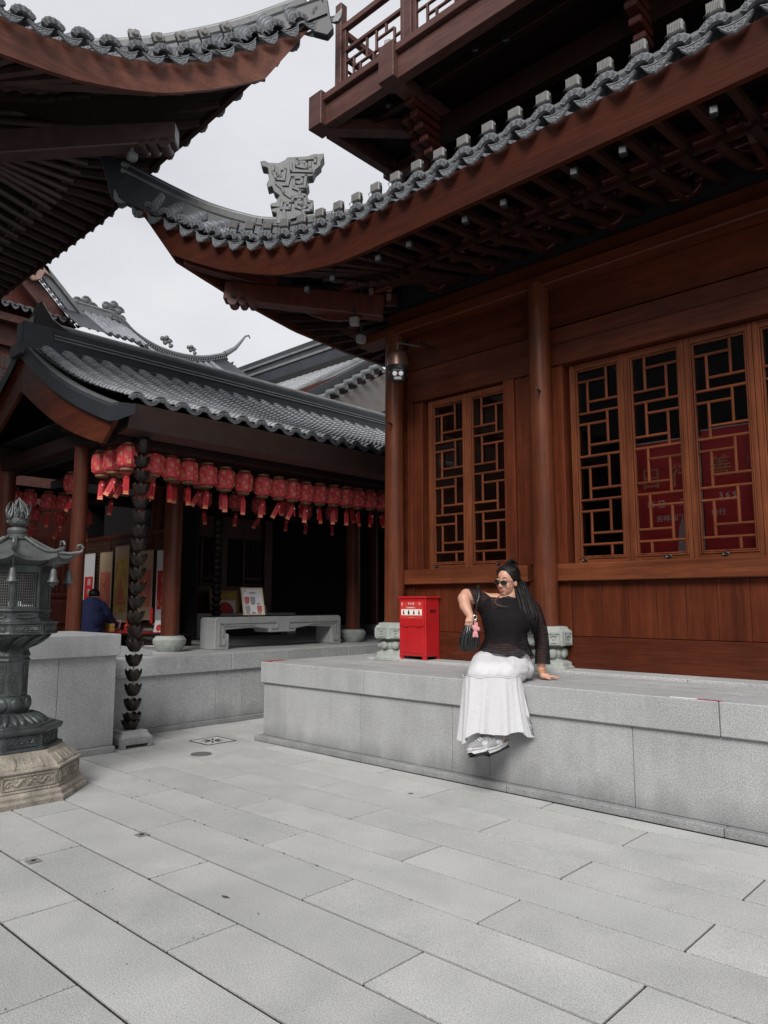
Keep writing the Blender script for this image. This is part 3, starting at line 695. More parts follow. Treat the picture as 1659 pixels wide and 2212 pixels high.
EM.build(-.90, 5.6, True, dict(fascia=WY, soffit=DKW, rafter=DKE, rafter2=DKE, raf_end=5.5), lights=None)
# ---- big roof at the upper left (its corner points at the hall)
tlh = thing('neighbouring_hall', 'big dark roof corner with pale red fascia and curled tiled eave at upper left', 'temple roof', (-7.5, 0.5, 0))
tipt = [(-1.0, 7.30), (-.73, 7.11), (-.54, 6.99), (-.37, 6.86), (-.18, 6.73), (.01, 6.59), (.20, 6.46), (.41, 6.34), (.63, 6.24), (.87, 6.17), (1.10, 6.10), (1.35, 6.04), (1.61, 5.98), (1.85, 5.94), (2.3, 5.92), (3, 5.92)]
fbt = [(-1.0, 7.0), (-.71, 6.73), (-.21, 6.45), (.18, 6.23), (.58, 6.04), (.92, 5.93), (1.36, 5.81), (1.67, 5.75), (1.97, 5.70), (2.5, 5.66), (9, 5.66)]
tipt = [(a, z + .035) for a, z in tipt]
ET = Eave(tlh, (-5.8, 3.75, 0), (0, -1, 0), (-1, 0, 0), 1.55, .14, tipt, fbt)
ET.lamps = []
EJ = dict(fascia=FASY, soffit=DKW, rafter=RAFT, rafter2=DKW, raf_end=5.4)
ET.build(-.86, 5.2, False, EJ, lights=(4, 9, 0, 180))
ET.build(-.86, 9.0, True, dict(fascia=DKE, soffit=DKW, rafter=RAFT, rafter2=RAFT, raf_end=8.8), fboff=.10, lights=None)  # north fascia takes the dark wood: its shade is in the colour

# this hall is the larger of the two: its eave stands a little higher than, and beyond, the wooden hall's corner
TS = 1.12; TL_LOC = Vector((-8.40, 0.56, -0.166))
TA = Matrix.Translation(TL_LOC) @ Matrix.Scale(TS, 4) @ Matrix.Translation(-Vector(tlh.location))
ET.lamps = [TA @ M for M in ET.lamps]
ORD = 'first second third fourth fifth sixth seventh eighth ninth tenth eleventh twelfth thirteenth fourteenth fifteenth sixteenth seventeenth eighteenth nineteenth twentieth twenty-first twenty-second twenty-third twenty-fourth twenty-fifth twenty-sixth twenty-seventh'.split()
fl = floodlight_proto()
names = [('square floodlight from the left on the tiled hall eave', EM.lamps, 'floodlights along the hall eave'), ('small floodlight from the left over the upper left roof tiles', ET.lamps, 'floodlights on the upper left eave')]
first = True
for lb, lst, gp in names:
    for k, M in enumerate(lst):
        o = fl if first else copy_tree(fl); first = False
        o.matrix_world = M
        o['label'] = ORD[k] + ' ' + lb; o['group'] = gp
# small dark lamps under the eave
for k in range(9):
    x = -1.45 - k * .5 - (.12 if k % 2 else 0)
    t = thing('eave_lamp', ORD[k] + ' small dark lamp from the right under the hall fascia', 'lamp', (x, 4.68, 4.56), .3, 'small lamps under the hall fascia')
    MB().box(-.028, .028, -.03, .03, -.04, .02).obj('lamp_housing', LAMPD, t, bevel=.006); MB().tube([(0, 0, .02), (0, .02, .10)], .008, 6).obj('lamp_arm', BLK, t)

# ---- hip ridges
def ridge(root, pts, h0, h1, name, tip=None, w=.16):
    off = root.location; n = len(pts)
    b = MB(); c = MB(); c2 = MB()
    for i in range(n - 1):
        u, v = Vector(pts[i]), Vector(pts[i + 1]); h = h0 + (h1 - h0) * i / (n - 1); hh = h0 + (h1 - h0) * (i + 1) / (n - 1)
        b.beam(u - Vector((0, 0, h / 2)), v - Vector((0, 0, hh / 2)), w * .8, h, w2=w * .8, h2=hh)
    P = [Vector(p) for p in pts]
    c.tube(P, w * .42, 10, flat=.7); c2.tube([p - Vector((0, 0, .085)) for p in P], w * .5, 8, flat=.45)
    q = b.obj(name, TILED, root, loc=-off, smooth=30)
    c.obj('ridge_cap', RIDG, root, loc=-off, smooth=60); c2.obj('ridge_moulding', RIDG, root, loc=-off, smooth=60)
def smooth_pts(pts, n=4):
    out = []; P = [Vector(p) for p in pts]
    for i in range(len(P) - 1):
        p0, p1, p2, p3 = P[max(i - 1, 0)], P[i], P[i + 1], P[min(i + 2, len(P) - 1)]
        for k in range(n):
            t = k / n; out.append(.5 * ((2 * p1) + (p2 - p0) * t + (2 * p0 - 5 * p1 + 4 * p2 - p3) * t * t + (3 * p1 - p0 - 3 * p2 + p3) * t ** 3))
    out.append(P[-1]); return out
hp = smooth_pts([(-7.57, 3.70, 6.38), (-7.34, 3.93, 6.21), (-7.12, 4.15, 6.05), (-6.89, 4.38, 5.90), (-6.62, 4.65, 5.78), (-6.37, 4.90, 5.72), (-6.0, 5.27, 5.78), (-5.6, 5.67, 5.86)])
ridge(hall, hp, .42, .38, 'hip_ridge')
MB().prism([(-.34, .24), (-.25, .02), (-.17, -.22), (-.12, -.42), (.10, -.46), (.10, -.02), (-.03, .03), (-.18, .12)], .07).obj('ridge_horn', TILED, hall, loc=Vector((-7.57, 3.70, 6.38)) - hall.location, rot=(0, 0, R(45)), bevel=.01)
hb('wall_ridge', (-5.75, 1.1, 5.62, 5.80, 5.45, 5.90), TILED, .01)
MB().tube([(-5.8, 5.71, 5.93), (1.1, 5.71, 5.93)], .06, 10).obj('ridge_cap', RIDG, hall, loc=-HO, smooth=60)
tp = smooth_pts([(-5.06, 4.49, 7.50), (-5.30, 4.25, 7.36), (-5.62, 3.93, 7.17), (-5.95, 3.60, 7.03), (-6.35, 3.20, 6.92), (-6.9, 2.65, 6.9), (-7.8, 1.75, 7.1)])
ridge(tlh, tp, .26, .36, 'hip_ridge')
MB().prism([(.02, .02), (-.03, -.10), (-.05, -.25), (-.09, -.40), (-.03, -.48), (.12, -.44), (.16, -.02)], .09).obj('ridge_horn', TILED, tlh, loc=Vector((-5.04, 4.51, 7.50)) - tlh.location, rot=(0, 0, R(225)), bevel=.01)
# stacked corner beams under the hips
def hipbeam(root, inner, outer, w, h, m, endm=None, step=None):
    off = root.location
    b = MB().beam(Vector(inner) - off, Vector(outer) - off, w, h, h2=h * .8).obj('hip_beam', m, root, bevel=.01)
    d = (Vector(outer) - Vector(inner)).normalized()
    e = MB()
    for k, (s_, r_) in enumerate(((.02, .07), (.10, .06), (.17, .05))):
        c = Vector(outer) - off - d * (.07 + s_ * 1.4) - Vector((0, 0, h * .42))
        sd = d.cross(Vector((0, 0, 1))).normalized()
        e.tube([c - sd * w * .5, c + sd * w * .5], r_ * .8, 10)
    if not step: e.obj('carved_scroll', m, b, smooth=50)
    if endm:
        u = Vector((0, 0, 1)); sd = d.cross(u).normalized(); c = Vector(outer) - off + d * .004
        MB().add([c + sd * w * .46 + u * h * .33, c + sd * w * .46 - u * h * .33, c - sd * w * .46 - u * h * .33, c - sd * w * .46 + u * h * .33], [(0, 1, 2, 3)]).obj('end_plate', endm, b)
hipbeam(tlh, (-7.6, 1.95, 5.75), (-6.06, 3.49, 5.93), .17, .26, RAFT, RIDG)
0 and hipbeam(tlh, (-6.4, 3.15, 6.10), (-5.45, 4.10, 6.50), .12, .14, RAFT, step=1)
hipbeam(hall, (-5.45, 5.82, 4.70), (-6.72, 4.55, 4.86), .17, .26, DKR, DKR)
hipbeam(hall, (-6.3, 4.97, 4.95), (-7.0, 4.20, 5.20), .12, .14, DKR, step=1)
# body of the neighbouring hall: wall, purlins, columns (mostly in deep shade)
off = tlh.location
for b in ((-20, -9.6, -3, .5, 0, 6.2), (-8.1, -7.95, -8, 1.75, 4.4, 5.4)):
    MB().box(b[0], b[1], b[2] if b[2] != -3 else -8, b[3], b[4], b[5]).obj('wall', DKW, tlh, loc=-off)
for z, w in ((4.55, .22), (5.25, .16)):
    MB().box(-8.15, -7.85, -8, 2.1, z, z + .2).obj('purlin', DKW, tlh, loc=-off, bevel=.01); MB().box(-16, -7.8, 1.8, 2.02, z, z + .2).obj('purlin', DKW, tlh, loc=-off, bevel=.01)
tlh.scale = (TS, TS, TS); tlh.location = TL_LOC
# ridge ornament on the hip of the hall
def scroll_path(pts, w, b, y0, y1):
    for u, v in zip(pts, pts[1:]):
        a = Vector((u[0], 0, u[1])); c = Vector((v[0], 0, v[1])); d = (c - a).normalized()
        a2 = a - d * w * .5; c2 = c + d * w * .5; sd = Vector((-d.z, 0, d.x)) * w * .5
        q = [a2 - sd, c2 - sd, c2 + sd, a2 + sd]
        b.add([(p.x, y0, p.z) for p in q] + [(p.x, y1, p.z) for p in q], [(0, 1, 2, 3), (7, 6, 5, 4), (0, 4, 5, 1), (1, 5, 6, 2), (2, 6, 7, 3), (3, 7, 4, 0)])
sc_ = .88 / 1250.0  # metres per drawing unit
def U(x, y): return ((x - 780) * sc_, (1400 - y) * sc_)
outline = [U(*p) for p in ((480, 1400), (480, 1220), (400, 1200), (400, 1150), (520, 1120), (380, 1110), (378, 1060), (480, 1030), (490, 970), (525, 920), (430, 850), (400, 760), (330, 790), (310, 720), (350, 630), (340, 590), (330, 460), (300, 430), (230, 420), (200, 330), (270, 315), (340, 350), (500, 355), (600, 300), (640, 250), (960, 225), (1080, 180), (1180, 180), (1230, 165), (1240, 230), (1190, 320), (1190, 380), (1100, 470), (1060, 570), (985, 580), (960, 640), (1000, 740), (960, 810), (890, 830), (880, 860), (960, 880), (1000, 980), (1070, 985), (1080, 1170), (1000, 1200), (900, 1240), (700, 1330), (580, 1400))]
orn = thing('ridge_ornament', 'x', 'x', (0, 0, 0)); bpy.data.objects.remove(orn)
oM = MB().prism(outline, .15).obj('ridge_ornament', ORNM, hall, bevel=.008, loc=Vector((-6.17, 5.10, 5.66)) - HO, rot=(0, 0, R(45)), seg=2)
rl_ = MB()
for pth in (((800, 300), (1100, 265), (1095, 330)), ((800, 300), (790, 410), (950, 440), (950, 340), (830, 340), (830, 385), (900, 390)), ((700, 370), (710, 500), (1030, 500), (1010, 430), (1010, 350)), ((415, 420), (420, 520), (470, 640), (590, 650), (610, 470), (470, 470), (480, 560), (520, 590), (520, 510)), ((690, 570), (950, 570), (930, 770), (760, 770), (750, 620), (880, 610), (880, 720), (810, 700)), ((690, 570), (650, 740), (540, 740)), ((480, 720), (560, 800), (600, 880), (700, 950)), ((750, 790), (850, 830), (850, 900)), ((740, 950), (930, 945), (960, 1100), (900, 1150)), ((560, 1020), (740, 1020), (740, 950)), ((560, 1020), (560, 1150), (690, 1150), (700, 1060), (620, 1060), (620, 1110)), ((800, 1000), (880, 1000), (890, 1080), (840, 1040)), ((800, 1000), (800, 1120), (900, 1150), (920, 1230)), ((600, 1170), (620, 1340), (780, 1290)), ((1000, 1020), (1050, 1030), (1040, 1170), (940, 1180))):
    scroll_path([U(*p) for p in pth], .034, rl_, -.092, -.070)
rl_.obj('raised_scroll', ORNM, oM, bevel=.004)
# ---------------------------------------------------------------- lantern pavilion (open gallery with a gabled tile roof)
pav = thing('lantern_pavilion', 'open gallery with ribbed grey tile roof and brown gable board, hung with red lanterns', 'pavilion', (-9.15, 7, 0))
PO = Vector((-9.15, 7, 0)); YG = 3.33; YE = 16.3
def pz(u):  # roof height, u = distance from ridge line X=-9.15 outwards
    s = 1 - min(1.0, u / 2.47); return 3.41 + 1.13 * s - .10 * math.sin(PI * s) - .0 * s
def pb(name, b, mat, bev=0.004, par=None):
    return MB().box(*b).obj(name, mat, par or pav, bevel=bev, loc=-PO if par is None else (0, 0, 0))
for sg, nm in ((1, 'roof_deck'), (-1, 'roof_deck')):
    rows = []
    for y in (YG + .02, YE):
        r = []
        for i in range(13): u = 2.47 * i / 12; r.append(Vector((-9.15 + sg * u, y, pz(u))))
        rows.append(r)
    MB().grid(rows).obj(nm, TILED, pav, loc=-PO, smooth=60)
    rows = [[v - Vector((0, 0, .09)) for v in r] for r in rows]
    MB().grid(rows).obj('soffit', DKW, pav, loc=-PO, smooth=60)
# cover tiles in rows, each overlapping the next (front slope)
def tile_bm(ln=.1, r0=.088, r1=.070):
    b = MB(); n = 8; rows = []
    for x, rr in ((0, r0), (ln, r1)): rows.append([(x, math.cos(R(8) + R(164) * i / n) * rr, math.sin(R(8) + R(164) * i / n) * rr * .86) for i in range(n + 1)])
    b.grid(rows); b.grid([rows[0], [(0, p[1] * .86, p[2] * .84 - .002) for p in rows[0]]]); return b
TM = tile_bm().mesh('roof_tile', TILEP, smooth=50)
rowY = [3.52 + .2565 * k for k in range(50)]
nt_ = 0; stuff = MB(); tb = tile_bm()
for yi, y in enumerate(rowY):
    u = 2.47
    while u > .12:
        s_ = pz(u - .04) - pz(u); sl = math.atan2(s_, .04)
        M = Matrix.Translation((-9.15 + u, y, pz(u) + .004)) @ Matrix.Rotation(PI, 4, 'Z') @ Matrix.Rotation(-sl, 4, 'Y')
        if yi < 10: put('roof_tile', TM, pav, mat4=Matrix.Translation(-PO) @ M)
        else: stuff.add(tb.v, tb.f, M)
        u -= .084 * math.cos(sl)
so_ = stuff.obj('distant_roof_tiles', TILEP, pav, loc=-PO, smooth=50); so_['kind'] = 'stuff'
# pan tiles between rows
pan = MB()
for y in [rowY[0] - .128] + [q + .128 for q in rowY]:
    u = 2.47
    while u > .15:
        x0, x1 = -9.15 + u, -9.15 + u - .16; pan.box(x1, x0, y - .06, y + .06, 0, 0) if 0 else None
        z0, z1 = pz(u) + .016, pz(u - .16) + .002
        pan.add([(x0, y - .055, z0 + .012), (x0, y, z0), (x0, y + .055, z0 + .012), (x1, y + .055, z1 + .012), (x1, y, z1), (x1, y - .055, z1 + .012)], [(0, 1, 4, 5), (1, 2, 3, 4)]); u -= .13
po_ = pan.obj('pan_tiles', TILED, pav, loc=-PO); po_['kind'] = 'stuff'
# eave ends: arches and drips facing +X
RX = Matrix.Rotation(R(90), 4, 'Z')
for k, y in enumerate(rowY):
    put('cover_tile_end', ARCH, pav, mat4=Matrix.Translation(Vector((-6.665, y, 3.395)) - PO) @ RX @ Matrix.Diagonal((.98, 1, .95, 1)))
    if 1: put('drip_tile', DRIP, pav, mat4=Matrix.Translation(Vector((-6.66, y + .128, 3.40)) - PO) @ RX @ Matrix.Diagonal((1, 1, .6, 1)))
for o in pav.children:
    if o.name.startswith(('cover_tile_end', 'drip_tile')) : pass
# gutter
gt = MB(); gp = [(-6.60, 3.325), (-6.565, 3.325), (-6.66, 3.09), (-6.86, 3.06), (-6.93, 3.10), (-6.93, 3.24), (-6.90, 3.24), (-6.88, 3.12), (-6.68, 3.12)]
vs0 = [(x, 3.42, z) for x, z in gp] + [(x, 16, z) for x, z in gp]; n = len(gp)
gt.add(vs0, [tuple(range(n)), tuple(range(2 * n - 1, n - 1, -1))] + [(i, i + n, (i + 1) % n + n, (i + 1) % n) for i in range(n)])
gt.obj('eave_gutter', M_('brown_gutter', (.040, .024, .021), .42, .15, 6), pav, loc=-PO)
pb('eave_plate', (-7.3, -6.95, 3.45, 16, 3.0, 3.12), DKW); pb('eave_plate', (-11.7, -11.3, 3.45, 16, 3.0, 3.12), DKW)
# gable boards and verge
for sg in (1, -1):
    top = []; bot = []
    for i in range(15):
        u = 2.56 * i / 14; zz = pz(min(u, 2.47)) - .06 - .10 * i / 14
        top.append((-9.15 + sg * u, zz)); h = .56 - .16 * i / 14
        bot.append((-9.15 + sg * (u - (.02 if i == 14 else 0)), zz - h - .05 * math.sin(PI * i / 14)))
    if 1:
        bot = []
        for i in range(15):
            u = 2.20 * i / 14; h = .58 - .17 * i / 14; bot.append((-9.15 + sg * u, pz(u) - .02 - h - .11 * i / 14 - .02 * math.sin(PI * i / 14)))
    MB().prism(top + bot[::-1], .045).obj('gable_board', WX, pav, bevel=.004, loc=Vector((0, YG, 0)) - PO)
    rows = []; rows2 = []
    for i in range(15):
        u = 2.60 * i / 14; zz = pz(min(u, 2.47)) - .13 * (i / 14) ** .7; x = -9.15 + sg * u
        rows.append([(x, YG - .07, zz - .16), (x, YG - .075, zz - .01), (x, YG - .045, zz + .02), (x, YG + .11, zz + .035), (x, YG + .11, zz - .06)])
    b = MB().grid(rows); b.add(rows[-1], [(0, 1, 2, 3, 4)]); b.obj('verge_coping', TILED, pav, loc=-PO, smooth=25)
    rows = [[(p[2][0], p[2][1], p[2][2] + .004), (p[3][0], p[3][1] - .02, p[3][2] + .006)] for p in rows]
    MB().grid(rows).obj('verge_flashing', RIDG, pav, loc=-PO, smooth=60)
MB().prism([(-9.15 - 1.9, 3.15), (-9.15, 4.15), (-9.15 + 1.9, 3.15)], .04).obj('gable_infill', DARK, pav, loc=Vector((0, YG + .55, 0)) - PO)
# ridge
pb('ridge', (-9.25, -9.05, YG - .08, YE, 4.40, 4.80), TILED, .01)
pb('ridge_base', (-9.32, -8.98, YG - .12, YE, 4.36, 4.52), TILED, .01)
for z, w in ((4.66, .012), (4.70, .010)): MB().tube([(-9.045, YG + .3, z), (-9.045, YE, z)], w, 6).obj('ridge_moulding', RIDG, pav, loc=-PO)
MB().tube([(-9.15, YG + .3, 4.83), (-9.15, YE, 4.83)], .085, 12, flat=.7).obj('ridge_cap', RIDG, pav, loc=-PO, smooth=60)
hn = MB().prism([(.10, 0), (.80, 0), (.78, .36), (.48, .42), (.28, .52), (.13, .72), (.05, .50), (.04, .25)], .18, Matrix.Translation((-9.15, YG, 4.40)) @ RX)
hno = hn.obj('ridge_end_ornament', BLK, pav, bevel=.015, loc=-PO)
kk = MB()
def U2(x, y): return ((x - 385) * .00185, (880 - y) * .00165)
for pth in (((530, 670), (620, 690), (640, 730), (640, 780), (600, 790)), ((550, 700), (545, 840), (740, 870), (745, 800), (700, 780), (690, 750), (740, 740)), ((580, 730), (580, 800), (640, 820), (660, 740), (750, 720))):
    q = [U2(*p) for p in pth]
    for u, v in zip(q, q[1:]): kk.beam((-9.15 + .095, YG + u[0], 4.42 + u[1]), (-9.15 + .095, YG + v[0], 4.42 + v[1]), .02, .035)
kk.obj('raised_scroll', TILED, hno, bevel=.004, loc=(0, 0, 0))
# columns on stone drums
def drum_column(x, y, zt=3.3, r=.11):
    MB().lathe([(r, .98), (r, 2.2), (r * .96, zt)], 24).obj('column', M_dc, pav, smooth=40, loc=Vector((x, y, 0)) - PO)
    MB().lathe([(.13, .80), (.165, .84), (.195, .90), (.198, .945), (.175, .97), (.165, .985), (.12, .99)], 28).obj('stone_drum', CARV, pav, smooth=30, loc=Vector((x, y, 0)) - PO)
M_dc = woodm('gallery_column_wood', (0.115, 0.034, 0.020), (0.07, 0.020, 0.012), 2, rough=0.4)
drum_column(-8.03, 3.60, r=.082)
for x, y in ((-8.06, 4.80), (-8.05, 7.9), (-9.75, 10.1), (-8.05, 12), (-10.9, 6.2), (-10.3, 3.62)): drum_column(x, y)
for x in (-8.05, -10.3): pb('purlin', (x - .08, x + .08, 3.4, 16, 3.28, 3.44), DKW)
pb('cross_beam', (-11.6, -6.95, 3.52, 3.68, 3.12, 3.28), DKW); pb('cross_beam', (-11.6, -6.95, 4.72, 4.88, 3.14, 3.28), DKW)
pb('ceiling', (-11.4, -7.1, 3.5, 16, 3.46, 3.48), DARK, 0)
pb('light_block_sheet', (-14.6, -11.2, 6.55, 16.2, 3.34, 3.42), DARK, 0)  # added sheet that keeps sky light off the gallery floor
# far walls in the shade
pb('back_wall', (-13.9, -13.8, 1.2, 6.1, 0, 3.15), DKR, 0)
pb('back_wall', (-14.5, -14.4, 6.0, 17, 0, 4.2), DARK, 0); pb('end_wall', (-14.5, -5.6, 16, 16.1, 0, 4.2), DARK, 0)  # dark walls added to block horizon and light behind the gallery
for k in range(5):
    y = 1.5 + k * .95
    for z0, z1 in ((1.0, 1.42), (1.48, 1.56)): pb('wall_panel', (-13.82, -13.78, y + .05, y + .88, z0, z1), DKR, .01)
    pb('wall_stile', (-13.83, -13.76, y - .04, y + .04, .8, 3.15), DKR, .005)
    for j in range(7): pb('lattice_bar', (-13.80, -13.77, y + .14 + j * .1, y + .155 + j * .1, 1.6, 2.6), DKR, 0)
# panelled wall with two doors (plane X = -11.6)
XPW = -11.6
pb('panel_wall', (XPW - .1, XPW - .03, 6.6, 9.15, .8, 3.3), DKR, 0)
def pw(name, y0, y1, z0, z1, d=.0, m=DKR): pb(name, (XPW - .05, XPW + d, y0, y1, z0, z1), m, .006)
for y in (6.6, 6.98, 7.92, 8.92): pw('wall_stile', y, y + .13, .8, 3.3, .03)
for y0, y1 in ((7.12, 7.92), (8.06, 8.92)):
    pw('wall_rail', y0, y1, 1.55, 1.70, .02); pw('wall_rail', y0, y1, .82, .95, .02); pw('wall_panel', y0 + .05, y1 - .05, .98, 1.52, .0)
    pb('window_pane', (XPW - .028, XPW - .02, y0, y1, 1.70, 2.6), DARK, 0)
    for j in range(6): pb('lattice_bar', (XPW - .02, XPW + .005, y0 + .40 + j * .07, y0 + .41 + j * .07, 1.86, 2.5), DKR, 0)
    pw('wall_rail', y0 + .38, y0 + .80, 1.82, 1.86, .01); pw('wall_rail', y0 + .38, y0 + .80, 1.72, 1.75, .01); pw('wall_stile', y0 + .36, y0 + .40, 1.7, 2.6, .01)
# lattice screen carrying the scrolls (plane Y = 6.1)
scn = thing('lattice_screen', 'dark wooden lattice screen behind the hanging scrolls', 'screen', (-11.8, 6.12, 0))
for x0, x1, z0, z1 in ((-1.5, -1.44, .2, 2.55), (1.5, 1.56, .2, 2.55), (-1.5, 1.56, 2.5, 2.56), (-1.5, 1.56, .95, 1.0), (-.55, -.51, .2, 2.5), (.55, .59, .2, 2.5)): MB().box(x0, x1, -.02, .02, z0, z1).obj('screen_frame', DKR, scn, bevel=.003)
WL = M_('lattice_brown', (.09, .045, .025), .6, .2, 6)
lb = MB().box(-.006, .006, -.008, .008, 0, 2.3).mesh('lattice_bar', WL); lh = MB().box(-1.45, 1.5, -.006, .010, -.006, .006).mesh('lattice_bar', WL)
for k in range(46): put('lattice_bar', lb, scn, (-1.42 + k * .064, 0, .2))
for k in range(36): put('lattice_bar', lh, scn, (0, 0, .25 + k * .064))
pb('screen_backing', (-13.4, -10.2, 6.5, 6.55, 0, 3.3), DARK, 0)

# ---------------------------------------------------------------- lanterns
def lantern_proto(kind):
    t = thing('red_lantern', 'x', 'lantern')
    n = 8; rows = []
    for z, r in ((-.115, .062), (-.105, .082), (-.085, .098), (-.05, .106), (0, .108), (.05, .106), (.085, .098), (.105, .082), (.115, .062)):
        rows.append([(r * math.cos(a), r * math.sin(a), z) for a in [PI / 8 + 2 * PI * k / (n * 3) + (0) for k in range(n * 3)]])
    for r in rows:  # eight flat-ish silk faces between thin ribs
        for k in range(n * 3):
            f = 1.0 if k % 3 == 0 else .945; r[k] = (r[k][0] * f, r[k][1] * f, r[k][2])
    MB().grid(rows, close=True).obj('silk_body', SILK, t, smooth=30)
    rb = MB()
    for k in range(n):
        a = PI / 8 + 2 * PI * k / n
        rb.tube([(r[k * 3][0] * 1.01, r[k * 3][1] * 1.01, r[0][2]) for r in rows], .0022, 5)
    rb.obj('ribs', REDC, t)
    for z in (.117, -.147):
        q = MB().lathe([(.060, z), (.064, z + .004), (.062, z + .015), (.064, z + .026), (.058, z + .030)], 16).obj('rim', GOLDD, t, smooth=30)
        dd = MB()
        for k in range(16):
            a = 2 * PI * k / 16; M = Matrix.Rotation(a, 4, 'Z') @ Matrix.Translation((.0645, 0, z + .015)) @ Matrix.Rotation(R(45), 4, 'X')
            dd.box(-.0015, .0015, -.007, .007, -.0015, .0015, M); dd.box(-.0015, .0015, -.0015, .0015, -.007, .007, M)
        dd.obj('gold_trellis', GOLD, q)
    fu = text_mesh('福', .050, GOLD, .0006); fs_ = text_mesh('福', .036, GOLD, .0006)
    ch = MB()
    for k in range(8):
        a = PI / 4 * k
        for dz, dy, me in (((.062, .012, fu), (-.018, -.014, fs_), (-.066, .014, fu)) if k % 2 else ((.078, -.012, fs_), (.015, .014, fu), (-.048, -.012, fs_), (-.085, .018, fs_))):
            rr = .1015 - (.012 if abs(dz) > .07 else .0)
            M = Matrix.Rotation(a, 4, 'Z') @ Matrix.Translation((rr + .001, dy, dz)) @ Matrix.Rotation(R(90), 4, 'Z') @ Matrix.Rotation(R(90), 4, 'X')
            ch.add([v.co for v in me.vertices], [tuple(p.vertices) for p in me.polygons], M)
    ch.obj('blessing_characters', GOLD, t)['kind'] = 'stuff'
    MB().tube([(0, 0, .147), (0, 0, .26)], .0015, 5).obj('hanging_wire', BLK, t)
    # knot, tag and tassel
    p = thing('x', None, None); bpy.data.objects.remove(p)
    MB().tube([(0, 0, -.147), (0, 0, -.20)], .0022, 5).obj('red_cord', REDC, t)
    kn = MB()
    for k in range(6):
        a = PI / 3 * k; c = Vector((math.cos(a) * .018, 0, -.215 + math.sin(a) * .018))
        pts = [c + Vector((math.cos(a + w) * .011, 0, math.sin(a + w) * .011)) for w in [2 * PI * i / 8 for i in range(9)]]
        kn.tube(pts, .0032, 5)
    kn.ell((0, 0, -.215), (.014, .006, .014), 8, 5)
    knot = kn.obj('knot', REDC, t); knot.rotation_euler = (0, 0, R(60))
    lean = {0: 0, 1: .10, 2: -.16, 3: .50}[kind]
    tg = MB().box(-.030, .030, -.001, .001, -.165, 0).obj('wish_tag', REDC, t, loc=(.0, .0, -.225)); tg.rotation_euler = (0, lean, R(60))
    w = MB(); 
    for k in range(7): w.box(-.003, .003, -.0018, -.001, -.035 - k * .013 - .008, -.035 - k * .013)
    w.obj('black_writing', BLK, tg)
    w = MB().box(-.026, .026, -.0018, -.001, -.160, -.147); w.box(-.018, -.004, -.0018, -.001, -.142, -.128); w.box(.004, .018, -.0018, -.001, -.142, -.128); w.obj('gold_print', GOLD, tg)
    ts = MB().tube([(0, 0, -.232), (0, 0, -.26), (0, 0, -.335)], [.003, .006, .009], 7).obj('tassel', REDC, t, loc=(.03 if kind % 2 else -.024, .0, 0)); 
    ts2 = MB().lathe([(.004, -.003), (.011, -.003), (.011, .003), (.004, .003)], 12, M=Matrix.Translation((.03 if kind % 2 else -.024, 0, -.236)) @ Matrix.Rotation(R(90), 4, 'X')).obj('jade_ring', WHT, t)
    return t
prot = [lantern_proto(k) for k in range(4)]
used = [False] * 4
def hang(x, y, z, label, group):
    k = random.choice((0, 1, 2, 0, 1, 2, 3))
    if not used[k]: o = prot[k]; used[k] = True; o.location = (x, y, z)
    else: o = copy_tree(prot[k], None, (x, y, z))
    o.rotation_euler = (random.uniform(-.03, .03), random.uniform(-.03, .03), random.uniform(-.5, .5)); o['label'] = label; o['group'] = group
G1 = 'lanterns hung along the front eave'
ords = ['first', 'second', 'third', 'fourth', 'fifth', 'sixth', 'seventh', 'eighth', 'ninth', 'tenth', 'eleventh', 'twelfth', 'thirteenth', 'fourteenth', 'fifteenth', 'sixteenth']
for (x, lb) in ((-7.54, 'leftmost red lantern at the gable corner of the pavilion'), (-7.27, 'second red lantern from the gable corner'), (-6.985, 'large near red lantern just left of the lotus rain chain')):
    hang(x, 3.60, 2.87, lb, G1)
ly = [4.02, 4.19 + .03, 4.45, 4.70, 4.95, 5.22, 5.50, 5.74, 5.97, 6.20, 6.44, 6.69, 6.92, 7.16, 7.40, 7.64]
lzz = [2.885, 2.87, 2.86, 2.845, 2.83, 2.82, 2.81, 2.81, 2.81, 2.80, 2.81, 2.82, 2.825, 2.83, 2.835, 2.845]
for k, (y, z) in enumerate(zip(ly, lzz)): hang(-7.2, y, z, ords[k] + ' red lantern to the right of the rain chain in the front row', G1)
G2 = 'dim lanterns in the second row'
for k in range(12): hang(-7.75, 3.95 + k * .33, 2.93 + .01 * (k % 3), ords[k] + ' dim lantern from the left in the second row', G2)
G3 = 'lanterns deep under the pavilion roof'
for k in range(10): hang(-9.4 + .1 * (k % 2), 4.1 + k * .5, 2.93, ords[k] + ' dark lantern from the left, deep under the pavilion roof', G3)
G4 = 'lanterns seen through the open gable'
for k in range(8): hang(-11.0, 3.20 + k * .245 + (.03 if k % 2 else 0), 2.88, ['large red lantern at the left picture edge seen through the open gable', 'red lantern behind the flame finial of the bronze tower'][k] if k < 2 else ords[k] + ' dim red lantern in the row seen through the open gable', G4)
for k in range(6): hang(-11.6, 3.3 + k * .4, 2.75, ords[k] + ' dim lantern from the left in the far row beyond the gable', 'lanterns in the far row')
for x, y in ((-7.2, None), (-11.0, None)):
    wv = MB().tube([(x, 3.6 + .5 * i, 3.075 - .02 * (i % 2)) for i in range(10)], .004, 5).obj('lantern_wire', BLK); tag(wv, 'thin wire carrying the ' + ('front row of lanterns' if x > -8 else 'lanterns beyond the open gable'), 'wire')

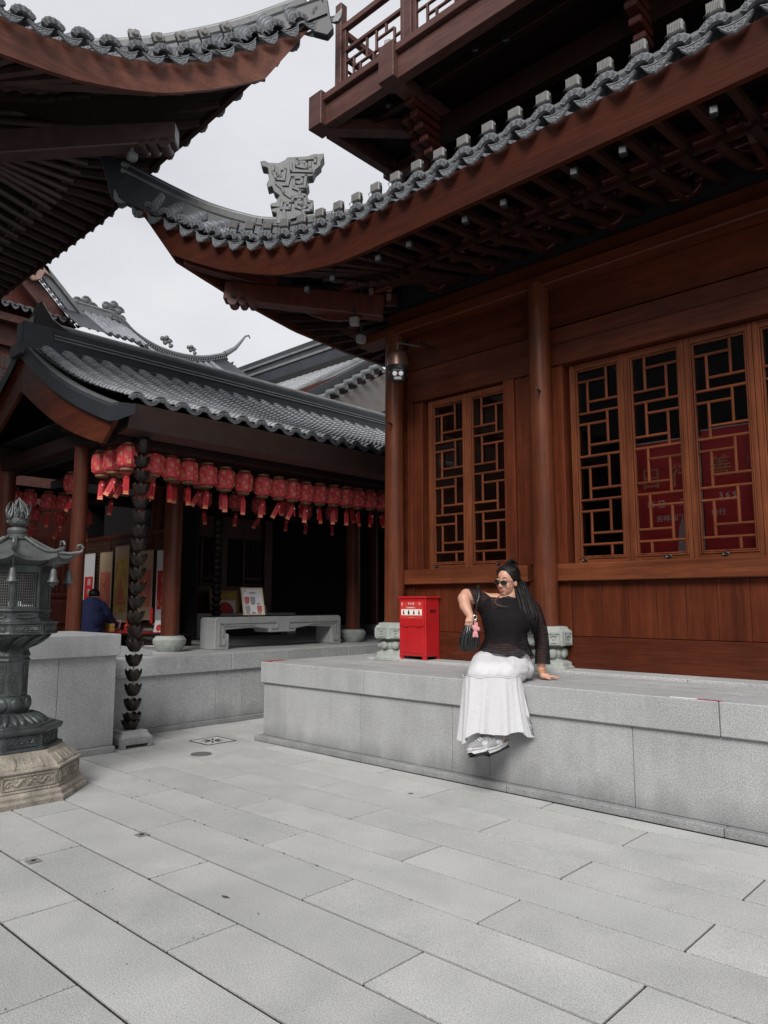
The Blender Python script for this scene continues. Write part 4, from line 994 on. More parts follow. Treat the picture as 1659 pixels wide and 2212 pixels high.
# ---------------------------------------------------------------- lotus rain chains
def cup_mesh():
    b = MB(); nP = 8
    b.lathe([(.030, 0), (.044, .004), (.046, .010)], 16)
    for k in range(nP):
        a0 = 2 * PI * k / nP; rows = []
        for t, r, w in ((0, .044, .50), (.25, .062, .52), (.5, .074, .52), (.72, .080, .46), (.9, .083, .28), (1.0, .084, .05)):
            z = .008 + t * .085; rows.append([((r + .004 * (1 - abs(s))) * math.cos(a0 + s * w * .88), (r + .004 * (1 - abs(s))) * math.sin(a0 + s * w * .88), z) for s in (-1, -.5, 0, .5, 1)])
        b.grid(rows); b.grid([[(p[0] * .93, p[1] * .93, p[2]) for p in r] for r in rows])
    return b
CUP = cup_mesh().mesh('lotus_cup', CHAINM, smooth=50)
LINK = MB().tube([(.012 * math.cos(a), 0, .05 + .05 * math.sin(a)) for a in [2 * PI * i / 10 for i in range(11)]], .003, 5).mesh('chain_link', CHAINM)
def rain_chain(loc, z0, z1, n, label, lean=(0, 0), last=3):
    t = thing('rain_chain', label, 'rain chain', loc, group='lotus rain chains')
    for k in range(n):
        f = k / (n - 1); z = z0 + (z1 - z0) * f
        put('lotus_cup', CUP, t, (lean[0] * (1 - f) + random.uniform(-.003, .003), lean[1] * (1 - f), z), (random.uniform(-.05, .05), random.uniform(-.05, .05), random.uniform(0, 1)), (1.0, 1.0, 1.28))
        if k and k < n: put('chain_link', LINK, t, (lean[0] * (1 - f), lean[1] * (1 - f), z - .045), (0, 0, k), (1, 1, .8))
    MB().lathe([(.03, z1 + .07), (.072, z1 + .10), (.078, z1 + .14), (.055, z1 + .17), (.045, z1 + .25)], 20).obj('outlet_funnel', CHAINM, t, smooth=50)
    return t
zs = []
rain_chain((-6.86, 3.70, 0), .33, 2.90, 19, 'dark lotus-cup rain chain hanging at the pavilion corner onto a stone block')
t = thing('chain_catch_cup', 'double lotus cup standing on the stone block at the foot of the rain chain', 'lotus cup', (-6.86, 3.69, .155))
put('lotus_cup', CUP, t, (0, 0, 0), (0, 0, .3), (1.05, 1.05, 1)); put('lotus_cup', CUP, t, (.01, .01, .065), (.05, 0, .1), (1.05, 1.05, 1)); MB().lathe([(.05, 0), (.062, 0), (.06, .006), (.05, .006)], 20).obj('base_ring', CHAINM, t)
rain_chain((-10.2, 6.9, 0), 1.15, 2.6, 15, 'dim lotus rain chain further back under the pavilion roof')
sb = thing('stone_block', 'small footed granite block under the lotus rain chain', 'stone block', (-6.86, 3.68, 0))
b = MB().box(-.165, .165, -.165, .165, .035, .095); 
for sx in (-1, 1):
    for sy in (-1, 1): b.box(sx * .165 - (.05 if sx > 0 else 0), sx * .165 + (.05 if sx < 0 else 0), sy * .165 - (.05 if sy > 0 else 0), sy * .165 + (.05 if sy < 0 else 0), 0, .036)
b.obj('block_foot', GRANW, sb, bevel=.003)
MB().lathe([(.16 * 1.414, .095), (.135 * 1.414, .125), (.13 * 1.414, .133), (.13 * 1.414, .150), (.12 * 1.414, .155)], 4, ph=PI / 4).obj('block_top', GRANW, sb, bevel=.003)
# ---------------------------------------------------------------- upper storey: balcony over the eave
BX, BY = -6.05, 5.22
def bal(name, b, mat=BALC, bev=.006, par=None): return hb(name, b, mat, bev, par)
bal('balcony_beam', (BX + .20, 1.1, BY + .03, BY + .15, 6.84, 7.10)); bal('balcony_beam', (BX + .03, BX + .15, BY + .2, 12, 6.84, 7.10))
bal('balcony_ledge', (BX + .16, 1.1, BY - .02, BY + .30, 7.115, 7.20)); bal('balcony_ledge', (BX + .0, BX + .28, BY + .30, 12, 7.115, 7.20))
bal('balcony_floor', (BX + .16, 1.1, BY + .16, 12, 7.02, 7.11), DKW)
for x in (BX, BX + 1.12, BX + 3.55, BX + 5.9):
    bal('beam_head', (x, x + .215, BY - .05, BY + .17, 6.84 - .01, 7.245), BALC, .006)
    if x > BX: bal('cantilever_beam', (x + .03, x + .185, BY + .17, 6.6, 6.83, 6.98)); 
for y in (BY + 1.25, BY + 3.6, BY + 5.9): bal('beam_head', (BX - .03, BX + .19, y, y + .215, 6.83, 7.245)); bal('cantilever_beam', (BX + .19, -3, y + .03, y + .185, 6.83, 6.98))
d45 = MB().beam((BX + .12, BY + .12, 6.90), (-4.9, 6.37, 6.90), .15, .15).obj('corner_beam', BALC, hall, bevel=.006, loc=-HO)
bal('inner_purlin', (-5.2, 1.1, 6.0, 6.14, 6.55, 6.8), DKE); bal('inner_purlin', (-5.2, -5.06, 6.14, 12, 6.55, 6.8), DKR)
bal('inner_purlin', (-5.7, 1.1, 5.66, 5.74, 6.92, 7.0), DKE)
# bracket stacks under the cantilevers
for (x, y) in ((BX + 1.12 + .107, 5.95), (-5.05, 6.15), (BX + 3.65, 5.95), (-5.1, BY + 1.36), (BX + 6.0, 5.95)):
    for k in range(5):
        dx = .06 + .012 * k
        bal('bracket_block', (x - .06, x + .06, y - .42 + k * .08, y + .1, 6.76 - k * .11, 6.83 - k * .11), DKR, .012)
bal('storey_wall', (-4.75, 1.1, 6.5, 6.6, 5.8, 7.02), DARK, 0); bal('storey_wall', (-4.85, -4.75, 6.5, 12, 5.8, 7.02), DARK, 0)
bal('storey_wall', (-4.2, 1.1, 6.9, 7.0, 7.11, 10.5), WZ, 0); bal('storey_wall', (-4.3, -4.2, 6.9, 12, 7.11, 10.5), WZ, 0)
# railing
def rail(axis, u0, u1, w0, z0=7.20):
    """panel from u0 to u1 along axis ('x' or 'y'), at offset w0"""
    def bb(name, a, b, z_0, z_1, t=.035, m=BALC, off=0):
        if axis == 'x': return bal(name, (a, b, w0 - t / 2 + off, w0 + t / 2 + off, z_0, z_1), m, .004)
        return bal(name, (w0 - t / 2 + off, w0 + t / 2 + off, a, b, z_0, z_1), m, .004)
    bb('rail', u0, u1, z0 + .79, z0 + .86, .07); bb('rail', u0, u1, z0 + .50, z0 + .545, .05); bb('rail', u0, u1, z0, z0 + .05, .05)
    bb('rail_stile', u0, u0 + .05, z0 + .05, z0 + .79, .045); bb('rail_stile', u1 - .05, u1, z0 + .05, z0 + .79, .045)
    w = u1 - u0 - .1; a0 = u0 + .05; h = .45; zb = z0 + .05; t = .026
    def H(a, b, z): bb('lattice_bar', a0 + a * w, a0 + b * w, zb + z * h - t / 2, zb + z * h + t / 2, .03)
    def V(a, z_0, z_1): bb('lattice_bar', a0 + a * w - t / 2, a0 + a * w + t / 2, zb + z_0 * h, zb + z_1 * h, .032)
    H(0, .38, .72); V(.14, 0, .72); V(.38, .45, 1); H(.14, .62, .45); V(.26, .2, .45); H(.14, .5, .2); V(.5, .0, .45); V(.55, .45, 1); H(.55, .86, .74); V(.72, .74, 1); V(.86, .2, .74); H(.5, .86, .3); V(.72, 0, .3); H(.86, 1, .5)
post_x = [BX + .33, BX + 1.40, BX + 2.62, BX + 3.84, BX + 5.06, BX + 6.2]
for x in post_x:
    bal('rail_post', (x - .05, x + .05, BY + .10, BY + .20, 7.20, 8.35)); 
bal('rail_post', (BX + 1.29, BX + 1.34, BY + .11, BY + .19, 7.2, 8.3))
for a, b in zip(post_x, post_x[1:]): rail('x', a + .05, b - .05, BY + .15)
post_y = [BY + .15, BY + 1.37, BY + 2.6, BY + 3.8, BY + 5]
for y in post_y[1:]: bal('rail_post', (BX + .28, BX + .38, y - .05, y + .05, 7.2, 8.35))
for a, b in zip(post_y, post_y[1:]): rail('y', a + .05, b - .05, BX + .33)
for x, y, z, lb in ((BX + .12, BY + .08, 7.20, 'tiny lamp on the outer corner of the balcony ledge'), (BX + 1.2, BY + .02, 7.245, 'tiny lamp on the second beam head of the balcony'), (BX + .9, BY + .35, 6.95, 'dark lamp under the balcony floor near the corner'), (BX + 2.1, BY + .35, 6.95, 'dark lamp under the balcony, right of the cantilever beam'), (BX + 2.4, BY + .45, 6.95, 'dark lamp under the balcony farther right')):
    t = thing('balcony_lamp', lb, 'lamp', (x, y, z), .4)
    dn = z < 7; MB().cbox((0, 0, -.02 if dn else .05), (.07, .06, .08)).obj('lamp_housing', LAMPM if not dn else LAMPD, t, bevel=.01); MB().tube([(0, 0, .0), (0, .0, .07 if dn else .02)], .01, 6).obj('lamp_arm', BLK, t)

# ---------------------------------------------------------------- bracket sets under the main eave
DKB = M_('shaded_bracket_wood', (.040, .009, .005), .45, .3, 8)  # bracket wood darkened in colour to hold the under-eave shade
def flower():
    b = MB()
    for k, (x, z) in enumerate(((0, 0), (.05, .03), (-.05, .03), (.03, -.045), (-.03, -.045), (0, .065))):
        for r in (.026, .013):
            b.tube([(x + r * math.cos(a), -.01 * (1 if r > .02 else 1.6), z + r * math.sin(a)) for a in [2 * PI * i / 10 for i in range(11)]], .006, 5)
    b.ell((0, 0, 0), (.07, .012, .06), 10, 6); return b
FLW = flower().mesh('carved_flower', DKB, smooth=50)
def arm_mesh():
    b = MB(); b.prism([(-.16, .05), (-.16, .02), (-.11, -.03), (-.05, -.05), (.05, -.05), (.11, -.03), (.16, .02), (.16, .05)], .06); return b
ARM = arm_mesh().mesh('bracket_arm', DKB, bevel=.006)
BLKM = MB().lathe([(.045, 0), (.06, .03), (.06, .06)], 4, ph=PI / 4).mesh('bracket_block', DKB, bevel=.004)
def bracket(x, y, rz=0):
    e = thing('x', None, None); bpy.data.objects.remove(e)
    e = put('bracket_set', MB().prism([(-.55, .10), (-.50, .02), (-.38, -.03), (-.2, -.05), (.1, -.06), (.1, .10)], .06, Matrix.Rotation(R(90), 4, 'Z') @ Matrix.Scale(-1, 4, (1, 0, 0)) @ Matrix.Scale(-1, 4, (1, 0, 0))).mesh('bracket_set', DKB, bevel=.006), hall, Vector((x, y, 4.78)) - HO, (0, 0, rz))
    for (dy, dz, s_) in ((-.0, .0, 1.0), (-.20, .06, 1.1), (-.42, .13, 1.1)):
        put('bracket_arm', ARM, e, (0, dy, dz), sc=(s_, 1, 1))
        for dx in (-.14, 0, .14): put('bracket_block', BLKM, e, (dx * s_, dy, dz + .05))
    put('carved_flower', FLW, e, (.0, -.56, .10)); put('carved_flower', FLW, e, (.20, -.30, .02), sc=(.8, 1, .8))
    return e
for k in range(7): bracket(-4.75 + k * .66, 5.92)
bracket(-5.42, 5.86, R(-45))
hb('eave_purlin', (-6.2, 1.1, 5.42, 5.50, 4.86, 4.94), DKR, .01); hb('eave_purlin', (-6.0, 1.1, 5.66, 5.73, 4.84, 4.9), DKR, .01)
for k, (a, b_) in enumerate((((-5.6, 5.62, 4.62), (-6.35, 5.2, 4.88)), ((-5.7, 6.3, 4.62), (-6.45, 6.05, 4.84)))):
    c = MB(); P = [Vector(a).lerp(Vector(b_), t) - Vector((0, 0, .10 * math.sin(PI * t))) for t in [i / 8 for i in range(9)]]
    for u, v in zip(P, P[1:]): c.beam(u, v, .05, .12)
    c.obj('curved_bracket_arm', BALC if k else DKR, hall, loc=-HO, bevel=0)

# ---------------------------------------------------------------- roofs behind the pavilion
bgr = thing('rear_hall', 'grey tiled hall roof with banded ridge rising behind the pavilion ridge at right', 'temple roof', (-16, 14, 0)); BO = Vector((-16, 14, 0))
gx = -14.0; s35 = .645
def rz_(y): return 8.30 + (y - 14.3) * s35 if y < 14.3 else 8.30 - (y - 14.3) * s35
rows = [[(x, y, rz_(y) + .02 * 0) for y in (9.8, 11, 12.2, 13.3, 14.3, 15.5, 18)] for x in (-28, gx)]
MB().grid(rows).obj('roof_deck', TILED, bgr, loc=-BO)
tt = tile_bm(.16, .10, .085); sb_ = MB(); TM2 = tt.mesh('roof_tile', TILEP, smooth=50); cnt = 0
for i in range(30):
    x = gx - .32 - i * .275; y = 10.6
    while y < 14.1:
        M = Matrix.Translation((x, y, rz_(y) + .01)) @ Matrix.Rotation(R(90), 4, 'Z') @ Matrix.Rotation(-math.atan(s35), 4, 'Y')
        if i < 16 and y > 11.9: put('roof_tile', TM2, bgr, mat4=Matrix.Translation(-BO) @ M)
        else: sb_.add(tt.v, tt.f, M)
        y += .118
o = sb_.obj('distant_roof_tiles', TILEP, bgr, loc=-BO, smooth=50); o['kind'] = 'stuff'
for z0, z1, w, m in ((8.42, 8.62, .5, TILED), (8.62, 8.80, .34, TILED), (8.80, 8.88, .42, RIDG), (8.88, 9.05, .30, TILED), (9.05, 9.12, .40, RIDG), (9.12, 9.30, .26, TILED)):
    MB().box(-28, gx + .1, 14.3 - w / 2, 14.3 + w / 2, z0, z1).obj('ridge_band', m, bgr, loc=-BO)
P0, P1 = Vector((gx, 10.0, rz_(10.0) + .12)), Vector((gx, 14.4, rz_(14.4) + .14))
MB().tube([P0, P1], .10, 10).obj('verge_roll', RIDG, bgr, loc=-BO, smooth=50)
for k, (dx, dz) in enumerate(((.12, -.06), (.22, -.10), (.32, -.16))): MB().tube([P0 + Vector((dx, 0, dz)), P1 + Vector((dx, 0, dz))], .045, 6).obj('verge_moulding', TILED if k % 2 else RIDG, bgr, loc=-BO, smooth=50)
MB().beam(P0 + Vector((.2, 0, -.24)), P1 + Vector((.2, 0, -.24)), .5, .28).obj('verge_board', TILED, bgr, loc=-BO)
for k in range(14):
    y = 11.4 + k * .317; z = rz_(y) - .30
    q = MB().tube([(gx - .1, 0, 0), (gx + .78, 0, -.04)], .095, 14).obj('verge_tile', RIDG, bgr, loc=Vector((0, y, z)) - BO, smooth=50)
    fc = MB()
    for r in (.082, .05): fc.tube([(gx + .785, r * math.cos(a), -.04 + r * math.sin(a)) for a in [2 * PI * i / 12 for i in range(13)]], .008, 5)
    fc.cbox((gx + .787, 0, -.04), (.01, .015, .06)); fc.cbox((gx + .787, 0, -.04), (.01, .06, .015)); fc.obj('medallion', TEND, q)
    put('drip_tile', DRIP, bgr, mat4=Matrix.Translation(Vector((gx + .76, y + .16, z - .08)) - BO) @ RX @ Matrix.Diagonal((1.2, 1, 1.2, 1)))
MB().add([(gx + .65, 10.5, rz_(10.5) - .42), (gx + .65, 15.4, rz_(14.3) - .0), (gx + .65, 15.4, rz_(14.3) - 1.1), (gx + .65, 10.5, rz_(10.5) - 1.25)], [(0, 1, 2, 3)]).obj('gable_board', M_('weathered_gable_board', (.13, .115, .105), .6, .15, 3), bgr, loc=-BO)
MB().box(-28, -14.62, 10.6, 18, 0, 6.3).obj('wall', DKR, bgr, loc=-BO)
MB().add([(gx + .3, 10.6, 6.2), (gx + .3, 14.3, 8.1), (gx + .3, 18, 6.2)], [(0, 1, 2)]).obj('gable_wall', DKR, bgr, loc=-BO)

fh_ = thing('far_hall', 'distant big hall with carved gable, scalloped verge tiles and upswept ridge at left', 'temple hall', (-22, 9, 0)); FO = Vector((-22, 9, 0))
def fo(b, name, mat, **k): return b.obj(name, mat, fh_, loc=-FO, **k)
V0, V1 = Vector((-20, 6.9, 11.07)), Vector((-20, 8.75, 9.33))
d = (V1 - V0)
fo(MB().beam(V0 + Vector((0, -.30, -.42)), V1 + Vector((0, -.32, -.40)), .12, .46), 'gable_board', BALC)
fo(MB().beam(V0 + Vector((.1, 0, .06)), V1 + Vector((.1, 0, .06)), .3, .10), 'verge_roll', RIDG)
fo(MB().beam(V0 + Vector((.12, -.05, -.10)), V1 + Vector((.12, -.05, -.10)), .1, .18), 'verge_lattice', TEND)
for k in range(16):
    p = V0 + d * (k + .5) / 16 + Vector((.14, -.10, -.24))
    put('verge_tile', DRIP, fh_, mat4=Matrix.Translation(p - FO) @ RX @ Matrix.Diagonal((.85, 1, 1.1, 1)))
fo(MB().prism([(0, 0), (.5, -.08), (.62, -.38), (.42, -.30), (.34, -.52), (.12, -.62), (-.05, -.42), (-.3, -.36), (-.34, -.12)], .1, Matrix.Translation((-19.8, 7.15, 10.62)) @ RX), 'hanging_fish_ornament', M_('pale_carved_board', (.30, .19, .155), .6, .15, 8), bevel=.02)
fo(MB().add([(-20.4, 5.2, 8.9), (-20.4, 5.2, 12.0), (-20.4, 6.9, 10.8), (-20.4, 9.0, 8.9)], [(0, 1, 2, 3)]), 'gable_wall', DKR)
fo(MB().box(-27, -20.4, 3.0, 10.5, 0, 9.0), 'wall', BALC)
for z0, z1, dx, m in ((8.2, 8.75, .2, DKR), (8.75, 8.95, .55, BALC)): fo(MB().box(-21, -20.4 + dx, 3.0, 9.2, z0, z1), 'eave_beam', m)
for k in range(22):
    put('drip_tile', DRIP, fh_, mat4=Matrix.Translation(Vector((-19.7, 4.6 + k * .25, 9.13 + .0 * k)) - FO) @ RX)
    put('cover_tile_end', ARCH, fh_, mat4=Matrix.Translation(Vector((-19.72, 4.72 + k * .25, 9.17)) - FO) @ RX)
fo(MB().add([(-19.75, 3.0, 9.2), (-19.75, 10.2, 9.2), (-20.4, 10.2, 9.5), (-20.4, 3.0, 9.5)], [(0, 1, 2, 3)]), 'skirt_roof', TILED)
# east facing slope, ridge and swept hip
hipc = smooth_pts([(-20, 9.6, 9.72), (-20, 9.95, 9.66), (-20, 10.38, 9.37), (-20, 11.1, 9.14), (-20, 11.94, 9.09), (-20, 12.82, 9.23), (-20, 13.65, 9.56)], 5)
top = [(-20, 8.0, 9.62), (-20, 9.6, 9.62)] + [tuple(p - Vector((0, 0, .12))) for p in hipc]
fo(MB().grid([[Vector(p), Vector(p) + Vector((1.6, -.0, -1.05))] for p in top]), 'roof_deck', TILED, smooth=60)
rr = MB(); y = 8.85
tab = [(p[1], p[2]) for p in top]
while y < 13.2:
    z = interp(tab, y); rr.tube([(-20, y, z + .01), (-18.4, y, z - 1.04)], .075, 6); y += .21
o = fo(rr, 'tile_rows', TILE, smooth=50); o['kind'] = 'stuff'
fo(MB().beam((-20, 8.6, 9.72), (-20, 9.7, 9.72), .12, .16), 'pierced_ridge', TEND); fo(MB().tube([(-20, 8.4, 9.86), (-20, 9.7, 9.86)], .06, 8), 'ridge_cap', RIDG)
hb_ = MB(); hc_ = MB()
for u, v in zip(hipc, hipc[1:]): hb_.beam(u - Vector((0, 0, .04)), v - Vector((0, 0, .04)), .12, .22)
fo(hb_, 'hip_ridge', TILED); fo(MB().tube([p + Vector((0, 0, .09)) for p in hipc], .06, 8), 'ridge_cap', RIDG, smooth=60)
pc = MB()
for i in range(0, len(hipc) - 1):
    for f in (0, .5):
        c = hipc[i].lerp(hipc[i + 1], f); pc.tube([c + Vector((.07, .05 * math.cos(a), -.01 + .05 * math.sin(a))) for a in [2 * PI * q / 8 for q in range(9)]], .012, 4)
fo(pc, 'pierced_band', TEND)
fo(MB().tube([(-20, 13.6, 9.62), (-20, 14.0, 9.92), (-20, 14.22, 10.2), (-20, 14.40, 10.45), (-20, 14.54, 10.52), (-20, 14.60, 10.42)], [.10, .07, .05, .035, .03, .02], 8), 'ridge_horn', RIDG, smooth=60)
for k in range(9):
    y = 12.3 + k * .19; z = interp(tab, y) - .20
    put('drip_tile', DRIP, fh_, mat4=Matrix.Translation(Vector((-19.8, y, z)) - FO) @ RX @ Matrix.Diagonal((.9, 1, 1.1, 1)))
fo(MB().prism([(12.4, 8.6), (13.9, 9.42), (13.75, 9.0), (13.1, 8.5)], .2, Matrix.Translation((-20, 0, 0)) @ RX), 'corner_fascia', BALC)
def scroll_orn(y, z, s, name):
    b = MB()
    for (cy, cz, r) in ((0, 0, .16), (.22, .12, .15), (-.18, .16, .13), (.05, .26, .12), (.30, -.10, .12)):
        b.tube([(-20 + .0, y + s * (cy + r * (1 - a / 9) * math.cos(a)), z + s * (cz + r * (1 - a / 9) * math.sin(a))) for a in [i * .6 for i in range(13)]], .045 * s, 6)
        b.ell((-20, y + s * cy, z + s * cz), (.06, .10 * s, .10 * s), 8, 6)
    fo(b, name, ORNM, smooth=50)
scroll_orn(8.78, 9.70, 1.1, 'scroll_ornament'); scroll_orn(9.62, 9.85, 1.0, 'scroll_ornament'); scroll_orn(11.40, 9.42, .62, 'scroll_ornament'); scroll_orn(12.30, 9.40, .50, 'scroll_ornament')
# far hall windows at the left edge
for j, y in enumerate((5.0, 5.75, 6.5)):
    w = fo(MB().box(-20.42, -20.36, y, y + .62, 6.6, 8.05), 'window', FZ, bevel=.01); MB().box(-20.36, -20.355, y + .07, y + .55, 6.67, 7.98).obj('window_pane', GLAS, w)
    lb_ = MB()
    for q in (.28, .40): lb_.box(-20.355, -20.33, y + q, y + q + .02, 6.67, 7.98)
    for q in (6.95, 7.35, 7.6): lb_.box(-20.355, -20.33, y + .07, y + .55, q, q + .03)
    lb_.obj('lattice', FZ, w)

# ---------------------------------------------------------------- behind the camera: the courtyard's south side, seen in the window panes
sh = thing('south_hall', 'dark temple hall across the courtyard, seen only as a reflection in the lattice windows', 'temple hall', (-9, -12, 0)); SO = Vector((-9, -12, 0))
MB().box(-30, 6, -16, -10.5, 0, 5.4).obj('wall', DKR, sh, loc=-SO)
MB().prism([(-30.5, 5.0), (7, 5.0), (6, 5.4), (4.5, 9.2), (-28, 9.2), (-30, 5.4)], 5.8).obj('roof', TILED, sh, loc=Vector((0, -13, 0)) - SO)
for k in range(36): MB().tube([(-29.5 + k, -9.95, 5.3), (-29.5 + k, -10.6, 6.2), (-29.3 + k, -12, 9.2)], .09, 6).obj('roof_tile_row', TILE, sh, loc=-SO)
for (x, y, w, h, nf) in ((-34, -62, 16, 27, 9), (-12, -70, 14, 33, 11), (8, -66, 12, 25, 8)):
    tw = thing('apartment_tower', 'pale apartment tower with stacked balconies beyond the south hall, ' + {-34: 'left one', -12: 'tallest middle one', 8: 'right one'}[x], 'tower', (x, y, 0))
    MB().box(-w / 2, w / 2, -7, 7, 0, h).obj('wall', M_('tower_render', (.42, .39, .35), .8, .08, 1), tw)
    fl_ = MB().box(-w / 2 + .5, w / 2 - .5, 7, 7.05, 0, 1.5).mesh('window_band', GLAS); bc = MB().box(-w / 4, w / 4, 7, 8.4, -.1, 1.0).mesh('balcony', M_('balcony_white', (.55, .53, .5), .8))
    for k in range(nf): put('window_band', fl_, tw, (0, 0, 1.4 + k * 3)); put('balcony', bc, tw, (0, 0, .1 + k * 3))
# ---------------------------------------------------------------- bronze lantern tower on a carved sandstone base
tw = thing('bronze_lantern_tower', 'octagonal dark bronze lantern tower with curled roof corners and bells on carved sandstone base', 'bronze tower', (-5.87, 2.16, 0)); tw.scale = (.935, .935, 1)
O8 = dict(n=8, ph=PI / 8)
def oc(prof, name, mat, par=tw, bev=.004, sm=False): return MB().lathe(prof, **O8).obj(name, mat, par, bevel=bev, smooth=sm)
base = oc([(.625, 0), (.625, .035), (.60, .045), (.60, .07), (.575, .085), (.56, .09)], 'sandstone_plinth', SAND)
oc([(.57, .09), (.57, .105), (.555, .108), (.555, .215), (.575, .218), (.575, .235), (.53, .24)], 'sandstone_drum', SAND)
oc([(.55, .235), (.545, .25), (.50, .285), (.455, .31), (.435, .335)], 'sandstone_slope', SAND, bev=0)
# lotus petals on the slope, carved relief on the drum faces
pt = MB()
for k in range(24):
    a = PI / 8 + 2 * PI * (k + .5) / 24; ap = math.cos(((a - PI / 8) % (PI / 4)) - PI / 8)
    for s_ in (-.028, .028):
        M = Matrix.Rotation(a, 4, 'Z') @ Matrix.Translation((.50 * math.cos(PI / 8) / ap, s_, .272)) @ Matrix.Rotation(R(38), 4, 'Y')
        pt.ell((0, 0, 0), (.062, .022, .013), 8, 5, M)
pt.obj('sandstone_petals', SAND, tw, smooth=True)
def relief(face_r, z, w, h, seed, mat, name, th=.008):
    for k in range(8):
        a = PI / 4 * k; rr = random.Random(seed); b = MB(); M = Matrix.Rotation(a, 4, 'Z') @ Matrix.Translation((face_r * math.cos(PI / 8), 0, z)) @ Matrix.Rotation(R(90), 4, 'Z')
        t_ = th * .6
        for x0, x1, z0, z1 in ((-w, w, h, h + t_), (-w, w, -h - t_, -h), (-w - t_, -w, -h, h), (w, w + t_, -h, h)): b.box(x0, x1, -th, .003, z0, z1, M)
        for q in range(7):
            aa = q * PI / 6; b.ell((0, 0, 0), (h * .42, th, h * .13), 6, 4, M @ Matrix.Rotation(aa, 4, 'Y') @ Matrix.Translation((h * .4, 0, 0)))
        for sg in (-1, 1):
            pts = [M @ Vector((sg * (h * .8 + (w - h) * .98 * i / 10), -.002, h * .5 * math.sin(i * .95 + .8))) for i in range(11)]
            b.tube(pts, [th * (1 - .04 * i) for i in range(11)], 5)
            for i in range(2, 10, 2): c = Vector((sg * (h * .8 + (w - h) * .98 * i / 10), 0, -h * .38 * math.sin(i * .95 + .8))); b.ell((0, 0, 0), (.016, th * .8, .009), 6, 4, M @ Matrix.Translation(c) @ Matrix.Rotation(rr.uniform(-1, 1), 4, 'Y'))
        b.obj(name, mat, tw, smooth=50)
relief(.556, .16, .185, .038, 2, SAND, 'carved_relief', .011)
oc([(.425, .335), (.425, .352), (.405, .357), (.385, .36), (.385, .445), (.41, .45), (.42, .47), (.42, .49), (.36, .495), (.36, .505), (.34, .508)], 'bronze_base', BRNZ)
relief(.388, .402, .115, .030, 5, BRNZ, 'bronze_relief', .007)
lp = MB()
for k in range(14):
    a = 2 * PI * k / 14
    for s_ in (-.026, .026):
        lp.ell((0, 0, 0), (.085, .030, .028), 10, 6, Matrix.Rotation(a, 4, 'Z') @ Matrix.Translation((.235, s_, .535)) @ Matrix.Rotation(R(25), 4, 'Y'))
    lp.ell((0, 0, 0), (.10, .052, .018), 10, 6, Matrix.Rotation(a, 4, 'Z') @ Matrix.Translation((.225, 0, .532)) @ Matrix.Rotation(R(25), 4, 'Y'))
lp.obj('lotus_skirt', BRNZ, tw, smooth=True)
MB().lathe([(.30, .508), (.24, .55), (.17, .575), (.155, .58), (.165, .60), (.175, .63), (.17, .665), (.16, .68), (.16, .69), (.14, .70)], 24).obj('lotus_core', BRNZ, tw, smooth=40)
cp = MB()
for k in range(9):
    cp.ell((0, 0, 0), (.020, .052, .050), 10, 8, Matrix.Rotation(2 * PI * k / 9 + .1, 4, 'Z') @ Matrix.Translation((.162, 0, .64)))
cp.obj('lotus_petals', BRNZ, tw, smooth=True)
oc([(.145, .70), (.145, .95), (.155, .955), (.155, .965), (.145, .97), (.145, .985), (.155, .99), (.152, 1.0), (.14, 1.03), (.14, 1.06)], 'shaft', BRNZ)
for k in range(8):  # inscriptions in raised characters on the shaft
    a = PI / 4 * k; M = Matrix.Rotation(a, 4, 'Z') @ Matrix.Translation((.146 * math.cos(PI / 8), 0, 0)) @ Matrix.Rotation(R(90), 4, 'Z')
    b = MB()
    for x0, x1, z0, z1 in ((-.034, .034, .925, .928), (-.034, .034, .86, .863), (-.036, -.033, .86, .928), (.033, .036, .86, .928)): b.box(x0, x1, -.005, .002, z0, z1, M)
    for txt, x, z, sz in (('福', 0, .893, .05), ('上\n海\n宝\n莲\n寺', .016, .785, .026), ('金\n刚\n黄\n公\n司', -.016, .785, .026)):
        me = text_mesh(txt, sz, BRNL, .0018, lead=.95); b.add([v.co for v in me.vertices], [tuple(p.vertices) for p in me.polygons], M @ Matrix.Translation((x, -.002, z)) @ Matrix.Rotation(R(90), 4, 'X'))
    b.obj('raised_inscription', BRNL, tw)
ul = MB()
for k in range(12):
    a = 2 * PI * k / 12
    ul.ell((0, 0, 0), (.11, .075, .022), 10, 6, Matrix.Rotation(a, 4, 'Z') @ Matrix.Translation((.205, 0, 1.10)) @ Matrix.Rotation(R(-28), 4, 'Y') @ Matrix.Rotation(R(14), 4, 'X'))
ul.obj('upturned_lotus', BRNZ, tw, smooth=True)
MB().lathe([(.13, 1.03), (.16, 1.06), (.24, 1.11), (.28, 1.14), (.28, 1.15)], 24).obj('lotus_bowl', BRNZ, tw, smooth=40)
oc([(.33, 1.15), (.345, 1.155), (.345, 1.165), (.335, 1.17), (.335, 1.225), (.35, 1.23), (.35, 1.24), (.30, 1.245), (.295, 1.26), (.275, 1.265), (.275, 1.315), (.29, 1.32), (.29, 1.335), (.27, 1.34)], 'gallery', BRNZ)
relief(.337, 1.197, .098, .021, 8, BRNL, 'gallery_relief', .006)
for k in range(8):
    a = PI / 4 * k; M = Matrix.Rotation(a, 4, 'Z') @ Matrix.Translation((.277 * math.cos(PI / 8), 0, 1.29)) @ Matrix.Rotation(R(90), 4, 'Z')
    MB().tube([M @ Vector((.07 * math.copysign(abs(math.cos(t)) ** .5, math.cos(t)), -.003, .014 * math.sin(t))) for t in [2 * PI * i / 16 for i in range(17)]], .004, 5).obj('oval_panel', BRNL, tw)
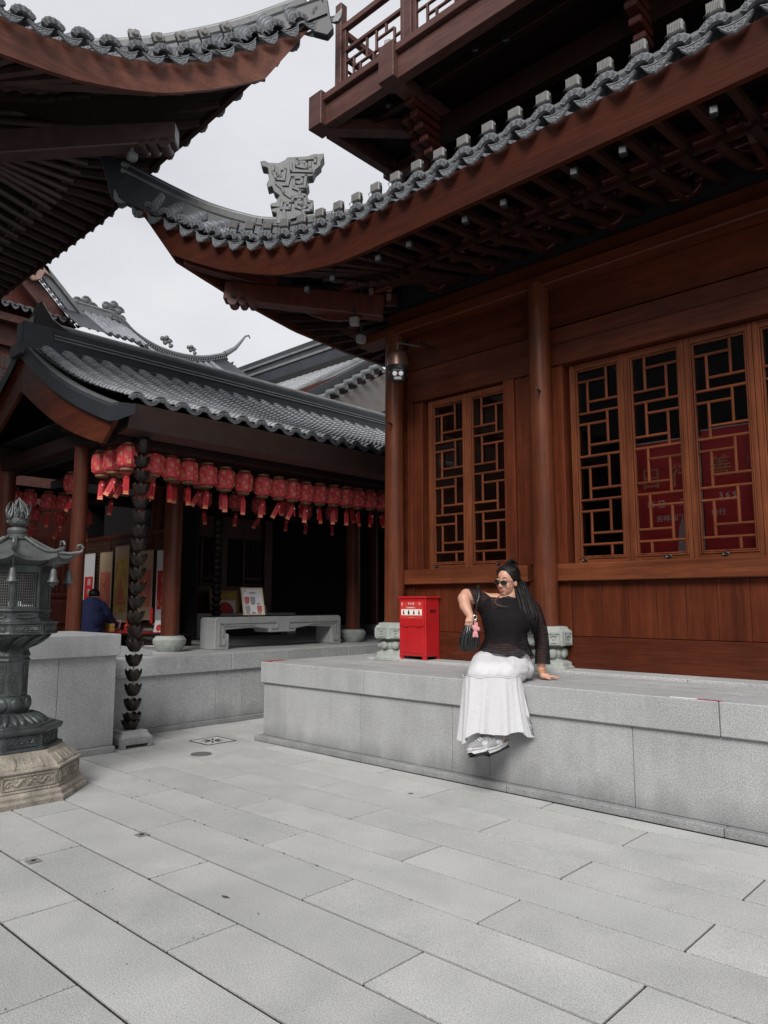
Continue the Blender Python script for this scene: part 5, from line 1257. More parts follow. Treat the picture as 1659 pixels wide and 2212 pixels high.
# lattice chamber: eight lattice panels and posts
for k in range(8):
    a = PI / 4 * k; M = Matrix.Rotation(a, 4, 'Z') @ Matrix.Translation((.262 * math.cos(PI / 8), 0, 0)) @ Matrix.Rotation(R(90), 4, 'Z')
    b = MB()
    for i in range(10): b.box(-.078 + i * .0165, -.0735 + i * .0165, -.004, .004, 1.345, 1.61, M)
    for i in range(14): b.box(-.08, .08, -.003, .003, 1.355 + i * .0195, 1.3595 + i * .0195, M)
    b.obj('lattice_panel', BRNL, tw)
    f = MB(); f.box(-.10, .10, -.01, .006, 1.335, 1.352, M); f.box(-.10, .10, -.01, .006, 1.605, 1.66, M)
    f.box(-.108, -.084, -.012, .008, 1.34, 1.66, M); f.box(.084, .108, -.012, .008, 1.34, 1.66, M); f.obj('panel_frame', BRNZ, tw, bevel=.002)
# roof
rows = []
for i in range(9):
    t = i / 8; r = .43 * (1 - t) + .085 * t; z = 1.72 + .145 * t ** 1.6 + .0; row = []
    for k in range(48):
        a = PI / 8 + 2 * PI * k / 48; ph = (k % 6) / 6; cr_ = abs(ph - .5) * 2        # 1 at corners
        ap = math.cos(PI / 8) / math.cos(((a - PI / 8) % (PI / 4)) - PI / 8)
        rr_ = r * (ap * .97 + (.05 if 1 else 0) * cr_ ** 3); row.append((rr_ * math.cos(a), rr_ * math.sin(a), z + .035 * (1 - t) ** 2 * cr_ ** 3))
    rows.append(row)
b = MB().grid(rows, close=True)
under = [[(p[0], p[1], p[2] - .03) for p in rows[0]], [(p[0] * .62, p[1] * .62, 1.66) for p in rows[0]]]
b.grid([rows[0]] + under, close=True); b.obj('tower_roof', BRNL, tw, smooth=40)
for k in range(8):
    a = PI / 8 + PI / 4 * k; ca, sa = math.cos(a), math.sin(a)
    def Q3(r, z): return (r * ca, r * sa, z)
    pts = [Q3(.09, 1.878), Q3(.16, 1.84), Q3(.24, 1.80), Q3(.33, 1.768), Q3(.41, 1.765), Q3(.46, 1.775)]
    MB().tube(pts, [.013, .014, .014, .014, .014, .015], 8).obj('hip_rib', BRNL, tw, smooth=50)
    c = Vector((.475, 0, 1.81)); sp = [Q3(.43, 1.768), Q3(.46, 1.773)]
    for i in range(15):
        t = -PI / 2 + i * .36; rr_ = .036 * (1 - i / 22); sp.append(Q3(.475 + rr_ * math.cos(t), 1.812 + rr_ * math.sin(t)))
    MB().tube(sp, [.016, .015] + [.013 - .0003 * i for i in range(15)], 8).obj('curled_corner', BRNL, tw, smooth=50)
    bell = MB().lathe([(.006, 1.665), (.018, 1.66), (.023, 1.645), (.027, 1.61), (.033, 1.585), (.043, 1.572), (.046, 1.566), (.040, 1.566)], 16, M=Matrix.Translation((.405 * ca, .405 * sa, -.03))).obj('corner_bell', BRNL, tw, smooth=40)
    MB().tube([(.405 * ca, .405 * sa, 1.73), (.405 * ca, .405 * sa, 1.63)], .005, 6).obj('bell_hook', BRNZ, bell)
    MB().prism([(-.035, .0), (0, .018), (.035, 0), (.012, -.008), (0, -.022), (-.012, -.008)], .003, Matrix.Translation((.405 * ca, .405 * sa, 1.518)) @ Matrix.Rotation(a + 1.2, 4, 'Z')).obj('wind_clapper', BRNL, bell)
    MB().prism([(.24, 1.70), (.37, 1.70), (.36, 1.675), (.30, 1.655), (.25, 1.65)], .03, Matrix.Rotation(a, 4, 'Z')).obj('corner_bracket', BRNZ, tw)
MB().lathe([(.10, 1.865), (.085, 1.87), (.085, 1.895), (.07, 1.90), (.075, 1.91), (.078, 1.93), (.065, 1.95), (.045, 1.955), (.04, 1.965)], 24).obj('finial_neck', BRNL, tw, smooth=35)
fl2 = MB().lathe([(.04, 1.962), (.065, 1.972), (.08, 1.995), (.082, 2.012), (.072, 2.022), (.055, 2.02)], 20).obj('finial_lotus', BRNL, tw, smooth=40)
sw = MB()
for k in range(8):
    a = 2 * PI * k / 8 + .2
    M = Matrix.Rotation(a, 4, 'Z') @ Matrix.Translation((.078, 0, 1.998)) @ Matrix.Rotation(R(90), 4, 'Z')
    sw.tube([M @ Vector((.022 * math.cos(t) * (1 - t / 14), 0, .018 * math.sin(t) * (1 - t / 14))) for t in [i * .6 for i in range(13)]], .005, 5)
sw.obj('scroll_leaves', BRNL, fl2, smooth=50)
MB().ell((0, 0, 2.065), (.038, .038, .048), 14, 10).obj('pearl', BRNL, tw, smooth=True)
fm = MB()
for k in range(26):
    a = 2 * PI * k / 26 + (.1 if k % 2 else 0); r0 = .062 + .012 * (k % 2); h = .10 + .05 * abs(math.sin(k * 1.7)) - (.02 if k % 3 == 0 else 0)
    pts = [Vector(((r0 + .016 * math.sin(t * 3.2 + k)) * math.cos(a + .12 * math.sin(t * 5)) * (1 + .28 * math.sin(t * 2.2) - t * .35), (r0 + .016 * math.sin(t * 3.2 + k)) * math.sin(a + .12 * math.sin(t * 5)) * (1 + .28 * math.sin(t * 2.2) - t * .35), 2.015 + h * t)) for t in [i / 8 for i in range(9)]]
    fm.tube(pts, [.012, .012, .011, .010, .008, .007, .005, .003, .001], 6)
for k in range(6):
    a = 2 * PI * k / 6; fm.tube([(.05 * math.cos(a), .05 * math.sin(a), 2.03), (.045 * math.cos(a), .045 * math.sin(a), 2.10), (.02 * math.cos(a), .02 * math.sin(a), 2.15), (0, 0, 2.19)], [.014, .012, .008, .002], 6)
fm.obj('flames', BRNL, tw, smooth=True)

# ---------------------------------------------------------------- stone benches
def bench(x, y0, y1, label, z=.80):
    t = thing('stone_bench', label, 'stone bench', (x, (y0 + y1) / 2, z), R(90))
    h = .405; w = y1 - y0; hw = w / 2
    pr = [(-hw + .03, h), (-hw, h - .03), (-hw, 0), (-hw + .20, 0), (-hw + .21, .03), (-hw + .21, .19), (-hw + .16, .20), (-hw + .16, .245), (-hw + .62, .265), (-.24 * w / 2.15, .24), (-.22 * w / 2.15, .195), (0, .195), (.22 * w / 2.15, .195), (.24 * w / 2.15, .24), (hw - .62, .265), (hw - .18, .245), (hw - .18, .19), (hw - .19, .03), (hw - .18, 0), (hw, 0), (hw, h - .03), (hw - .03, h)]
    MB().prism(pr[:], .34, Matrix.Translation((0, .17, 0))).obj('bench_body', GRANW, t, bevel=.008)
    gr = MB()
    for sg in (-1, 1):
        for a, b in (((-hw + .06, .06), (-hw + .06, .33)), ((-hw + .06, .33), (-.10, .33)), ((-.10, .33), (-.10, .25)), ((-.10, .25), (-.20, .25)), ((-hw + .06, .06), (-hw + .14, .06)), ((-hw + .14, .06), (-hw + .14, .13)), ((-hw + .11, .30), (-hw + .60, .30)), ((-hw + .11, .30), (-hw + .11, .16))):
            gr.beam((sg * a[0], -.004, a[1]), (sg * b[0], -.004, b[1]), .016, .020, up=(0, 1, 0))
    gr.obj('carved_groove', CARV, t)
    MB().box(-hw + .02, hw - .02, .03, .31, h, h + .012).obj('dark_seat_cover', BLK, t, bevel=.003) if label.startswith('carved') else None
    return t
bench(-7.885, 5.33, 7.49, 'carved grey granite bench with scroll feet on the pavilion platform')
bench(-10.75, 6.85, 9.05, 'second granite bench further back in the shade, behind the carved one')

# ---------------------------------------------------------------- framed prints
def frame(x, y, z, w, h, rz, tilt, fm_, mount, label, painter, cat='framed print', fw=.02):
    t = thing('framed_print', label, cat, (x, y, z), rz)
    M = Matrix.Rotation(tilt, 4, 'X')
    for b in ((-w / 2, w / 2, -.012, .012, 0, fw), (-w / 2, w / 2, -.012, .012, h - fw, h), (-w / 2, -w / 2 + fw, -.012, .012, fw, h - fw), (w / 2 - fw, w / 2, -.012, .012, fw, h - fw)):
        MB().box(*b, M=M).obj('frame', fm_, t, bevel=.002)
    MB().box(-w / 2 + fw, w / 2 - fw, -.002, .006, fw, h - fw, M=M).obj('mount', mount, t)
    painter(t, M, w, h); return t
def patch(t, M, x0, x1, z0, z1, mat, name='print', d=.004): return MB().box(x0, x1, -d - .001, -.003, z0, z1, M=M).obj(name, mat, t)
def letters(t, M, txt, x, z, size, mat, lead=1.0, d=.0055):
    me = text_mesh(txt, size, mat, .0004, lead=lead); return put('lettering', me, t, mat4=M @ Matrix.Translation((x, -d, z)) @ Matrix.Rotation(R(90), 4, 'X'))
def p_redchar(chars):
    def f(t, M, w, h):
        patch(t, M, -w * .36, w * .36, h * .16, h * .86, PRED)
        for k, c in enumerate(chars): letters(t, M, c, (-.18 + .36 * (k % 2)) * w, h * (.68 - .3 * (k // 2)), w * .26, WHT)
    return f
def p_round(t, M, w, h):
    patch(t, M, -w * .38, w * .38, h * .12, h * .70, WHT)
    MB().lathe([(w * .30, 0), (w * .30, .002)], 28, M=M @ Matrix.Translation((0, -.0055, h * .36)) @ Matrix.Rotation(R(90), 4, 'X')).obj('red_disc', PRED, t)
    MB().tube([M @ Vector((w * .09 * math.cos(a), -.009, h * .36 + w * .09 * math.sin(a))) for a in [2 * PI * i / 14 for i in range(15)]], .003, 5).obj('figure_outline', PINK, t)
def p_board(t, M, w, h):
    letters(t, M, '价格表', 0, h * .80, .03, BLK); MB().tube([M @ Vector((-w * .33 + .012 * math.cos(a), -.006, h * .88 + .012 * math.sin(a))) for a in [2 * PI * i / 10 for i in range(11)]], .002, 5).obj('round_emblem', BLK, t)
    for r in range(2):
        for c in range(3):
            x = (-.27 + .27 * c) * w; z = h * (.56 - .33 * r); patch(t, M, x - w * .11, x + w * .11, z - h * .11, z + h * .11, [PINK, M_g1, WHT][(c + r) % 3], 'price_picture'); 
            b = MB()
            for q in range(3): b.box(x - w * .1, x + w * .06, -.0062, -.005, z - h * .13 - q * .008, z - h * .13 - q * .008 + .003, M=M)
            b.obj('small_text', BLK, t)
M_g1 = M_('grey_print', (.35, .35, .36), .8, .3, 60)
RZ = R(90)
XF = -11.15
frame(XF, 6.82, .80, .34, .44, RZ, R(-12), CREAM, WHT, 'white print with four white characters on red leaning beside the column', p_redchar('心福耕田'))
frame(XF + .08, 7.45, .80, .30, .42, RZ, R(-12), DKR, WHT, 'small dark framed print partly hidden behind the bench end', p_redchar('福'))
frame(-11.30, 7.86, 1.0, .62, .62, RZ, R(-9), M_('gilt_frame', (.28, .15, .04), .45, .2, 20, metal=.3), OCHR, 'gilt framed print with a red disc standing behind the bench', p_round, fw=.04)
frame(-11.32, 8.62, .92, .50, .46, RZ, R(-9), DKR, WHT, 'dark framed white print between the gilt frame and the price board', p_redchar('禅'), fw=.035)
frame(XF, 8.0, .80, .46, .30, RZ, R(-14), CREAM, WHT, 'red and white print seen through the gap under the bench', p_redchar('来好'))
MB().box(-11.45, -10.95, 7.3, 9.0, .80, 1.0).obj('x', DKW); o = bpy.data.objects['x']; o.name = 'low_bench'; tag(o, 'low dark wooden ledge carrying the framed prints by the panelled wall', 'ledge')
frame(-8.02, 6.03, 1.22, .30, .40, R(70), R(-24), CREAM, WHT, 'cream framed price board with small pictures leaning on the bench top', p_board, cat='price board')
for k, y in enumerate((2.98, 3.25, 3.52, 3.72)):
    frame(-9.55 - .1 * (k % 2), y + .02, 1.02, .17, .36 + .02 * (k % 3), R(75), R(-14), BLK if k % 2 else WHT, WHT, ['leftmost red scroll print in the stand behind the tower', 'taller dusty red print with a wavy figure behind the tower', 'red print with a column of white characters behind the tower', 'narrow red print at the column edge behind the tower'][k], (lambda t, M, w, h: (patch(t, M, -w * .36, w * .36, h * .08, h * .72, PRED), letters(t, M, '清\n净\n自\n在', 0, h * .42, .045, WHT, .95))) if k != 1 else (lambda t, M, w, h: (patch(t, M, -w * .36, w * .36, h * .1, h * .78, PINK), MB().tube([M @ Vector((.018 * math.sin(i * .8), -.006, .08 + i * .02)) for i in range(11)], .005, 5).obj('wavy_figure', TAN, t))), fw=.008)
t = thing('print_stand', 'low wooden stand holding the row of red prints behind the tower', 'stand', (-9.6, 3.36, 0)); MB().box(-.12, .12, -.6, .5, 0, 1.0).obj('stand_body', DKR, t, bevel=.01); MB().box(-.2, .16, -.62, .52, 1.0, 1.02).obj('shelf', DKR, t)
# ---------------------------------------------------------------- hanging scrolls on the lattice screen
def scroll(x, z0, z1, w, paper, pic, px0, px1, label, fn, y=6.06):
    t = thing('hanging_scroll', label, 'scroll', (x, y, z0)); h = z1 - z0
    MB().box(-w / 2, w / 2, -.003, .003, 0, h).obj('scroll_paper', paper, t)
    MB().box(-w * .40, w * .40, -.006, -.003, px0 * h, px1 * h).obj('picture', pic, t)
    for z in (0, h): MB().tube([(-w / 2 - .03, -.004, z), (w / 2 + .03, -.004, z)], .014 if z == 0 else .008, 8).obj('scroll_rod', TAN if z == 0 else DKR, t)
    fn(t, h, w)
I4 = Matrix.Identity(4)
def f_char(t, h, w):
    for k, c in enumerate('越来越好'): letters(t, I4, c, .02, h * (.60 - .135 * k), .13, WHT, d=.0075)
    letters(t, I4, '辛\n丑\n春', -w * .3, h * .28, .035, WHT, d=.0075)
def f_snake(t, h, w): MB().tube([(.05 * math.sin(i * .75), -.008, h * (.16 + .045 * i)) for i in range(12)], [.012 + .006 * math.sin(i) for i in range(12)], 6).obj('wavy_figure', OCHR, t)
def f_seat(t, h, w): 
    MB().prism([(-.11, 0), (.11, 0), (.06, .20), (.03, .30), (0, .42), (-.03, .30), (-.06, .20)], .003, Matrix.Translation((0, -.008, h * .28))).obj('seated_figure', PINK, t)
    MB().prism([(-.14, 0), (.14, 0), (.10, .06), (-.10, .06)], .003, Matrix.Translation((0, -.008, h * .22))).obj('lotus_seat', PINK, t)
scroll(-12.98, .95, 2.28, .40, WHT, PRED, .22, .68, 'white and red calligraphy scroll at the left end of the screen', f_char)
scroll(-12.35, 1.15, 2.28, .46, TAN, PINK, .12, .68, 'tan scroll with a wavy ochre figure on dusty red, beside the white scroll', f_snake)
scroll(-11.78, 1.07, 2.36, .48, TAN, OCHR, .12, .82, 'widest tan scroll with ochre painting of a seated figure', f_seat)
scroll(-10.98, 1.12, 2.24, .46, TAN, PINK, .18, .72, 'tan scroll with dusty red picture behind the rain chain', f_snake)
scroll(-10.42, 1.05, 2.22, .42, WHT, PRED, .20, .72, 'white and red calligraphy scroll just left of the gallery column', f_char)
# ---------------------------------------------------------------- scribe's table and things on it
tb_ = thing('scribe_table', 'long dark table with a bright red cloth behind the rain chain', 'table', (-9.75, 5.40, 0))
MB().box(-1.1, .9, -.28, .28, .93, .96).obj('table_top', DKW, tb_, bevel=.005)
for x in (-1.0, .8):
    for y in (-.22, .22): MB().box(x - .03, x + .03, y - .03, y + .03, 0, .93).obj('leg', DKW, tb_)
o = MB().box(-10.75, -9.35, 5.14, 5.66, .962, .972).obj('red_table_cloth', REDP); tag(o, 'bright red cloth spread on the table beside the man in navy', 'cloth')
t = thing('red_bottle', 'small red pump bottle standing on the red table cloth', 'bottle', (-9.98, 5.25, .972))
MB().lathe([(.035, 0), (.04, .01), (.04, .09), (.03, .11), (.012, .12), (.012, .14)], 14).obj('bottle_body', REDP, t, smooth=40); MB().tube([(0, 0, .14), (0, 0, .155), (.03, 0, .155)], .006, 6).obj('pump', REDP, t)
t = thing('brush_box', 'small brown rack of brushes on the red cloth by the man', 'rack', (-10.42, 5.22, .972))
for k in range(4): MB().box(-.09 + k * .045, -.055 + k * .045, -.03, .03, 0, .11).obj('divider', OCHR, t, bevel=.003)
frame(-9.55, 5.50, .972, .16, .17, R(20), R(-15), WHT, WHT, 'small white framed card with a red arch on the table', p_round, fw=.008)
frame(-10.62, 5.42, .972, .10, .16, R(20), R(-15), WHT, WHT, 'small white card propped behind the brush rack', p_redchar('福'), fw=.006)
t = thing('red_bag_tag', 'bright red hanging card beside the rain chain', 'tag', (-8.9, 5.02, 1.12)); MB().box(-.03, .03, -.003, .003, 0, .19).obj('card', REDC, t); MB().tube([(0, 0, .19), (0, 0, .21)], .01, 6).obj('clip', REDC, t)
o = MB().box(-9.2, -8.85, 5.1, 5.35, .805, .815).obj('paper_sheet', WHT); tag(o, 'white paper sheet lying on the platform floor behind the rain chain', 'paper')
# poster seen past the tower
t = thing('banner_poster', 'large poster with peach and teal shapes behind the tower finial', 'poster', (-12.6, 2.55, 1.55), R(90))
MB().box(-.75, .65, -.01, .01, 0, 1.25).obj('poster_sheet', M_('poster_pink', (.36, .22, .19), .6, .2, 5), t)
MB().prism([(-.75, 0), (.1, 0), (.0, .35), (-.35, .55), (-.75, .42)], .004, Matrix.Translation((0, -.014, 0))).obj('teal_shape', M_('poster_teal', (.03, .12, .16), .6, .2, 6), t)
MB().prism([(.05 + .2 * math.cos(a), .30 + .2 * math.sin(a)) for a in [2 * PI * i / 12 for i in range(12)]], .004, Matrix.Translation((0.2, -.02, 0))).obj('blue_shape', M_('poster_blue', (.08, .13, .24), .6, .2, 6), t)
t = thing('notice_board', 'pale notice sheet on the wall between lanterns behind the tower', 'notice', (-12.9, 3.55, 1.75), R(90)); MB().box(-.28, .28, -.01, .01, 0, .62).obj('sheet', WHT, t); b = MB()
for q in range(5): b.box(-.2, .18 - .03 * (q % 3), -.012, -.01, .48 - q * .08, .50 - q * .08)
b.obj('printed_lines', PINK, t)

# ---------------------------------------------------------------- red fire-extinguisher box
fb = thing('fire_extinguisher_box', 'bright red metal fire extinguisher box standing on the platform left of the woman', 'fire box', (-5.015, 5.89, .786))
w, d_, h = .36, .22, .665
MB().box(-w / 2, w / 2, -d_ / 2, d_ / 2, .055, h - .02).obj('box_body', REDP, fb, bevel=.004)
MB().box(-w / 2 - .012, w / 2 + .012, -d_ / 2 - .012, d_ / 2 + .012, h - .022, h).obj('lid', REDP, fb, bevel=.004)
for sx in (-1, 1):
    for sy in (-1, 1): MB().prism([(0, 0), (.04, 0), (.055, .056), (0, .056)] if sx < 0 else [(-.04, 0), (0, 0), (0, .056), (-.055, .056)], .02, Matrix.Translation((sx * w / 2, sy * (d_ / 2 - .011), 0))).obj('foot', REDP, fb)
MB().box(-.165, .165, -d_ / 2 - .010, -d_ / 2 - .001, .36, .62).obj('upper_door', REDP, fb, bevel=.003)
MB().box(-.155, .155, -d_ / 2 - .006, -d_ / 2 - .001, .085, .335).obj('lower_panel', REDP, fb, bevel=.003)
for x in (-.08, .09): MB().box(x - .02, x + .02, -d_ / 2 - .016, -d_ / 2 - .008, .352, .362).obj('hinge', REDP, fb, bevel=.002)
MB().box(w / 2 + .0005, w / 2 + .004, -.05, .05, .50, .53).obj('grip_slot', M_('slot_dark_red', (.12, .004, .006), .5), fb, bevel=.002)
lbp = MB().box(-.15, .15, -d_ / 2 - .0125, -d_ / 2 - .010, .435, .61).obj('instruction_label', M_('label_red', (.52, .035, .028), .5), fb)
YL = -(d_ / 2 + .0135)
MB().box(-.14, .14, YL - .0004, YL + .001, .470, .532).obj('picture_strip', M_('label_cream', (.70, .60, .38), .6), lbp)
for k in range(4):
    x = -.105 + k * .07; MB().box(x - .030, x + .030, YL - .0012, YL, .474, .528).obj('picture', WHT, lbp)
    q = MB().prism([(x - .012, .478), (x + .010, .478), (x + .013, .50), (x + .002, .508), (x + .012, .522), (x - .004, .524), (x - .014, .505)], .001, Matrix.Translation((0, YL - .002, 0))).obj('pictogram', M_('ink_red', (.30, .03, .03), .6) if k != 1 else BLK, lbp)
for txt, x, z, sz, m in (('灭 火 器', -.005, .588, .024, WHT), ('灭火器械使用方法', -.01, .547, .016, WHT), ('福\n消', -.13, .582, .018, WHT), ('使用前  检查', .0, .447, .012, GOLD), ('火警\n119', .11, .586, .014, WHT)):
    put('lettering', text_mesh(txt, sz, m, .0004, lead=.9), lbp, (x, YL - .0012, z), (R(90), 0, 0))
# ---------------------------------------------------------------- dome camera
cc = thing('security_camera', 'brown dome security camera with two round white lights on the column bracket', 'security camera', (-5.0, 5.55, 0))
MB().tube([(0, 0, 4.11), (0, 0, 4.02)], .018, 12).obj('drop_pipe', M_('camera_brown', (.12, .062, .048), .35, .1, 9, metal=.5), cc, smooth=40)
CB = bpy.data.materials['camera_brown']
MB().lathe([(.02, 4.025), (.06, 4.015), (.09, 3.99), (.105, 3.95), (.112, 3.90), (.118, 3.86), (.12, 3.845)], 28).obj('camera_hood', CB, cc, smooth=50)
MB().lathe([(.115, 3.845), (.108, 3.82), (.105, 3.80)], 28).obj('collar', BLK, cc, smooth=40)
MB().ell((0, 0, 3.77), (.10, .10, .10), 24, 14).obj('camera_ball', BLK, cc, smooth=True)
dirv = Vector((5.0, -5.55, 0)).normalized(); pz_ = math.atan2(dirv.y, dirv.x); MF = Matrix.Translation((0, 0, 3.77)) @ Matrix.Rotation(pz_, 4, 'Z') @ Matrix.Rotation(R(22), 4, 'Y')
MB().cbox((.075, 0, 0), (.07, .14, .13), M=MF).obj('camera_face', BLK, cc, bevel=.02, seg=2)
for y in (-.032, .032): MB().lathe([(.024, 0), (.024, .004), (.018, .007)], 18, M=MF @ Matrix.Translation((.108, y, .015)) @ Matrix.Rotation(R(90), 4, 'Y')).obj('round_light', WHT, cc)
MB().cbox((.11, 0, -.032), (.006, .075, .028), M=MF).obj('sensor_window', M_('sensor_grey', (.4, .4, .38), .3), cc, bevel=.003)
b = MB(); b.beam((0, 0, 4.11), (.19, .12, 4.05), .02, .02); b.beam((.19, .12, 4.1), (.2, .36, 4.1), .02, .02); b.beam((.2, .36, 3.84), (.2, .36, 4.12), .03, .03); b.tube([(.03, .02, 4.02), (.12, .06, 4.0), (.19, .12, 3.86)], .008, 6); b.obj('wall_bracket', BLK, cc)
cb = MB(); cb.box(-.05, .05, -.04, .04, 0, .09)
for k, (x, y, z) in enumerate(((-5.55, 5.45, 4.42), (-5.75, 5.75, 4.35), (-6.25, 5.05, 4.72))):
    t = thing('eave_floodlight', ['small dark floodlight beside the column head left of the dome camera', 'small dark floodlight under the west eave, lowest one', 'dark floodlight hanging beside the scrolled hip beam end'][k], 'floodlight', (x, y, z), .5 + k)
    cb.obj('lamp_housing', LAMPM, t, bevel=.008); MB().tube([(0, 0, .09), (0, .0, .2)], .012, 6).obj('lamp_arm', LAMPD, t)
t = thing('speaker_lamp', 'small pale capped lamp hanging under the upper left hip beam', 'lamp', tuple(TA @ Vector((-6.36, 3.19, 5.66))), .5); MB().lathe([(.03, 0), (.055, .02), (.06, .07), (.04, .10), (.02, .12), (.02, .2)], 12).obj('lamp_housing', RIDG, t, smooth=40); MB().cbox((0, 0, .06), (.13, .03, .02)).obj('lamp_strap', LAMPM, t)
# ---------------------------------------------------------------- red posters inside the hall windows
def poster(x0, x1, z0, z1, label, texts, edge=True, y=6.42):
    t = thing('wall_poster', label, 'poster', ((x0 + x1) / 2, y, z0)); w = (x1 - x0) / 2; h = z1 - z0
    MB().box(-w, w, -.01, .01, 0, h).obj('poster_sheet', PRINS, t)
    if edge: MB().box(w, w + .012, -.012, .01, 0, h).obj('white_edge', WHT, t); MB().box(-w, w, -.012, .01, h, h + .008).obj('white_edge', WHT, t)
    for txt, x, z, sz, m in texts: letters(t, I4, txt, x, z, sz, m, d=.013)
    return t
PRINS = M_('poster_deep_red', (.60, .03, .035), .5, .08, 3)
PRINS.node_tree.nodes['Principled BSDF'].inputs['Emission Color'].default_value = (.6, .03, .04, 1); PRINS.node_tree.nodes['Principled BSDF'].inputs['Emission Strength'].default_value = 0.0
p1 = poster(-2.86, -2.28, 1.70, 3.02 - .2, 'red poster with gold characters seen through the second window from the big column', (('日 行', 0, .78, .21, GOLD), ('每 日 一 元', 0, .55, .075, WHT), ('吉祥福门', .02, .42, .06, WHT)))
MB().prism([(-.02, 0), (.22, 0), (.22, .12), (.10, .14), (.08, .34), (.05, .42), (.02, .34), (-.0, .14)], .003, Matrix.Translation((.08, -.014, .0))).obj('pale_figure', M_('poster_pale', (.55, .45, .48), .6), p1)
poster(-2.25, -1.86, 1.70, 2.98 - .12, 'red poster with 365 seen through the third window, white edge at its right', (('善', -.05, .82, .20, GOLD), ('3 6 5', .0, .58, .07, WHT), ('修行', -.08, .44, .06, WHT)))
# ---------------------------------------------------------------- people
def remesh(b, name, mat, parent, vox=.0065, sm=6, fac=.5, sub=0):
    me = b.mesh('tmp', mat); o = put('tmp', me)
    m = o.modifiers.new('r', 'REMESH'); m.mode = 'VOXEL'; m.voxel_size = vox; m.use_smooth_shade = True
    if sm: q = o.modifiers.new('s', 'SMOOTH'); q.iterations = sm; q.factor = fac
    dg = bpy.context.evaluated_depsgraph_get(); me2 = bpy.data.meshes.new_from_object(o.evaluated_get(dg))
    bpy.data.objects.remove(o); bpy.data.meshes.remove(me)
    me2.name = name; me2.materials.clear(); me2.materials.append(mat)
    for p in me2.polygons: p.use_smooth = True; p.material_index = 0
    return put(name, me2, parent)
def limb(b, pts, rad, n=12, flat=1.0):
    b.tube(pts, rad, n, flat=flat)
    for p, r in zip(pts, rad): b.ell(p, (r, r, r), n, 8)
WO = Vector((-3.45, 4.80, PT))
wm = thing('person', 'woman with long black hair, sunglasses, sheer black top and long white skirt sitting on platform', 'person', WO, R(43.1344))
body = MB()
hc = Vector((.215, -.012, .772))
fw = Vector((-.66, -.70, -.20)).normalized(); upv = Vector((.04, -.10, 1)).normalized(); sd = fw.cross(upv).normalized(); upv = sd.cross(fw)
HM = Matrix((( sd.x, fw.x, upv.x, hc.x), (sd.y, fw.y, upv.y, hc.y), (sd.z, fw.z, upv.z, hc.z), (0, 0, 0, 1)))
body.ell((0, -.012, .022), (.074, .092, .096), 20, 14, HM)            # skull
body.ell((0, .028, -.038), (.060, .060, .074), 18, 12, HM)            # face
body.ell((0, .058, -.088), (.027, .027, .022), 12, 8, HM)            # chin
body.ell((0, .010, -.078), (.050, .050, .034), 12, 8, HM)            # jaw
for s_ in (-1, 1):
    body.ell((s_ * .036, .058, -.030), (.024, .022, .024), 10, 8, HM)
    body.ell((s_ * .030, .074, .022), (.022, .012, .009), 10, 6, HM)
    body.ell((s_ * .074, -.008, -.020), (.010, .016, .027), 10, 8, HM)
body.tube([HM @ Vector(p) for p in ((0, .083, .014), (0, .100, -.012), (0, .110, -.030))], [.008, .010, .013], 10)
for s_ in (-1, 1): body.ell((s_ * .011, .098, -.031), (.009, .009, .008), 8, 6, HM)
body.ell((0, .087, -.053), (.020, .011, .006), 10, 6, HM); body.ell((0, .085, -.064), (.017, .011, .007), 10, 6, HM)
limb(body, [HM @ Vector((0, -.028, -.05)), Vector((.245, .005, .66)), Vector((.245, .015, .60)), Vector((.235, .02, .55))], [.050, .050, .060, .10])
limb(body, [(.21, .03, .54), (.205, .03, .45), (.19, .03, .32), (.17, .03, .20), (.165, .03, .12)], [.135, .14, .122, .135, .15], 18, .85)
limb(body, [(.05, .02, .615), (.13, .02, .60), (.23, .02, .585), (.33, .02, .575), (.40, .025, .565)], [.060, .075, .08, .075, .062])
# image-left arm: raised elbow, forearm down to the bag
limb(body, [(.05, .02, .615), (-.03, .03, .645), (-.105, .03, .657)], [.063, .060, .053])
limb(body, [(-.105, .03, .657), (-.128, .0, .63), (-.125, -.04, .575), (-.105, -.075, .525), (-.092, -.09, .50)], [.054, .053, .047, .036, .029])
limb(body, [(-.092, -.09, .50), (-.088, -.095, .475)], [.030, .034], 10)
for k, (dx, dy) in enumerate(((-.034, -.012), (-.018, -.022), (-.002, -.026), (.014, -.022))):
    body.tube([(-.088 + dx * .7, -.095 + dy * .5, .485), (-.095 + dx, -.10 + dy, .455), (-.098 + dx, -.092 + dy, .432), (-.09 + dx, -.078 + dy, .418)], [.0105, .0098, .0090, .0075], 8)
body.tube([(-.070, -.10, .495), (-.052, -.112, .472), (-.048, -.11, .452)], [.012, .0105, .009], 8)
# image-right arm: straight down, hand flat on the stone
limb(body, [(.40, .025, .565), (.445, .04, .47), (.478, .05, .37), (.484, .035, .25), (.474, .01, .13), (.470, -.005, .062)], [.062, .055, .047, .044, .035, .027])
limb(body, [(.470, -.005, .060), (.478, -.012, .034), (.510, -.018, .026)], [.027, .027, .026], 10)
for k in range(4):
    L_ = [.075, .088, .083, .064][k]; a = -.28 + k * .20; c0 = Vector((.512, -.036 + k * .013, .022)); dv = Vector((math.cos(a * .6), math.sin(a) * .9, 0))
    body.tube([c0, c0 + dv * L_ * .45 + Vector((0, 0, .007)), c0 + dv * L_ * .75 + Vector((0, 0, .003)), c0 + dv * L_ - Vector((0, 0, .009))], [.0105, .0098, .0088, .0072], 8)
body.tube([(.482, -.030, .026), (.502, -.058, .018), (.530, -.068, .011)], [.012, .0105, .0085], 8)
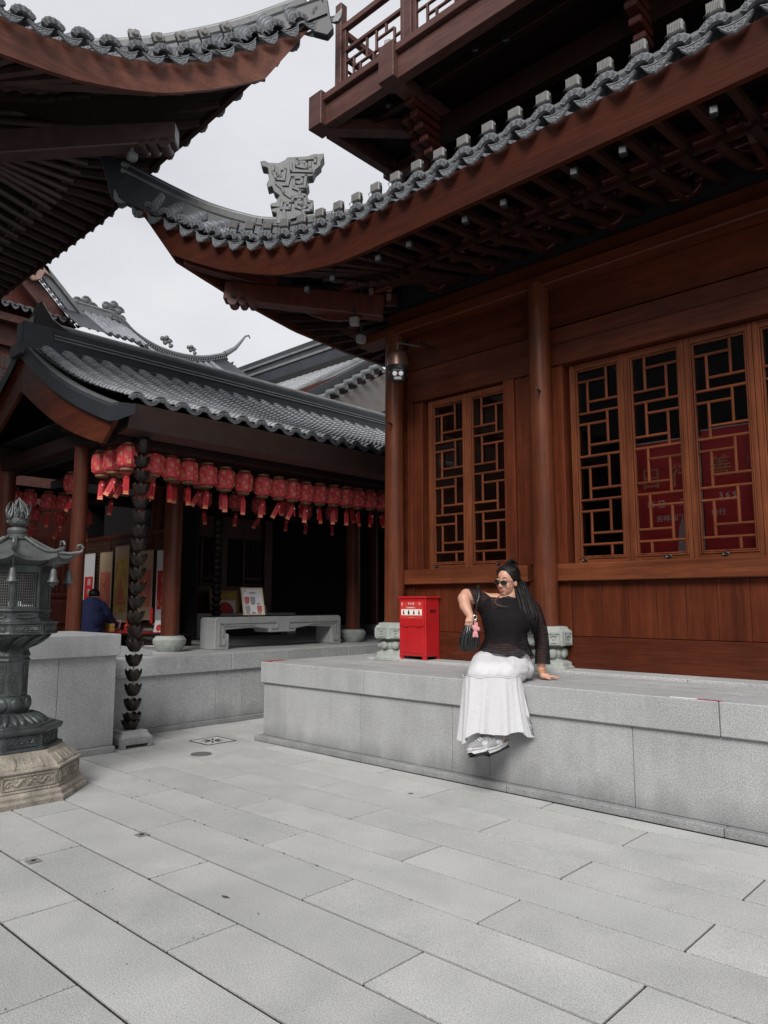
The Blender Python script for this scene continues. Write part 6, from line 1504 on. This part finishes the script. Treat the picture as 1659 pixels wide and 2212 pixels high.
# legs (under the skirt) and ankles
limb(body, [(.09, .0, .10), (.0, -.32, .06)], [.085, .06]); limb(body, [(.26, .0, .10), (.12, -.32, .06)], [.085, .06])
limb(body, [(.0, -.32, .05), (-.01, -.35, -.15), (-.025, -.39, -.33), (-.03, -.395, -.37)], [.062, .055, .036, .036])
limb(body, [(.12, -.32, .05), (.11, -.34, -.15), (.095, -.35, -.33), (.09, -.35, -.37)], [.062, .055, .036, .036])
bd = remesh(body, 'body', SKIN, wm, .0055, 5)
LIP = M_('lips', (.42, .13, .11), .45)
MB().ell((0, .0925, -.053), (.019, .0085, .0045), 12, 6, HM).ell((0, .0905, -.064), (.016, .0085, .0055), 12, 6, HM).obj('lips', LIP, wm, smooth=True)
for s_ in (-1, 1): MB().tube([HM @ Vector(p) for p in ((s_ * .012, .084, .036), (s_ * .030, .080, .042), (s_ * .048, .066, .036))], [.002, .0032, .0015], 6).obj('eyebrow', HAIR, wm)
# sunglasses
sg = MB()
for s_ in (-1, 1):
    M = HM @ Matrix.Translation((s_ * .031, .096, .004)) @ Matrix.Rotation(-s_ * .22, 4, 'Z')
    sg.ell((0, 0, 0), (.027, .004, .0165), 20, 8, M)
gl = sg.obj('sunglasses', BLK, wm, smooth=True)
q = MB(); q.tube([HM @ Vector(p) for p in ((-.006, .100, .008), (0, .103, .010), (.006, .100, .008))], .0025, 6)
for s_ in (-1, 1):
    q.tube([HM @ Vector(p) for p in ((s_ * .058, .088, .008), (s_ * .070, .045, .006), (s_ * .077, -.01, .002))], .0022, 6)
    pts = [HM @ Matrix.Translation((s_ * .031, .099, .004)) @ Matrix.Rotation(-s_ * .22, 4, 'Z') @ Vector((.0275 * math.cos(t), 0, .017 * math.sin(t))) for t in [2 * PI * i / 16 for i in range(17)]]
    q.tube(pts, .0022, 6)
q.obj('glasses_frame', BLK, gl)
MB().tube([HM @ Vector((.078, -.006 + .004 * math.cos(t), -.052 + .011 * math.sin(t))) for t in [2 * PI * i / 10 for i in range(11)]], .0022, 5).obj('earring', STEEL, wm)
# hair: cap, bun, long strands over the far shoulder and down the back
hr = MB(); hr.ell((0, -.034, .034), (.084, .104, .100), 24, 16, HM); hr.ell((0, -.075, -.02), (.07, .05, .09), 14, 10, HM); hr.ell((.050, -.050, -.015), (.040, .050, .095), 14, 10, HM); hr.ell((.045, -.070, -.09), (.045, .045, .08), 12, 10, HM); hr.ell((-.052, -.035, .03), (.032, .06, .06), 12, 10, HM)
bun = HM @ Vector((.02, -.105, .112))
hr.ell(HM @ Vector((.01, -.07, .09)), (.04, .04, .03), 10, 8)
cap_ = remesh(hr, 'hair', HAIR, wm, .0055, 4)
bb = MB()
for k in range(7):
    a = k * .9; c = bun + Vector((.016 * math.cos(a), .010 * math.sin(a), .014 * math.sin(a * 1.3)))
    bb.tube([c + Vector((.026 * math.cos(t + a), .022 * math.sin(t * .7), .026 * math.sin(t + a))) for t in [i * .55 for i in range(12)]], .009, 6)
bb.obj('hair_bun', HAIR, cap_, smooth=True)
rr = random.Random(11); st = MB()
for k in range(190):
    t0 = rr.uniform(0, 1); a = rr.uniform(-.6, 1.0)
    top = HM @ Vector((.035 + .045 * rr.uniform(-.6, 1), -.03 - .08 * t0, .07 - .12 * rr.random())); 
    front = rr.random() < .55; ox = rr.uniform(-.055, .065); oy = rr.uniform(-.035, .035)
    pts = [top, Vector((.312 + ox * .8, .01 + oy * .8, .73 + rr.uniform(-.03, .03))), Vector((.335 + ox, -.035 + oy if front else .05 + oy, .64)), Vector((.355 + ox * 1.1, -.085 + oy if front else .09 + oy, .53)), Vector((.375 + ox * 1.0, -.115 + oy * .7 if front else .10 + oy, .43)), Vector((.395 + ox * .6 + rr.uniform(-.012, .012), -.12 + oy * .6 if front else .10 + oy, .30 + rr.uniform(0, .12)))]
    st.tube(smooth_pts(pts, 3), [.0085] * 11 + [.006, .0045, .003, .002, .001], 5, flat=.6)
for k in range(44):   # strands combed back over the crown
    x = -.078 + .156 * k / 43 + rr.uniform(-.002, .002); j = rr.uniform(-.004, .003); pts = [HM @ Vector(p) for p in ((x * .78, .050 - abs(x) * .35 + j, .099 - abs(x) * .42), (x * 1.03, .0 + j, .136 - abs(x) * .52 + j * .5), (x * .88, -.06, .128 - abs(x) * .30 + j), (.02 + x * .3, -.105, .085))]
    st.tube(smooth_pts(pts, 3), rr.uniform(.003, .0045), 5)
for k in range(16):   # side hair running back over the ear
    z = .085 - .012 * k * .9; pts = [HM @ Vector(p) for p in ((.074, .035 - .002 * k, z), (.088, -.01, z - .012), (.082, -.06, z - .03), (.05, -.10, z - .03))]
    if z > -.03: st.tube(smooth_pts(pts, 3), .0042, 5)
st.obj('hair_strands', HAIR, cap_, smooth=True)
MB().tube(smooth_pts([(.17, -.085, .665), (.115, -.115, .635), (.095, -.135, .60), (.13, -.155, .575), (.20, -.155, .568)], 4), [.004] * 12 + [.003, .003, .002, .002, .001], 5).obj('loose_lock', M_('brown_lock', (.10, .055, .03), .4), cap_, smooth=True)
# black camisole
TOPM = M_('black_jersey', (.008, .008, .013), .75, .2, 20, coord='obj')
tk = MB(); limb(tk, [(.212, .022, .545), (.207, .018, .47), (.195, .02, .38), (.185, .025, .33)], [.128, .150, .136, .130], 20, .9)
tk.ell((.135, -.085, .475), (.078, .072, .075), 14, 10); tk.ell((.275, -.085, .465), (.078, .072, .075), 14, 10)
tk.ell((.205, -.06, .40), (.135, .085, .085), 14, 10)
remesh(tk, 'camisole', TOPM, wm, .007, 10)
for x in (.135, .30): MB().tube([(x, -.075, .56), (x - .0 + (.02 if x < .2 else -.02), -.03, .635), (x, .05, .645), (x, .10, .60)], .011, 6, flat=.4).obj('strap', TOPM, wm)
# sheer knit top
KN = bpy.data.materials.new('sheer_black_knit'); KN.use_nodes = True; t_ = KN.node_tree; B_ = t_.nodes['Principled BSDF']
B_.inputs['Base Color'].default_value = (.012, .010, .012, 1); B_.inputs['Roughness'].default_value = .85; B_.inputs['Specular IOR Level'].default_value = .12
tc2 = t_.nodes.new('ShaderNodeTexCoord'); wv = t_.nodes.new('ShaderNodeTexWave'); wv.wave_type = 'BANDS'; wv.bands_direction = 'Z'; wv.inputs['Scale'].default_value = 26; wv.inputs['Distortion'].default_value = 5; wv.inputs['Detail'].default_value = 3; wv.inputs['Detail Scale'].default_value = 3
mr = t_.nodes.new('ShaderNodeMapRange'); mr.inputs['From Min'].default_value = .3; mr.inputs['From Max'].default_value = .9; mr.inputs['To Min'].default_value = .98; mr.inputs['To Max'].default_value = .60
t_.links.new(tc2.outputs['Object'], wv.inputs['Vector']); t_.links.new(wv.outputs['Fac'], mr.inputs['Value']); t_.links.new(mr.outputs['Result'], B_.inputs['Alpha'])
def ring(cx, cy, z, rx, ry, tilt=0, n=48, fold=0, fk=9, ph=0, hem=None):
    r = []
    for k in range(n):
        a = 2 * PI * k / n; f = 1 + fold * math.sin(fk * a + ph) + fold * .6 * math.sin((fk * 1.7) * a + 2 * ph)
        r.append(Vector((cx + rx * f * math.cos(a), cy + ry * f * math.sin(a), z + tilt * math.cos(a) + (hem(a) if hem else 0))))
    return r
kt = MB(); rows = [ring(.238, -.012, .612, .088, .072, -.004), ring(.228, -.0, .632, .118, .082, -.010, fold=.01), ring(.216, .008, .628, .160, .095, -.018, fold=.01), ring(.210, .012, .595, .200, .118, -.030, fold=.012, fk=7), ring(.208, -.012, .52, .208, .150, -.01, fold=.012, fk=7), ring(.205, -.022, .45, .200, .172, 0, fold=.015, fk=8), ring(.200, -.010, .37, .168, .150, 0, fold=.025, fk=9), ring(.197, -.008, .31, .165, .155, 0, fold=.03, fk=9, ph=.7), ring(.190, -.012, .265, .182, .178, 0, fold=.035, fk=9, ph=1.1), ring(.186, -.035, .205, .212, .225, -.01, fold=.035, fk=10, ph=1.4, hem=lambda a: -.018 * math.sin(a * 3) - .01 * math.cos(a * 5))]
kt.grid(rows, close=True); kn_ = kt.obj('sheer_knit_top', KN, wm, smooth=True)
def xring(x, cy, z, ry, rz_, n=28, sk=0): return [Vector((x + sk * math.sin(2 * PI * k / n), cy + ry * math.cos(2 * PI * k / n), z + rz_ * math.sin(2 * PI * k / n))) for k in range(n)]
MB().grid([xring(.075, .01, .55, .105, .105), xring(.04, .01, .565, .09, .115), xring(.0, .012, .59, .078, .112, sk=-.012), xring(-.035, .015, .615, .070, .10, sk=-.022), xring(-.062, .018, .63, .066, .088, sk=-.03)], close=True).obj('batwing_sleeve', KN, kn_, smooth=True)
MB().tube(smooth_pts([(.345, .01, .575), (.41, .025, .545), (.452, .035, .45), (.480, .045, .36), (.488, .03, .25), (.484, .012, .165), (.482, .006, .120)], 3), [.085, .086, .086, .082, .078, .074, .071, .069, .067, .066, .065, .064, .063, .063, .064, .065, .066, .068, .070], 20, caps=False, flat=.9).obj('long_sleeve', KN, kn_, smooth=True)
# white tiered skirt
SKR = M_('white_crinkle_cotton', (.57, .57, .59), .9, .03, 30, bump=.35, bscale=70, coord='obj', sheen=.2)
yk = MB()
yk.ell((.155, .03, .13), (.225, .185, .135), 22, 14)
limb(yk, [(.05, .0, .12), (-.0, -.20, .105), (-.040, -.33, .075)], [.125, .118, .105], 16); limb(yk, [(.27, .0, .12), (.22, -.20, .095), (.135, -.33, .072)], [.125, .112, .105], 16)
yk.ell((.09, -.20, .10), (.17, .22, .10), 18, 12); yk.ell((.33, -.03, .085), (.075, .15, .080), 14, 10); yk.ell((.045, -.345, .075), (.20, .105, .095), 20, 12); yk.ell((.06, -.30, .13), (.12, .12, .05), 16, 10)
sk = remesh(yk, 'white_skirt', SKR, wm, .008, 30)
from mathutils import noise as NZ
for v in sk.data.vertices:
    c = v.co; a_ = math.atan2(c.x - .1, -c.y)
    w_ = NZ.noise(Vector((c.x * 14 + c.z * 9, c.y * 10, c.z * 26))) * .0022 + .0020 * math.sin(c.z * 95 + c.x * 46 + 4 * NZ.noise(c * 7)) * max(0, min(1, (c.x + .05) * 4)) + .0014 * math.sin(c.x * 70 - c.z * 40 + 5 * NZ.noise(c * 6))
    v.co = c + v.normal * w_
n = 96; rows = []; m = 26
for i in range(m + 1):
    t = i / m; cx = .030 + .012 * t; rx = .212 + .042 * t ** 1.5; ry = .128 + .012 * t; row = []
    for k in range(n):
        a = 2 * PI * k / n; am = (.010 + .055 * t ** .8)
        dd = (.003 + .021 * t ** .8) * (math.sin(13 * a + .8 * math.sin(2 * a) + t) * .6 + math.sin(5 * a + 1.3 - .8 * t) * .55 + .35 * math.sin(23 * a + 2.1 * t))
        ce, se = math.cos(a), math.sin(a); ex = math.copysign(abs(ce) ** .85, ce); ey = math.copysign(abs(se) ** .85, se)
        u = cx + rx * ex + dd * ce; y = -.350 + ry * ey + dd * se
        hem = (-.075 * max(0, -ce) ** 3 - .030 * max(0, ce) ** 3 + .014 * math.sin(5 * a) - .012 * max(0, math.sin(2 * a + 1))) * t ** 3
        yb = (4.722 - 4.80 - .684 * u) / .7297
        row.append(Vector((u, min(y, yb), .066 - .392 * t + hem + .006 * math.sin(7 * a) * (1 - t))))
    rows.append(row)
MB().grid(rows, close=True).obj('ruffle_tier', SKR, sk, smooth=True)
MB().tube([p + (p - Vector((.03, -.35, p.z))).normalized() * .001 for p in rows[0]] + [rows[0][0]], .0035, 6).obj('tier_seam', SKR, sk, smooth=True)
# sneakers
SN1 = M_('grey_mesh_shoe', (.27, .27, .28), .8, .1, 40, bump=.4, bscale=200, coord='obj'); SN2 = M_('silver_overlay', (.46, .46, .47), .4, .05, 20)
SN3 = M_('off_white_foam', (.58, .58, .57), .7, .06, 30)
def shoe(loc, toe, upn):
    f = Vector(toe).normalized(); u = Vector(upn); s_ = f.cross(u).normalized(); u = s_.cross(f)
    M = Matrix(((s_.x, f.x, u.x, loc[0]), (s_.y, f.y, u.y, loc[1]), (s_.z, f.z, u.z, loc[2]), (0, 0, 0, 1)))
    b = MB(); b.ell((0, .05, .012), (.040, .095, .040), 16, 10, M); b.ell((0, -.065, .02), (.034, .045, .05), 14, 10, M); b.ell((0, -.03, .045), (.036, .055, .042), 14, 10, M); b.ell((.004, .11, .002), (.040, .04, .026), 14, 10, M)
    sh_ = remesh(b, 'sneaker', SN1, wm, .005, 5)
    def sole(z0, z1, g, mat, nm):
        o = [((.043 + g) * math.copysign(abs(math.cos(a)) ** .75, math.cos(a)) * (1 - .12 * (math.sin(a) < 0)) + .003 * math.sin(a), (.130 + g) * math.sin(a) + .018) for a in [2 * PI * i / 28 for i in range(28)]]
        vs = [M @ Vector((x, y, z0 + (.014 if y > .12 else 0) * 1)) for x, y in o] + [M @ Vector((x, y, z1)) for x, y in o]; k = len(o)
        return MB().add(vs, [tuple(range(k - 1, -1, -1)), tuple(range(k, 2 * k))] + [(i, (i + 1) % k, (i + 1) % k + k, i + k) for i in range(k)]).obj(nm, mat, sh_, smooth=40)
    sole(-.032, -.010, 0, SN3, 'midsole'); sole(-.050, -.032, .002, BLK, 'outsole')
    tr = MB()
    for r in range(9):
        for c in (-1, 1): tr.cbox((c * .02, -.09 + r * .026, -.051), (.026, .015, .008), M=M @ Matrix.Rotation(c * .02, 4, 'Z'))
    tr.obj('tread_lug', BLK, sh_)
    ov = MB()
    for s2 in (-1, 1):
        ov.ell((s2 * .026, .0, .016), (.018, .055, .024), 12, 8, M); ov.tube([M @ Vector(p) for p in ((s2 * .034, -.09, .0), (s2 * .041, -.02, -.004), (s2 * .042, .06, -.004), (s2 * .03, .125, .0))], .007, 6)
    ov.ell((0, .128, .0), (.034, .024, .018), 10, 8, M); ov.obj('silver_overlay', SN2, sh_, smooth=True)
    lc = MB()
    for k in range(5):
        y = .055 - k * .02; z = .046 + k * .007; lc.tube([M @ Vector(p) for p in ((-.022, y, z - .010), (0, y + .006, z + .006), (.022, y, z - .010))], .0035, 6)
    for s2 in (-1, 1): lc.tube([M @ Vector((s2 * (.004 + .02 * math.sin(t)), -.025 + .018 * math.cos(t) * 1.0, .085 + .012 * math.sin(t * 2))) for t in [i * .4 for i in range(9)]], .003, 5)
    lc.obj('laces', WHT, sh_)
    for s2 in (-1, 1):
        put('letter_n', text_mesh('N', .034, WHT, .001), sh_, mat4=M @ Matrix.Translation((s2 * .0455, .004, .012)) @ Matrix.Rotation(s2 * PI / 2, 4, 'Z') @ Matrix.Rotation(PI / 2, 4, 'X') @ Matrix.Shear('XY', 4, (.15, 0)))
shoe((-.050, -.435, -.425), (-.76, -.50, -.06), (.06, .30, 1))
shoe((.052, -.380, -.412), (-.66, -.55, -.16), (.15, .05, 1))
# bracelets, ring
for r, z in ((.031, .085), (.032, .072)): MB().tube([(.471 + r * math.cos(a), -.003 + r * math.sin(a), z + .006 * math.sin(a)) for a in [2 * PI * i / 14 for i in range(15)]], .0028, 5).obj('bracelet', GOLD, wm)
MB().tube([(-.112 + .012 * math.cos(a), -.115, .462 + .012 * math.sin(a)) for a in [2 * PI * i / 10 for i in range(11)]], .002, 5).obj('finger_ring', STEEL, wm)

# handbag
LEA = M_('black_leather', (.010, .010, .011), .28, .3, 30, bump=.3, bscale=60, coord='obj')
bg_ = thing('handbag', 'black pleated leather shoulder bag with silver ring and pink plush charm, hung on her shoulder', 'handbag', WO, R(43.1344))
rows = []
for z, rx, ry, cx in ((.225, .015, .012, -.100), (.228, .046, .028, -.102), (.25, .070, .042, -.104), (.29, .078, .048, -.102), (.34, .072, .045, -.096), (.39, .060, .038, -.088), (.43, .048, .030, -.080), (.46, .038, .018, -.074), (.475, .034, .010, -.072)):
    rows.append([Vector((cx + rx * (1 + .07 * math.sin(14 * a)) * math.cos(a), -.085 + ry * (1 + .12 * math.sin(14 * a)) * math.sin(a), z)) for a in [2 * PI * k / 84 for k in range(84)]])
MB().grid(rows, close=True).obj('bag_body', LEA, bg_, smooth=True)
for dy in (-.012, .014):
    MB().tube(smooth_pts([(-.060, -.108 + dy, .475), (-.052, -.125 + dy, .54), (-.030, -.115 + dy, .64), (-.018, -.065 + dy, .712), (-.012, .0 + dy, .735), (-.01, .08 + dy, .69), (-.03, .11 + dy, .58), (-.07, .03, .48)], 4), .0085, 8, flat=.4).obj('strap', LEA, bg_, smooth=True)
MB().tube([(-.062 + .016 * math.cos(a), -.150, .486 + .016 * math.sin(a)) for a in [2 * PI * i / 18 for i in range(19)]], .0038, 8).obj('silver_ring', STEEL, bg_, smooth=True)
b = MB()
for k in range(4): b.tube([(-.125 + k * .018, -.128 - .002 * k, .37 + k * .014), (-.112 + k * .018, -.122, .425 + k * .012)], .0035, 6)
b.obj('buckle_bar', STEEL, bg_)
PNK = M_('pink_plush', (.66, .26, .27), .9, .08, 60, bump=.6, bscale=300, coord='obj', sheen=.6)
b = MB()
for c, r in (((-.060, -.165, .405), (.026, .015, .025)), ((-.052, -.165, .435), (.012, .010, .016)), ((-.040, -.165, .398), (.014, .012, .016)), ((-.064, -.165, .362), (.021, .014, .022)), ((-.076, -.165, .345), (.011, .011, .014)), ((-.052, -.165, .344), (.012, .011, .012)), ((-.078, -.165, .418), (.010, .009, .014))): b.ell(c, r, 12, 8)
ch_ = remesh(b, 'plush_charm', PNK, bg_, .004, 3)
MB().tube([(-.062, -.152, .47), (-.066, -.16, .43)], .004, 6).obj('charm_cord', PNK, ch_)

# man in navy at the table, seen from behind
mn = thing('person', 'man in navy jacket with short black hair bending over the red table, seen from behind', 'person', (-10.45, 4.95, 0), R(43.1344))
b = MB(); b.ell((.0, .06, 1.495), (.075, .09, .085), 16, 12); b.ell((.02, .10, 1.455), (.055, .06, .06), 12, 8); limb(b, [(0, .02, 1.44), (0, .0, 1.38)], [.05, .06])
limb(b, [(.0, -.02, 1.32), (.0, -.03, 1.1), (0, -.03, .95)], [.15, .15, .14], 16, .8); limb(b, [(.17, .1, 1.2), (.235, .22, 1.09), (.262, .30, 1.03)], [.05, .04, .028])
limb(b, [(.262, .30, 1.03), (.270, .34, .995)], [.028, .026], 8)
for k in range(4): b.tube([(.255 + k * .012, .35, .995), (.258 + k * .012, .375, .985), (.26 + k * .012, .39, .975)], [.009, .008, .006], 6)
b.tube([(.245, .33, 1.0), (.235, .355, .985)], [.009, .007], 6)
limb(b, [(-.08, 0, .9), (-.09, 0, .45), (-.09, .0, .07)], [.09, .065, .05]); limb(b, [(.08, 0, .9), (.09, 0, .45), (.09, 0, .07)], [.09, .065, .05])
remesh(b, 'body', SKIN, mn, .010, 5)
b = MB(); b.ell((-.002, .045, 1.515), (.080, .088, .078), 16, 12); remesh(b, 'hair', HAIR, mn, .010, 3)
b = MB(); limb(b, [(-.11, .0, 1.36), (0, -.01, 1.40), (.10, .0, 1.36)], [.075, .08, .075], 14)
limb(b, [(.0, -.02, 1.30), (.01, -.03, 1.15), (.0, -.03, .98), (0, -.02, .85)], [.175, .19, .175, .165], 18, .85)
limb(b, [(.13, .0, 1.34), (.185, .06, 1.24), (.215, .16, 1.14), (.25, .26, 1.06)], [.075, .072, .06, .048]); limb(b, [(-.13, .0, 1.34), (-.16, .10, 1.20), (-.10, .24, 1.08)], [.07, .065, .05])
b.tube([(-.0, .015, 1.40), (.0, .03, 1.455)], [.07, .062], 14)
remesh(b, 'navy_jacket', NAVY, mn, .010, 6)
b = MB(); limb(b, [(-.08, 0, .88), (-.09, 0, .45), (-.09, 0, .10)], [.10, .08, .07]); limb(b, [(.08, 0, .88), (.09, 0, .45), (.09, 0, .10)], [.10, .08, .07]); remesh(b, 'trousers', BLK, mn, .012, 4)
for x in (-.09, .09): MB().ell((x, .05, .045), (.045, .12, .045), 12, 8).obj('shoe', BLK, mn, smooth=True)
